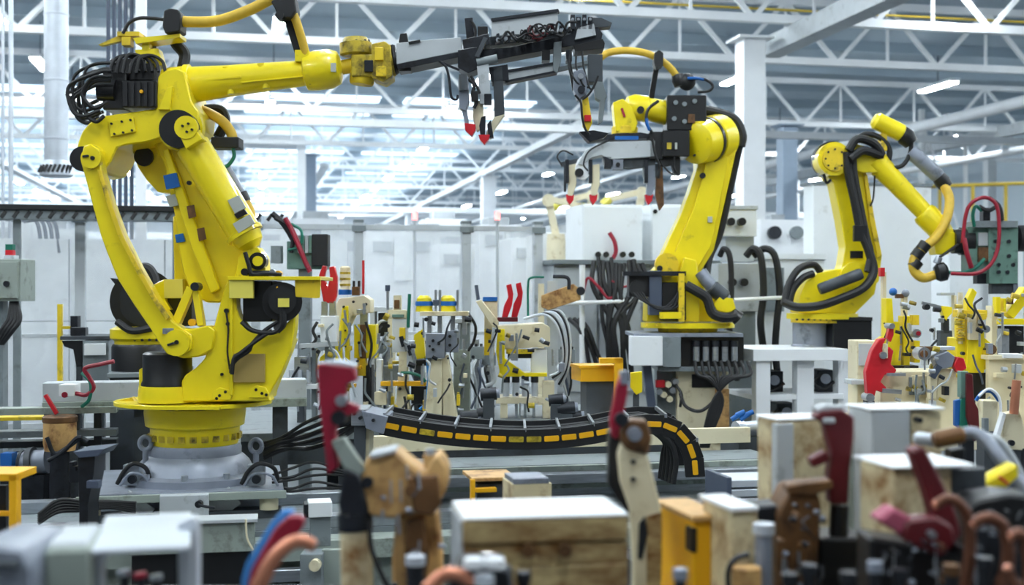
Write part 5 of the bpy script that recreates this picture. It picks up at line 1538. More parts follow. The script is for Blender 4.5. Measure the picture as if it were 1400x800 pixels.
# --- yellow L brackets and small parts scattered between
t = T('clamp_fixture', 'small yellow clamp bracket between the valve stack and twin valve blocks', 'clamp fixture')
d = 8.6
t.prism('bracket', 'yellow', [(566, 458), (578, 450), (582, 490), (564, 492)], d, 0.1, 0.006)
t.rect('base', 'black', 562, 492, 584, 500, d, 0.12)
t.rect('post', 'greyd', 566, 500, 578, zb(d), d + 0.02, 0.1)
t.rect('arm', 'yellow2', 536, 494, 562, 498, d, 0.06)
clutter(t, 540, 584, 452, 560, 8.58, 14, 5)
t.done()
t = T('clamp_fixture', 'grey box fixture with dark recess behind the yellow slide body', 'clamp fixture')
d = 8.9
t.rect('frame', 'grey', 506, 420, 536, 426, d, 0.2)
t.rect('frame', 'grey', 506, 426, 512, zb(d), d, 0.2)
t.rect('frame', 'cream', 530, 426, 537, zb(d), d, 0.2)
t.rect('box', 'rubber', 517, 428, 530, 460, d + 0.04, 0.14)
t.tube('hose', 'rubber', [(514, 462), (522, 470), (530, 466), (532, 476)], 2, d=d - 0.02)
t.tube('hose', 'grey', [(512, 450), (520, 440), (530, 438)], 2, d=d - 0.02)
clutter(t, 506, 540, 420, 560, 8.88, 14, 6)
t.done()
# --- fixture 4 : fixture with yellow bracket and two red hooks
d = 8.5
t = T('clamp_fixture', 'cream fixture with yellow bracket and two curved red hooks', 'clamp fixture')
for (x, o) in ((690, 0), (703, -2)):
    t.prism('hook', 'red', [(x + 2, 390 + o), (x + 9, 388 + o), (x + 12, 402 + o), (x + 10, 418 + o), (x + 4, 434), (x - 4, 434), (x - 1, 418 + o), (x + 5, 406 + o)], d + 0.02 - o * 0.02, 0.04, 0.006, label='red clamp hook')
t.rect('hook_base', 'maroon', 680, 434, 708, 440, d, 0.16)
t.prism('lever', 'cream', [(650, 412), (658, 410), (682, 440), (680, 448), (672, 446)], d - 0.02, 0.12, 0.006)
t.rect('lever_cap', 'blue', 660, 406, 680, 412, d + 0.05, 0.1, label='blue cap')
t.rect('cap_block', 'cream', 662, 412, 680, 450, d + 0.06, 0.1, 0.004)
t.cyl('lever_pin', 'slate', (651, 390, d), (654, 410, d), 2.6, n=10)
i = t.prism('table', 'cream', [(680, 446), (742, 442), (752, 448), (752, 474), (684, 478)], d, 0.34, 0.008)
t.knob('table_boss', 'cream', 709, 460, d - 0.02, 8, 0.04, 18, sub=i)
t.prism('bracket', 'yellow', [(681, 450), (690, 450), (690, 490), (720, 512), (684, 514), (678, 480)], d - 0.03, 0.08, 0.006)
t.rect('bracket_foot', 'yellow', 682, 510, 748, 515, d - 0.03, 0.2)
t.rect('slot', 'black', 694, 484, 728, 490, d + 0.02, 0.05)
t.rect('ledge', 'yellow2', 692, 478, 728, 484, d - 0.01, 0.1)
t.rect('column', 'cabinet', 726, 478, 748, 512, d + 0.02, 0.2, 0.006)
for k in range(4):
    i = t.cyl('damper', 'zinc', (692 + k * 13, 522, d), (692 + k * 13, 542, d), 4.6, n=12)
    t.cyl('damper_cap', 'dark', (692 + k * 13, 515, d), (692 + k * 13, 523, d), 5.4, n=12, sub=i)
t.rect('deck', 'cream', 678, 544, 744, 552, d - 0.03, 0.3, 0.004)
t.rect('leg', 'cream', 684, 552, 694, zb(d), d - 0.02, 0.1)
t.rect('leg', 'cream', 742, 522, 758, zb(d), d - 0.02, 0.14)
for k in range(3):
    t.rect('tie_rod', 'steel', 704 + k * 12, 552, 708 + k * 12, zb(d), d + 0.05, 0.05)
t.tube('hose', 'grey', [(676, 448), (672, 490), (676, 520), (664, 528)], 3, d=d - 0.05)
for k in range(6):
    t.tube('hose', ('zinc', 'rubber', 'grey')[k % 3], [(716 + k * 4, 436 - k, d + 0.05), (744 + k * 4, 430 - k, d), (762 + k * 3, 446, d - 0.04), (770 + k * 2, 480, d - 0.04), (766 + k * 2, 506, d - 0.02), (752 + k * 3, 514 + k * 3, d)], 1.8)
t.tube('hose', 'green', [(722, 432), (722, 390), (726, 380), (744, 379)], 1.6, d=d + 0.3)
t.tube('hose', 'dark', [(756, 378), (776, 380), (778, 396)], 2.6, d=d + 0.3)
t.rect('side_plate', 'yellow2', 662, 448, 676, 486, d + 0.12, 0.06)
clutter(t, 660, 770, 440, 560, 8.44, 36, 7)
t.done()
for k, (x, y, r) in enumerate(((642, 572, 12), (662, 566, 10), (668, 540, 11), (774, 560, 12), (760, 548, 10), (786, 570, 9))):
    d = 8.15
    t = T('pump_motor', ('dark motor %s' % ('beside the grey pillar foot', 'between grey pillar and damper row', 'left of the damper row', 'right of the cream fixture leg', 'tucked against the cream fixture leg', 'below the orange tray')[k]), 'motor', 'small dark motors on the bench')
    t.cyl('case', 'dark', (x - r, y, d), (x + r, y - 2, d), r * 0.8, n=16)
    t.cyl('end_cap', 'castgrey', (x + r, y - 2, d), (x + r + 4, y - 2.4, d), r * 0.6, n=16)
    t.rect('foot', 'greyd', x - r * 0.7, y + r * 0.5, x + r * 0.7, zb(d), d - 0.04, 0.1)
    t.done()
# fillers: slim uprights, rods and hoses on the bench
rnd = random.Random(77)
names = ['leftmost', 'second', 'third', 'fourth', 'fifth', 'sixth']
for k, (x, d, lb) in enumerate(((440, 9.1, 'beside the white air cylinder unit'), (522, 9.2, 'behind the grey box fixture'), (572, 9.3, 'behind the small yellow bracket'), (648, 9.2, 'between grey pillar and cream lever'), (772, 9.0, 'right of the cream fixture hoses'), (664, 9.3, 'behind the cream lever'))):
    t = T('valve_post', 'slim steel valve post %s' % lb, 'valve post', 'slim valve posts')
    t.rect('post', 'steel', x, 452 + k % 2 * 12, x + 7, zb(d), d, 0.06)
    t.rect('manifold', 'grey2', x - 8, 462 + k * 4, x + 14, 480 + k * 4, d - 0.04, 0.1, 0.004)
    for j in range(3):
        t.cyl('fitting', 'dark', (x - 4 + j * 7, 458 + k * 4, d - 0.02), (x - 4 + j * 7, 464 + k * 4, d - 0.02), 2, n=8)
        t.tube('hose', ('rubber', 'grey', 'slate')[(j + k) % 3], [(x - 4 + j * 7, 480 + k * 4, d - 0.05), (x - 10 + j * 9, 505, d - 0.1), (x + j * 4, 530, d - 0.1), (x + 12 - j * 8, zb(d - 0.1) - 2, d - 0.1)], 1.7)
    t.done()
# orange tray and yellow clamp beside it
d = 8.3
t = T('part_tray', 'bright orange tray on a dark stand beside the cream fixture', 'tray')
t.rbox('tray', 'orange', 794, 502, d, 54, 20, 0.25)
t.rbox('rim', 'orange', 792, 500, d - 0.01, 58, 4, 0.27)
t.rbox('stand', 'greyd', 802, 522, d + 0.04, 40, zb(d) - 522, 0.16)
t.done()
t = T('tool_bracket', 'yellow orange angle bracket standing behind the red lever arm', 'bracket')
t.rect('post', 'orange', 840, 490, 852, zb(8.25), 8.25, 0.06)
t.rect('top', 'orange', 820, 490, 852, 497, 8.25, 0.1)
t.done()
t = T('tool_bracket', 'small yellow hook bracket beside the white terminal box', 'bracket')
t.prism('hook', 'yellow', [(862, 510), (878, 508), (878, 536), (870, 540), (862, 530)], 8.35, 0.05)
t.rect('post', 'greyd', 866, 538, 874, zb(8.37), 8.37, 0.05)
t.done()
one('white_sheet', 'white sheet lying on the bench under the orange tray', 'sheet', 'white', MB().rbox(776, zb(8.05) - 5, 8.05, 64, 4, 0.5))
# brown arm out of focus by the fence end
t = T('swing_arm', 'tan swing arm with steel hub in front of the low grey cabinet', 'swing arm')
d = 11.0
t.prism('arm', 'tan', [(740, 404), (784, 388), (794, 396), (794, 410), (750, 424), (740, 420)], d, 0.08, 0.01)
t.rect('post', 'cream', 736, 388, 744, fl(d) - 1, d + 0.02, 0.1)
t.rect('frame', 'grey', 748, 384, 762, fl(d + 0.2) - 1, d + 0.14, 0.05)
t.knob('hub', 'dark', 794, 398, d - 0.02, 6, 0.12)
t.done()
# ---------------------------------------------------------------- left side, around the big robot
t = T('control_box', 'grey green control box with hanging black cables at the left', 'control box')
d = 9.5
t.rect('box', 'greygreen', -20, 354, 28, 412, d, 0.3, 0.01)
t.rect('lid', 'greygreen', -18, 358, 24, 408, d - 0.02, 0.03, 0.006)
t.knob('latch', 'dark', 8, 388, d - 0.04, 4, 0.03)
for k in range(4):
    t.tube('cable', 'rubber', [(16 + k * 2, 412, d + 0.05), (12 + k * 5, 436, d), (2 + k * 5, 452, d - 0.02), (-6 + k * 3, 470, d)], 3.4)
t.rect('post', 'grey2', -12, 412, 4, fl(d) - 1, d + 0.12, 0.1)
t.done()
t = T('signal_lamp', 'small green and red signal lamp above the left control box', 'signal lamp')
t.rect('lens', 'green', 7, 334, 17, 342, 9.6, 0.06)
t.rect('lens', 'red', 7, 342, 17, 349, 9.6, 0.06)
t.rect('base', 'grey', 5, 349, 19, 354, 9.58, 0.1)
t.done()
t = T('stop_post', 'slim yellow post with a short arm beside the fence', 'post')
d = 10.6
t.rect('post', 'yellow2', 78, 416, 84, fl(d) - 1, d, 0.04)
t.rect('arm', 'yellow2', 84, 446, 104, 450, d, 0.04)
t.rect('arm', 'dark', 96, 432, 106, 456, d - 0.03, 0.08)
t.done()
# second robot hidden behind the big one
t = T('industrial_robot', 'half hidden robot with black motor behind the big robot', 'robot arm')
d = 8.0
t.lathe('mount', 'black', 196, d, [(470, 40), (474, 42), (510, 42), (516, 46)], 28)
t.lathe('base_ring', 'yellow', 196, d, [(446, 36), (450, 44), (462, 44), (466, 38), (471, 38)], 28)
for k in range(7):
    t.knob('bolt', 'dark', 164 + k * 10, 465, d - 0.20 + 0.006 * (k - 3) ** 2, 2, 0.03, 6)
t.cyl('motor', 'black', (196, 412, d - 0.1), (196, 412, d + 0.3), 44, n=32)
t.knob('motor_cap', 'rubber', 196, 412, d - 0.14, 34, 0.06, 28)
t.prism('motor_fin', 'black', [(150, 380), (176, 384), (176, 392), (158, 390)], d - 0.1, 0.2, 0.006)
t.prism('waist', 'yellow', [(176, 448), (180, 420), (214, 420), (220, 448)], d, 0.3, 0.01)
t.tube('hose', 'rubber', [(184, 372, d - 0.12), (200, 366, d - 0.12), (210, 378, d - 0.12), (214, 400, d - 0.14)], 7)
t.tube('hose', 'rubber', [(160, 440, d - 0.2), (180, 452, d - 0.22), (210, 448, d - 0.2)], 5)
t.done()
t = T('robot_plinth', 'dark grey plinth under the half hidden robot', 'plinth')
t.rbox('block', 'greyd', 150, 514, 7.7, 100, fl(7.7) - 516, 0.7, 12, 0.01)
t.rbox('flange', 'grey2', 146, 511, 7.66, 108, 6, 0.78)
t.done()
t = T('side_table', 'dark topped side table with grey drawer block by the yellow post', 'table')
d = 8.6
t.rbox('top', 'greyd', 82, 460, d, 66, 5, 0.5)
t.rbox('drawer_block', 'grey2', 113, 466, d + 0.02, 34, 60, 0.4)
t.rbox('drawer_front', 'cabinet', 115, 470, d, 28, 16, 0.04)
t.prism('brace', 'black', [(84, 466), (112, 466), (112, 500), (104, 500), (100, 478), (88, 474)], d + 0.04, 0.06, 0.003)
t.rbox('leg', 'greyd', 104, 498, d + 0.05, 8, fl(d + 0.05) - 500, 0.1)
t.rbox('leg', 'greyd', 132, 526, d + 0.05, 10, fl(d + 0.05) - 528, 0.1)
t.rbox('tool_rest', 'dark', 96, 448, d + 0.1, 20, 12, 0.15)
t.done()
# long pale beam behind the robot at waist height
t = T('cross_beam', 'pale grey beam behind the big robot carrying red and green hoses', 'beam')
a, b = P(60, 528, 7.2), P(420, 520, 7.4)
t.wbox('beam', 'grey', a.x, b.x, a.y - 0.05, a.y + 0.12, a.z - 0.09, a.z + 0.02, 0.006)
t.wbox('edge', 'greygreen', a.x, b.x, a.y - 0.07, a.y - 0.04, a.z - 0.14, a.z - 0.09, 0.004)
for k in range(4):
    x = a.x + 0.1 + (b.x - a.x - 0.3) * k / 3
    t.wbox('leg', 'greyd', x, x + 0.09, a.y, a.y + 0.09, 0, a.z - 0.09)
t.tube('hose', 'redhose', [(156, 494, 7.0), (138, 498, 7.0), (116, 504, 7.0), (122, 516, 7.0), (128, 530, 7.0), (118, 540, 7.0), (104, 538, 7.02)], 3)
t.tube('hose', 'green', [(112, 510, 7.02), (124, 524, 7.0), (122, 546, 7.0), (112, 556, 7.02)], 2.6)
t.rect('coupler', 'cabinet', 80, 526, 102, 542, 7.0, 0.1)
t.knob('coupler_dot', 'crimson', 88, 540, 6.99, 4, 0.03)
t.bar('lever', 'red', (62, 540, 7.0), (78, 566, 7.0), 5)
t.done()
t = T('grease_drum', 'rusty brown lidded drum at the left of the track', 'drum')
d = 7.0
t.lathe('can', 'tan', 82, d, [(574, 21), (580, 22), (606, 22), (616, 20)], 24)
t.lathe('lid', 'brown', 82, d, [(568, 21), (570, 23), (576, 23), (578, 21)], 24)
t.lathe('stem', 'dark', 82, d, [(614, 12), (660, 14), (fl(d) - 1, 14)], 16)
t.tube('hose', 'dark', [(64, 598), (74, 620), (92, 612), (110, 600), (120, 604)], 3, d=d - 0.12)
t.tube('hose', 'dark', [(66, 630), (86, 618), (104, 600), (112, 598)], 3, d=d - 0.13)
t.done()
t = T('dark_bracket', 'dark steel bracket post between the rusty drum and the pedestal', 'bracket')
d = 5.2
t.prism('top', 'slate', [(100, 618), (142, 614), (134, 624), (108, 626)], d, 0.2, 0.003)
t.prism('post', 'dark', [(106, 624), (130, 622), (128, 648), (120, 690), (120, fl(d) - 2), (108, fl(d) - 2), (108, 690)], d + 0.02, 0.14, 0.004)
t.rect('plate', 'slate', 118, 658, 134, 668, d - 0.02, 0.05)
for k in range(3):
    t.rect('pin', 'dark', 94 + k * 4, 632 + k * 6, 100 + k * 4, 660, d + 0.04, 0.05)
t.done()
t = T('drive_motor', 'grey geared motor lying on the left end of the track', 'motor')
d = 7.1
t.cyl('case', 'castgrey', (-10, 640, d), (66, 630, d), 17, n=22)
t.cyl('flange', 'greyd', (40, 634, d), (48, 633, d), 22, n=22)
t.rect('terminal', 'blue', 0, 620, 16, 640, d - 0.12, 0.08)
for k in range(4):
    t.cyl('fin', 'greyd', (2 + k * 9, 638 - k, d), (5 + k * 9, 638 - k, d), 19, n=22)
t.rect('foot', 'dark', 0, 650, 60, fl(d) - 2, d - 0.05, 0.2)
t.done()
t = T('rail_beams', 'pale steel beams of the conveyor at the far left of the track', 'conveyor')
for k, (y, z, mt) in enumerate(((560, 0, 'greygreen'), (592, 1, 'grey2'), (606, 2, 'greyd'), (572, 3, 'yellow2'))):
    t.rbox('beam', mt, -60, y, 7.0 + 0.1 * z, 210 if k != 3 else 118, 9 if k != 3 else 5, 0.12)
for x in (-30, 60, 128):
    t.rbox('post', 'greyd', x, 556, 7.35, 10, fl(7.35) - 558, 0.1)
t.done()
t = T('guard_post', 'orange yellow guard frame at the left end of the track', 'guard')
d = 4.6
t.rect('post', 'orange', 12, 650, 22, 800 + 190, d, 0.05)
t.rect('top', 'orange', -30, 648, 22, 658, d, 0.2)
t.rect('rail', 'orange', -30, 700, 14, 706, d + 0.05, 0.03)
t.rect('plate', 'black', -30, 664, 8, 760, d + 0.12, 0.03)
t.done()
for k in range(5):
    one('floor_cable', 'dark cable curling over the track left of the carriage', 'cable', 'rubber',
        MB().tube([(52, 716 - k * 3, 5.4), (80, 700 - k * 4, 5.45), (116, 698 - k * 3, 5.5), (150, 694 - k * 2, 5.5), (186, 700 - k * 3, 5.5)], 2.6), group='dark cables left of the carriage')
t = T('shim_plates', 'loose grey offcut plates lying in front of the track', 'offcuts')
for k in range(4):
    t.prism('plate', 'grey', [(912 + k * 9, 790 - k * 6), (926 + k * 8, 752 + k * 5), (934 + k * 7, 756 + k * 6), (930 + k * 8, 794)], 5.0 + 0.04 * k, 0.012, 0.001)
t.rbox('tray', 'greyd', 890, 786, 4.95, 80, 200, 0.5)
t.done()
# boxes on the track near side
t = T('hydraulic_box', 'stained grey green hydraulic box on the near side of the track', 'hydraulic box')
t.rbox('body', 'greygreen', 176, 720, 5.3, 168, 40, 0.12, 10, 0.004)
t.rbox('lip', 'grey', 170, 715, 5.28, 178, 5, 0.13, 10)
t.rbox('skirt', 'black', 180, 758, 5.33, 160, 180, 0.1, 10)
t.tube('cable', 'cream', [(336, 710), (338, 736), (346, 752)], 1.4, d=5.3)
t.done()
t = T('white_block', 'small white switch block on the near rail', 'switch block')
t.rbox('body', 'cabinet', 422, 688, 5.4, 32, 20, 0.12)
t.rbox('side', 'dark', 416, 690, 5.42, 6, 18, 0.1)
t.rbox('foot', 'grey2', 424, 708, 5.42, 28, 40, 0.08)
t.done()
t = T('sensor_block', 'grey sensor block with cream knob under the near rail', 'sensor')
t.rect('body', 'grey2', 410, 758, 440, 810, 5.3, 0.12, 0.006)
t.knob('knob', 'cream', 430, 774, 5.26, 8, 0.06)
t.rect('plate', 'greygreen', 440, 752, 470, 990, 5.36, 0.04)
t.rect('post', 'dark', 414, 808, 438, fl(5.35) - 2, 5.34, 0.06)
t.done()
# small cage block on the track in the middle
t = T('yellow_cage', 'low yellow framed cage block in front of the track', 'cage')
d = 4.9
t.rbox('lid', 'tan', 645, 654, d, 64, 5, 0.22, 12)
t.rbox('frame', 'orange', 644, 656, d - 0.01, 6, 30, 0.03)
t.rbox('frame', 'orange', 650, 668, d - 0.012, 30, 6, 0.03)
t.rbox('body', 'greyd', 652, 662, d + 0.03, 58, 60, 0.16)
t.rbox('base', 'greyd', 650, 722, d + 0.02, 62, 200, 0.2)
t.done()
t = T('track_box', 'beige cable box with grey lid beside the yellow cage', 'cable box')
t.rbox('body', 'stain', 700, 662, 4.2, 56, 160, 0.16)
t.rbox('lid', 'castgrey', 702, 655, 4.2, 50, 8, 0.15)
t.rbox('base', 'greyd', 698, 820, 4.2, 60, 226, 0.18)
t.done()
# ---------------------------------------------------------------- foreground fixtures, out of focus
ZF = 0.80
t = T('fixture_table', 'grey fixture table carrying the burnt clamp blocks', 'table')
c = P(700, 400, 2.6)
def quad(u0, u1, d0, d1, z0, z1):
    pts = [C0 + R * u + F * dd for (u, dd) in ((u0, d0), (u1, d0), (u1, d1), (u0, d1))]
    m = MB()
    return m.hull([Vector((p.x, p.y, z0)) for p in pts], [Vector((p.x, p.y, z1)) for p in pts], 0.004)
t.add('top', 'greyd', quad(-1.6, 1.9, 1.9, 3.4, ZF - 0.06, ZF))
for u in (-1.5, 0.1, 1.75):
    for dd in (2.0, 3.2):
        t.add('leg', 'greyd', quad(u, u + 0.1, dd, dd + 0.1, 0, ZF - 0.06))
t.done()
def zf(d):
    return 400 + (CAM_H - ZF) / d * FPX

# silver bracket at the lower left
t = T('silver_frame', 'bent silver plate frame at the lower left of the table', 'frame')
d = 2.3
t.rbox('top_plate', 'zinc', 124, 752, 2.12, 132, 8, 0.34, 14, 0.006)
t.prism('front_leg', 'zinc', [(242, 716), (264, 706), (270, 716), (270, zf(2.3)), (246, zf(2.3))], 2.3, 0.03, 0.006)
t.prism('front_leg', 'zinc', [(124, 750), (138, 746), (138, zf(2.2)), (124, zf(2.2))], 2.16, 0.03, 0.006)
t.prism('side_gusset', 'zinc', [(136, 742), (166, 742), (144, 762), (138, 780)], 2.2, 0.02, 0.004)
t.done()
for k in range(3):
    t = T('spring_rod', 'dark spring rod %s under the silver frame' % ('first', 'second', 'third')[k], 'rod', 'rods under the silver frame')
    t.cyl('rod', 'dark', (170 + k * 22, 786 + k * 3, 2.4), (178 + k * 22, zf(2.4), 2.4), 6)
    t.cyl('cap', 'steel' if k != 1 else 'crimson', (169 + k * 22, 780 + k * 3, 2.4), (170 + k * 22, 787 + k * 3, 2.4), 9)
    t.done()
t = T('pale_block', 'pale green grey block at the lower left corner', 'block')
t.rbox('block', 'greygreen', 60, 752, 2.1, 62, zf(2.15) - 753, 0.2, 12, 0.02)
t.rbox('cap', 'grey', 64, 744, 2.12, 54, 9, 0.18, 12, 0.02)
t.done()
t = T('grey_wedge', 'grey sloping casting left of the pale block', 'casting')
t.prism('wedge', 'castgrey', [(-40, 744), (30, 752), (44, 780), (40, zf(2.1)), (-40, zf(2.1))], 2.05, 0.2, 0.02)
t.rect('rib', 'greyd', -20, 770, 20, 778, 2.03, 0.04)
t.done()
# blue and crimson paddle with copper hook
t = T('shield_paddle', 'crimson paddle with bright blue backing leaning by the copper hook', 'paddle')
d = 2.3
t.prism('blue_backing', 'skyblue', [(330, 792), (336, 770), (372, 712), (386, 698), (402, 698), (396, 716), (350, 790), (346, zf(2.4)), (324, zf(2.4))], 2.42, 0.02, 0.006)
t.prism('crimson_face', 'crimson', [(338, 800), (344, 778), (376, 722), (394, 706), (410, 706), (416, 714), (410, 728), (396, 736), (362, 776), (352, zf(2.4)), (336, zf(2.4))], 2.38, 0.03, 0.008)
t.done()
def hook(label, pts, r, d, rend=None, mat='copperdark'):
    t = T('copper_hook', label, 'electrode arm', 'copper electrode arms')
    pts = list(pts)
    x0, y0 = pts[0][0], pts[0][1]
    pts = [(x0, zf(d))] + pts if y0 < zf(d) - 10 else pts
    t.tube('arm', mat, [(x, y, d) for (x, y) in pts], r, 14, rend=rend)
    x, y = pts[-1][0], pts[-1][1]
    xb, yb = pts[-2][0], pts[-2][1]
    t.tube('tip', 'copper', [(x, y, d), (x + (x - xb) * 0.25, y + (y - yb) * 0.25, d)], (rend or r) * 0.8, 12)  # lighter copper on the dark arms, highlight put into the colour
    t.done()
hook('thick copper electrode arm curving in front of the crimson paddle', [(350, 830), (360, 790), (378, 760), (398, 743), (416, 740), (428, 746)], 12, 2.2, 9, 'copper')
# red clamp and burnt casting left of centre
t = T('clamp_tool', 'crimson clamp lever over a burnt tan casting left of the steel block', 'clamp')
d = 2.75
t.prism('lever', 'crimson', [(433, 500), (438, 497), (484, 502), (488, 520), (474, 526), (470, 548), (490, 556), (488, 566), (462, 572), (458, 592), (462, 640), (448, 650), (442, 600), (436, 552)], d, 0.04, 0.008)
t.prism('lever_top', 'zinc', [(436, 496), (462, 493), (486, 499), (484, 504), (438, 501)], d + 0.004, 0.05, 0.003)
t.prism('cheek', 'greygreen', [(452, 604), (470, 598), (486, 622), (500, 642), (490, 654), (470, 640)], d - 0.02, 0.03, 0.006)
t.knob('pivot', 'dark', 462, 572, d - 0.02, 10, 0.08)
t.knob('pivot', 'steel', 466, 548, d - 0.01, 8, 0.06)
t.prism('casting', 'tan', [(496, 640), (504, 622), (540, 616), (556, 630), (580, 648), (588, 630), (600, 620), (612, 640), (612, 668), (600, 688), (590, 704), (560, 700), (540, 710), (504, 706), (492, 690)], d - 0.02, 0.12, 0.02)
t.prism('casting_cap', 'grey', [(504, 622), (540, 614), (540, 620), (508, 628)], d - 0.03, 0.1, 0.004)
t.cyl('stud', 'tan', (588, 640, d), (588, 622, d), 9, n=14)
t.cyl('stud_cap', 'steel', (588, 624, d), (588, 614, d), 7, n=14)
t.prism('slide', 'dark', [(470, 640), (492, 650), (504, 700), (494, 726), (470, 722), (462, 690)], d - 0.03, 0.1, 0.01)
t.cyl('cylinder', 'stain', (486, 716, d), (492, zf(d), d), 22, n=22)
t.cyl('cylinder_band', 'dark', (485, 700, d), (486, 724, d), 24, n=22)
t.prism('leg', 'tan', [(542, 706), (598, 700), (604, 760), (604, zf(d)), (534, zf(d)), (536, 760)], d + 0.02, 0.08, 0.012)
t.prism('leg_slot', 'brown', [(556, 712), (580, 708), (586, 760), (580, 820), (560, 820), (552, 762)], d - 0.002, 0.03, 0.01)
t.prism('casting_block', 'brown', [(556, 652), (598, 650), (603, 690), (590, 706), (566, 702)], d - 0.035, 0.06, 0.008)
t.knob('bolt', 'steel', 567, 764, d - 0.03, 10, 0.04)
t.knob('bolt', 'brown', 562, 672, d - 0.04, 9, 0.04)
t.knob('bolt', 'dark', 502, 660, d - 0.03, 8, 0.04)
t.tube('hose', 'rubber', [(504, 712), (508, 750), (520, 782), (534, 810)], 3.4, d=d - 0.04)
clutter(t, 470, 600, 630, 800, 2.68, 14, 24, ('dark', 'brown', 'black', 'castgrey', 'copperdark', 'brown'), ('rubber', 'dark'), ('dark', 'castgrey'))
t.done()
# steel block in the centre
t = T('clamp_block', 'white topped steel block with rust burnt layered front plates', 'clamp block')
d = 2.45
t.rbox('top_plate', 'white', 633, 708, 2.45, 233, 5, 0.21, 9, 0.006)
for k in range(3):
    i = t.rbox('layer_plate', 'burnt', 634, 713 + k * 33, 2.452 + (0.005 if k == 1 else 0), 231, 32, 0.2, 9, 0.004)
for (x, dd) in ((722, 2.48), (773, 2.49)):
    t.knob('bolt', 'brown', x, 754, dd - 0.03, 9, 0.05)
t.rbox('side_plate', 'grey', 629, 713, 2.465, 5, zf(2.5) - 714, 0.18, 9, 0.004)
t.rbox('lower_body', 'burnt', 634, 812, 2.46, 230, zf(2.47) - 814, 0.19, 9, 0.006)
t.done()
# tall cream plate with lever
t = T('clamp_tool', 'tall cream clamp plate with a red lever beside the white topped block', 'clamp')
d = 2.85
t.prism('scorched_foot', 'burnt', [(884, 706), (905, 700), (905, 760), (902, zf(d)), (884, zf(d))], d - 0.004, 0.05, 0.004)
t.prism('plate', 'cream', [(844, 622), (852, 598), (880, 606), (888, 630), (904, 694), (905, 760), (902, zf(d)), (864, zf(d)), (866, 780), (862, 700), (848, 660)], d, 0.05, 0.008)
t.prism('plate_head', 'brown', [(848, 586), (862, 574), (886, 576), (892, 600), (886, 622), (858, 616), (848, 604)], d - 0.01, 0.07, 0.01)
t.knob('pivot', 'castgrey', 868, 594, d - 0.03, 10, 0.1)
t.knob('pivot', 'dark', 850, 574, d - 0.02, 9, 0.1)
t.prism('lever', 'crimson', [(842, 530), (852, 508), (860, 512), (858, 540), (852, 572), (846, 602), (836, 598), (834, 576), (838, 556)], d + 0.01, 0.04, 0.008)
t.rect('lever_cap', 'castgrey', 849, 508, 860, 526, d + 0.005, 0.05)
t.prism('backing', 'black', [(832, 590), (848, 584), (850, 640), (866, 690), (862, 706), (840, 678), (832, 664)], d + 0.03, 0.06, 0.008)
for (x, y) in ((866, 632), (866, 656)):
    t.knob('bolt', 'dark', x, y, d - 0.012, 3.4, 0.02, 10)
t.prism('slot', 'dark', [(874, 716), (882, 706), (886, 730), (878, 766), (872, 764)], d - 0.006, 0.02, 0.004)
t.done()
t = T('toggle_clamp', 'black toggle clamp with white caps in front of the steel block', 'clamp')
d = 2.15
t.rect('body', 'black', 622, 772, 690, zf(d), d, 0.1, 0.02)
t.prism('arm', 'dark', [(612, 786), (660, 770), (700, 780), (712, zf(d)), (640, zf(d))], d - 0.03, 0.05, 0.012)
t.cyl('cap', 'white', (648, 776, d - 0.05), (648, 764, d - 0.05), 14)
t.cyl('cap', 'white', (676, 776, d - 0.05), (676, 764, d - 0.05), 14)
t.cyl('cap', 'zinc', (662, 800, d - 0.06), (662, 786, d - 0.06), 14)
t.done()
hook('short copper electrode arm peeping up beside the black toggle clamp', [(584, 830), (592, 800), (608, 786), (628, 786), (644, 796)], 11, 2.1, 9, 'copper')
t = T('cap_screw', 'dark socket screw with bright cap between casting leg and steel block', 'screw')
t.cyl('shank', 'dark', (568, 770, 2.4), (568, zf(2.4), 2.4), 12)
t.cyl('head', 'zinc', (568, 760, 2.4), (568, 772, 2.4), 14)
t.done()
# yellow and cream blocks right of centre
t = T('yellow_block', 'yellow steel block with tan top right of the loose offcuts', 'block')
t.rbox('body', 'orange', 948, 712, 2.8, 52, zf(2.85) - 714, 0.22, 14, 0.008)
t.rbox('top', 'tan', 946, 706, 2.79, 54, 8, 0.24, 14, 0.005)
t.rbox('slot', 'black', 946, 722, 2.795, 8, 34, 0.04, 14)
t.done()
t = T('cream_block', 'cream block with rusty edges against the yellow block', 'block')
t.rbox('body', 'stain', 1000, 700, 2.7, 40, zf(2.75) - 702, 0.16, 14, 0.008)
t.rbox('top', 'white', 999, 694, 2.69, 42, 7, 0.18, 14, 0.005)
t.done()
t = T('clamp_tool', 'brown burnt clamp carriage under a dark maroon lever', 'clamp')
d = 2.75
t.prism('carriage', 'brown', [(1064, 700), (1080, 668), (1114, 664), (1124, 690), (1120, 740), (1112, zf(d)), (1062, zf(d))], d, 0.12, 0.014)
t.prism('carriage_top', 'dark', [(1030, 694), (1078, 690), (1080, 706), (1066, 716), (1030, 712)], d + 0.03, 0.1, 0.008)
t.prism('arm', 'brown', [(1076, 664), (1100, 660), (1138, 656), (1140, 668), (1110, 678), (1078, 676)], d - 0.01, 0.06, 0.008)
t.prism('lever', 'maroon', [(1113, 572), (1122, 562), (1152, 560), (1168, 570), (1168, 600), (1162, 640), (1160, 690), (1136, 690), (1134, 650), (1138, 620), (1132, 600), (1128, 580)], d + 0.02, 0.05, 0.008)
t.prism('lever_top', 'grey', [(1116, 560), (1130, 554), (1156, 556), (1154, 562), (1120, 566)], d + 0.03, 0.05, 0.004)
t.rect('lever_window', 'grey', 1126, 572, 1142, 579, d + 0.012, 0.02)
t.prism('link', 'maroon', [(1108, 628), (1130, 616), (1136, 630), (1112, 640)], d + 0.01, 0.04, 0.006)
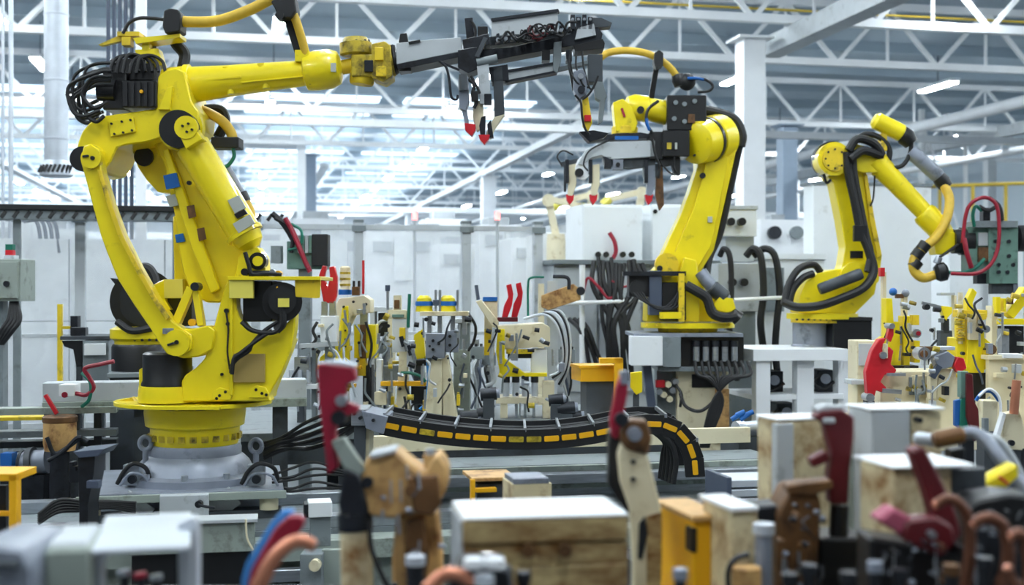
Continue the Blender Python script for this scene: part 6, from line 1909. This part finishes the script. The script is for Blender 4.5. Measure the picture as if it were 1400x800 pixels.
t.cyl('piston', 'black', (1148, 690, d + 0.05), (1146, 742, d + 0.05), 13)
t.rect('foot', 'black', 1120, 736, 1186, zf(d), d + 0.02, 0.14, 0.012)
t.cyl('stud', 'castgrey', (1044, 728, d - 0.1), (1044, zf(d - 0.1), d - 0.1), 12)
t.cyl('stud_cap', 'zinc', (1044, 716, d - 0.1), (1044, 730, d - 0.1), 15)
t.tube('hose', 'dark', [(996, 810), (996, 780), (1006, 764), (1024, 758)], 4, d=d - 0.15)
t.cyl('stud', 'tan', (1020, 776, d - 0.14), (1024, zf(d - 0.14), d - 0.14), 20)
clutter(t, 1064, 1130, 690, 800, 2.7, 22, 21, ('dark', 'brown', 'black', 'castgrey', 'copperdark', 'brown'), ('rubber', 'dark'), ('dark', 'castgrey'))
t.done()
# pale boxes on the right
t = T('cream_box', 'tall cream box with scorched side and white lid behind the maroon lever', 'block')
t.rbox('body', 'stain', 1064, 576, 3.28, 120, zf(3.3) - 577, 0.12, 16, 0.008)
t.rbox('lid', 'white', 1063, 573, 3.275, 123, 3, 0.13, 16, 0.006)
t.rbox('corner', 'grey', 1062, 580, 3.262, 26, 140, 0.03, 16, 0.004)
t.rbox('seam', 'greygreen', 1164, 606, 3.31, 22, 130, 0.02, 16, 0.004)
t.done()
t = T('white_lid_box', 'light grey box with white lid right of the tall cream box', 'block')
t.rbox('body', 'grey', 1192, 562, 3.2, 56, zf(3.2) - 563, 0.15, 8, 0.008)
t.rbox('face', 'stain', 1248, 564, 3.22, 50, zf(3.22) - 565, 0.12, 22, 0.008)
t.rbox('lid', 'white', 1191, 559, 3.195, 110, 3, 0.155, 10, 0.006)
t.knob('bolt', 'dark', 1258, 575, 3.19, 4, 0.04)
t.done()
t = T('clamp_block', 'smaller burnt block with white lid behind the crossing maroon arms', 'clamp block')
t.rbox('body', 'stain', 1222, 642, 2.6, 90, zf(2.65) - 643, 0.14, 14, 0.008)
t.rbox('lid', 'white', 1219, 638, 2.59, 126, 4, 0.19, 10, 0.006)
t.rbox('under', 'greyd', 1300, 642, 2.66, 56, 40, 0.1, 14, 0.006)
t.done()
t = T('clamp_tool', 'maroon lever arms with a pink worn shoe under the burnt block', 'clamp')
d = 2.35
t.prism('arm', 'maroon', [(1246, 616), (1264, 610), (1286, 652), (1304, 690), (1316, 730), (1302, 752), (1286, 752), (1280, 720), (1268, 676), (1256, 644)], d, 0.05, 0.01)
t.prism('shoe', 'pink', [(1198, 712), (1222, 694), (1244, 706), (1252, 726), (1244, 738), (1228, 730)], d - 0.02, 0.06, 0.012)
t.prism('shoe_body', 'maroon', [(1240, 712), (1280, 706), (1304, 720), (1308, 744), (1288, 764), (1258, 752), (1232, 736)], d - 0.03, 0.05, 0.012)
t.prism('base', 'black', [(1190, 734), (1240, 742), (1320, 748), (1344, zf(d)), (1190, zf(d))], d + 0.03, 0.1, 0.02)
t.knob('bolt', 'steel', 1276, 732, d - 0.05, 5, 0.03)
clutter(t, 1200, 1340, 742, 800, 2.33, 30, 22, ('dark', 'brown', 'black', 'castgrey', 'copperdark', 'brown'), ('rubber', 'dark'), ('dark', 'castgrey'))
t.done()
t = T('black_cover', 'black hanging cover between the cream box and the burnt block', 'cover')
t.prism('cover', 'rubber', [(1200, 630), (1212, 626), (1220, 660), (1216, 706), (1204, 712), (1198, 680)], 2.75, 0.05, 0.01)
t.rect('stem', 'black', 1202, 706, 1212, zf(2.77), 2.76, 0.04)
t.done()
hook('copper electrode arm hooking over the maroon lever arms', [(1318, 830), (1326, 760), (1324, 712), (1312, 690), (1296, 682), (1280, 690)], 9, 2.25, 7)
hook('copper electrode arm beside the dark rounded casting', [(1362, 840), (1378, 770), (1374, 726), (1358, 710), (1342, 710), (1332, 718)], 10, 2.2, 8)
hook('copper electrode arm leaning up behind the bright copper tip', [(1402, 840), (1408, 790), (1404, 744), (1394, 730), (1382, 734)], 10, 2.15, 8)
hook('bright copper tip at the foot of the copper arms', [(1390, 830), (1384, 796), (1378, 778)], 9, 2.0, 7)
t = T('dark_casting', 'dark rounded casting under the white lid and copper arms', 'casting')
d = 2.5
t.prism('body', 'black', [(1316, 700), (1336, 684), (1380, 676), (1420, 680), (1420, zf(d)), (1310, zf(d))], d, 0.12, 0.02)
t.prism('shoulder', 'dark', [(1330, 720), (1390, 726), (1420, 740), (1420, zf(d - 0.05)), (1330, zf(d - 0.05))], d - 0.06, 0.06, 0.02)
clutter(t, 1330, 1400, 690, 800, 2.4, 18, 23, ('dark', 'brown', 'black', 'castgrey', 'copperdark', 'brown'), ('rubber', 'dark'), ('dark', 'castgrey'))
t.done()
for k, (x, y, r, mt, lb) in enumerate(((1196, 772, 8, 'castgrey', 'by the black clamp foot'), (1230, 782, 9, 'dark', 'under the pink worn shoe'), (1300, 776, 9, 'brown', 'under the maroon arms'), (1346, 766, 9, 'dark', 'beside the copper arms'), (1160, 786, 9, 'dark', 'in front of the black foot'), (1106, 776, 9, 'dark', 'in front of the brown carriage'), (1080, 788, 9, 'dark', 'beside the zinc capped stud'), (716, 786, 8, 'dark', 'against the steel block'), (930, 782, 8, 'castgrey', 'left of the yellow block'))):
    d = 2.2
    t = T('locator_pin', 'round %s locator pin %s' % ({'zinc': 'bright', 'dark': 'dark', 'brown': 'rusty', 'castgrey': 'grey'}[mt], lb), 'pin', 'locator pins on the fixture table')
    t.cyl('shank', 'dark', (x, y + 8, d), (x, zf(d), d), r)
    t.cyl('head', mt, (x, y - 4, d), (x, y + 10, d), r * 1.3)
    t.done()
# silver elbow duct and yellow fitting on the far right
t = T('elbow_pipe', 'grey armoured hose bending down behind the white lids with yellow fitting', 'hose')
d = 3.0
t.tube('hose', 'castgrey', [(1270, 602, 3.1), (1300, 598, 3.1), (1330, 592, 3.08), (1352, 606, 3.05), (1368, 628, 3.02), (1388, 652, 3.0), (1420, 690, 2.95)], 9, 14)
t.tube('hose', 'grey', [(1346, 598, 3.2), (1366, 606, 3.2), (1384, 632, 3.2), (1400, 660, 3.2), (1424, 676, 3.2)], 8, 14)
t.turned('brown_sleeve', 'brown', (1276, 602, 3.06), (1318, 594, 3.06), [(0, 9), (0.1, 12), (0.9, 12), (1, 9)], 18)
t.turned('end', 'zinc', (1250, 598, 3.1), (1276, 602, 3.1), [(0, 6), (0.2, 9), (1, 9)], 18)
t.prism('fitting', 'yellow', [(1344, 660), (1370, 646), (1392, 634), (1394, 652), (1376, 668), (1350, 672)], 2.9, 0.06, 0.01)
t.bar('fitting_mark', 'red', (1366, 652, 2.89), (1378, 662, 2.89), 4)
t.prism('bracket', 'dark', [(1300, 616), (1320, 612), (1318, zf(3.1)), (1302, zf(3.1))], 3.14, 0.05, 0.006)
t.done()
# ---------------------------------------------------------------- right hand fixtures
a, b = P(1168, 400, 6.9), P(1500, 400, 7.2)
ZR = 0.84
t = T('fixture_bench', 'cream bench under the yellow clamp stands at the right', 'bench')
t.wbox('bench_top', 'cream', a.x, b.x + 0.5, a.y - 0.6, a.y + 0.9, ZR - 0.05, ZR, 0.006)
for k in range(4):
    x = a.x + 0.06 + k * 0.6
    for yy in (a.y - 0.5, a.y + 0.7):
        t.wbox('leg', 'greyd', x, x + 0.1, yy, yy + 0.1, 0, ZR - 0.05)
t.done()
def zr(d):
    return 400 + (CAM_H - ZR) / d * FPX
d = 6.7
t = T('clamp_tool', 'bright red clamp claw on a cream block under the right robot', 'clamp')
t.prism('claw', 'red', [(1186, 540), (1184, 508), (1192, 480), (1202, 464), (1212, 462), (1206, 476), (1208, 486), (1216, 474), (1222, 480), (1218, 498), (1226, 506), (1222, 514), (1210, 512), (1204, 522), (1212, 530), (1210, 538), (1198, 534), (1196, 542)], d, 0.06, 0.008)
t.prism('claw_finger', 'red', [(1213, 462), (1216, 448), (1222, 444), (1222, 458), (1218, 468)], d + 0.01, 0.04, 0.004)
for (x, y, r) in ((1190, 544, 6), (1208, 486, 5), (1220, 446, 4)):
    t.knob('pivot', 'steel', x, y, d - 0.02, r, 0.1, 14)
t.rect('link', 'cream', 1208, 470, 1214, 490, d - 0.015, 0.03)
t.bar('rod', 'steel', (1212, 512, d), (1238, 512, d), 4)
t.bar('rod', 'steel', (1206, 534, d), (1232, 536, d), 6)
t.rect('block', 'cream', 1204, 508, 1296, zr(d + 0.06), d + 0.08, 0.3, 0.008)
t.rect('notch', 'grey2', 1244, 516, 1262, 540, d + 0.06, 0.04)
t.rect('notch_plate', 'cream', 1248, 514, 1270, 536, d + 0.05, 0.04)
t.rect('post', 'dark', 1184, 548, 1196, zr(d), d + 0.01, 0.06)
clutter(t, 1204, 1300, 500, 550, 6.76, 16, 11)
t.done()
t = T('cream_cabinet', 'small cream cabinet box left of the red claw', 'box')
t.rect('body', 'cream', 1172, 466, 1200, zr(7.1), 7.1, 0.2, 0.008)
t.rect('face', 'grey', 1175, 470, 1192, 500, 7.08, 0.03)
t.rect('shelf', 'grey', 1164, 520, 1204, 526, 7.0, 0.15)
t.done()
d = 7.2
t = T('clamp_stand', 'yellow twin post clamp stand with blue ball joint behind the red claw', 'clamp fixture')
t.prism('post', 'yellow', [(1212, 408), (1220, 408), (1222, 440), (1230, 440), (1232, 500), (1212, 500)], d, 0.1, 0.006)
t.rect('post', 'yellow', 1235, 432, 1244, 500, d, 0.1, 0.006)
t.rect('post', 'yellow', 1250, 466, 1258, 496, d, 0.1, 0.006)
t.prism('web', 'yellow', [(1192, 470), (1206, 460), (1212, 462), (1212, 500), (1200, 500)], d + 0.02, 0.05, 0.004)
t.rect('rod', 'cream', 1235, 400, 1241, 434, d + 0.03, 0.05)
t.rect('rod', 'steel', 1229, 446, 1233, 470, d + 0.01, 0.04)
m = MB(); m.sph(1221, 399, d + 0.03, 5.5); t.add('ball_joint', 'blue', m)
m = MB(); m.sph(1238, 401, d + 0.03, 5.5); t.add('ball_joint', 'castgrey', m)
t.rect('joint_bar', 'brown', 1226, 402, 1236, 408, d + 0.02, 0.04)
t.knob('wheel', 'steel', 1254, 456, d - 0.02, 6, 0.08)
t.knob('wheel', 'crimson', 1256, 456, d - 0.03, 3, 0.04)
t.rect('base', 'black', 1206, 500, 1256, 506, d - 0.04, 0.2)
t.rect('pedestal', 'cream', 1208, 506, 1254, zr(d), d - 0.02, 0.16)
t.rect('tower', 'cream', 1207, 372, 1212, zr(d + 0.2), d + 0.2, 0.05)
t.rect('tower_flag', 'red', 1204, 366, 1210, 378, d + 0.18, 0.05)
clutter(t, 1206, 1260, 410, 505, 7.18, 16, 12)
t.done()
t = T('clamp_stand', 'tall yellow clamp stand with cream cylinder and coil spring by the weld gun', 'clamp fixture')
d = 7.0
t.rect('body', 'yellow', 1322, 436, 1346, 510, d, 0.2, 0.008)
t.rect('body', 'yellow', 1308, 462, 1324, 506, d + 0.02, 0.16, 0.008)
t.rect('cylinder', 'cream', 1325, 430, 1336, 465, d - 0.03, 0.06, 0.008)
t.rect('cylinder', 'cream', 1334, 428, 1340, 465, d - 0.02, 0.06, 0.006)
t.rect('head', 'yellow2', 1316, 424, 1350, 434, d, 0.16)
for k in range(9):
    t.cyl('coil', 'yellow2', (1313, 432 + k * 4, d + 0.02), (1313, 434.4 + k * 4, d + 0.02), 6, n=14)
t.cyl('rod', 'cream', (1313, 400, d + 0.02), (1313, 470, d + 0.02), 3.4, n=12)
t.prism('claw', 'yellow', [(1322, 410), (1330, 394), (1336, 400), (1330, 414), (1332, 426), (1322, 426)], d + 0.02, 0.06, 0.005)
t.prism('side_wing', 'yellow', [(1346, 462), (1356, 470), (1356, 500), (1346, 506)], d + 0.02, 0.14, 0.005)
t.knob('pivot', 'steel', 1349, 450, d - 0.02, 5, 0.08)
t.knob('pivot', 'brown', 1356, 478, d - 0.02, 7, 0.08)
t.rect('base', 'black', 1322, 510, 1350, zr(d), d + 0.02, 0.14)
clutter(t, 1304, 1356, 404, 520, 6.98, 20, 13)
t.done()
t = T('weld_clamp', 'grey clamp head with small red cap in the middle of the right fixtures', 'clamp')
d = 6.6
t.prism('body', 'castgrey', [(1276, 488), (1296, 480), (1306, 488), (1302, 502), (1284, 506)], d, 0.08, 0.008)
t.knob('hub', 'steel', 1264, 484, d, 9, 0.1)
t.knob('hub', 'brown', 1264, 484, d - 0.02, 5, 0.1)
t.bar('plunger', 'slate', (1274, 516, d), (1284, 500, d), 8)
t.prism('cap', 'red', [(1304, 500), (1310, 488), (1318, 490), (1322, 504), (1310, 510)], d - 0.01, 0.06, 0.006, label='small red cap')
t.rect('arm', 'zinc', 1284, 474, 1306, 479, d + 0.02, 0.1)
t.rect('arm', 'brown', 1262, 474, 1282, 480, d + 0.02, 0.06)
t.prism('leg', 'cream', [(1272, 510), (1282, 512), (1280, 546), (1272, 546)], d + 0.01, 0.06)
t.prism('plate', 'cream', [(1284, 506), (1300, 504), (1312, 512), (1312, zr(d)), (1270, zr(d)), (1274, 546), (1280, 546)], d + 0.03, 0.1, 0.006)
clutter(t, 1262, 1312, 474, 560, 6.6, 12, 14)
t.done()
t = T('clamp_lever', 'dark red lever with green and blue side plates at the right', 'clamp')
d = 5.6
t.prism('lever', 'maroon', [(1322, 510), (1330, 512), (1332, 548), (1338, 560), (1340, 600), (1332, 604), (1322, 570)], d, 0.04, 0.005)
t.prism('plate', 'green', [(1314, 546), (1324, 542), (1324, 590), (1312, 588)], d + 0.02, 0.03, 0.004)
t.prism('plate', 'blue', [(1306, 548), (1314, 546), (1312, 586), (1306, 582)], d + 0.03, 0.03, 0.004)
t.rect('neck', 'pcb', 1314, 508, 1324, 544, d + 0.02, 0.05)
t.rect('stem', 'dark', 1316, 586, 1332, fl(d) - 1, d + 0.02, 0.06)
t.done()
t = T('hose_arch', 'blue and white hose arch over a cream block at the right', 'hose')
d = 5.9
t.tube('hose', 'blue', [(1334, 548), (1344, 536), (1356, 536), (1366, 548)], 2.6, d=d)
t.tube('hose', 'white', [(1338, 542), (1352, 532), (1366, 544), (1368, 572), (1366, 600)], 2, d=d - 0.02)
t.rect('block', 'cream', 1344, 548, 1364, 590, d + 0.03, 0.1, 0.006)
t.rect('stem', 'greyd', 1346, 590, 1362, fl(d) - 1, d + 0.05, 0.1)
t.rect('clip', 'grey2', 1346, 572, 1352, 590, d + 0.01, 0.04)
t.done()
t = T('copper_jig', 'pale pink copper electrode rod on a cream jig at the right edge', 'electrode')
d = 5.4
t.cyl('rod', 'copper', (1390, 520, d), (1386, 566, d), 6, n=14)
t.prism('jig', 'cream', [(1374, 566), (1394, 562), (1402, 590), (1398, 616), (1370, 614)], d + 0.02, 0.06, 0.006)
t.prism('jig_leg', 'white', [(1372, 564), (1376, 566), (1366, 604), (1360, 602)], d, 0.04, 0.003)
t.knob('bolt', 'dark', 1384, 606, d, 4, 0.04)
t.rect('stem', 'greyd', 1378, 614, 1396, fl(d) - 1, d + 0.03, 0.06)
t.done()
t = T('clamp_stand', 'yellow slanted clamp frame at the right edge below the weld gun', 'clamp fixture')
d = 7.6
t.prism('slant', 'yellow', [(1376, 428), (1402, 392), (1412, 394), (1412, 404), (1386, 436)], d, 0.1, 0.006)
t.rect('beam', 'yellow', 1366, 436, 1410, 444, d, 0.16)
t.rect('uprights', 'yellow', 1362, 406, 1368, 430, d, 0.06)
t.rect('uprights', 'yellow', 1372, 408, 1376, 426, d, 0.06)
t.rect('cup', 'brown', 1378, 408, 1386, 416, d - 0.02, 0.06)
t.rect('column', 'cream', 1356, 418, 1364, zr(d), d + 0.04, 0.1)
t.rect('panel', 'dark', 1374, 446, 1400, 500, d + 0.06, 0.12)
t.rect('lamp_body', 'castgrey', 1370, 450, 1380, 490, d - 0.04, 0.08)
t.rect('post', 'greyd', 1376, 500, 1398, zr(d), d + 0.06, 0.1)
clutter(t, 1360, 1402, 400, 520, 7.58, 16, 15)
t.done()
t = T('clamp_stand', 'thin yellow and steel swivel clamp left of the tall yellow stand', 'clamp fixture')
d = 8.0
t.prism('fork', 'yellow', [(1286, 418), (1302, 420), (1302, 428), (1296, 434), (1294, 440), (1290, 432)], d, 0.06, 0.004)
t.rect('neck', 'dark', 1290, 436, 1298, 456, d, 0.05)
t.rect('body', 'greyd', 1286, 452, 1302, 486, d, 0.08, 0.006)
t.bar('arm', 'steel', (1260, 414, d), (1286, 420, d), 4)
t.knob('arm_ball', 'dark', 1268, 420, d - 0.02, 4, 0.05)
t.rect('post', 'cream', 1288, 486, 1300, zr(d), d + 0.01, 0.06)
t.rect('top_plate', 'grey', 1286, 400, 1306, 404, d + 0.1, 0.08)
t.rect('plate_post', 'cream', 1304, 404, 1308, zr(d + 0.12), d + 0.12, 0.05)
clutter(t, 1262, 1304, 410, 500, 7.98, 10, 16)
t.done()
t = T('fixture_housing', 'large cream side panel of the right fixture', 'housing')
t.rect('panel', 'cream', 1352, 490, 1420, zr(6.9), 6.9, 0.05, 0.006)
t.rect('lip', 'cream', 1350, 486, 1420, 492, 6.88, 0.1)
t.rect('pad', 'white', 1372, 484, 1398, 490, 6.86, 0.08)
clutter(t, 1352, 1402, 494, 560, 6.88, 12, 17)
t.done()
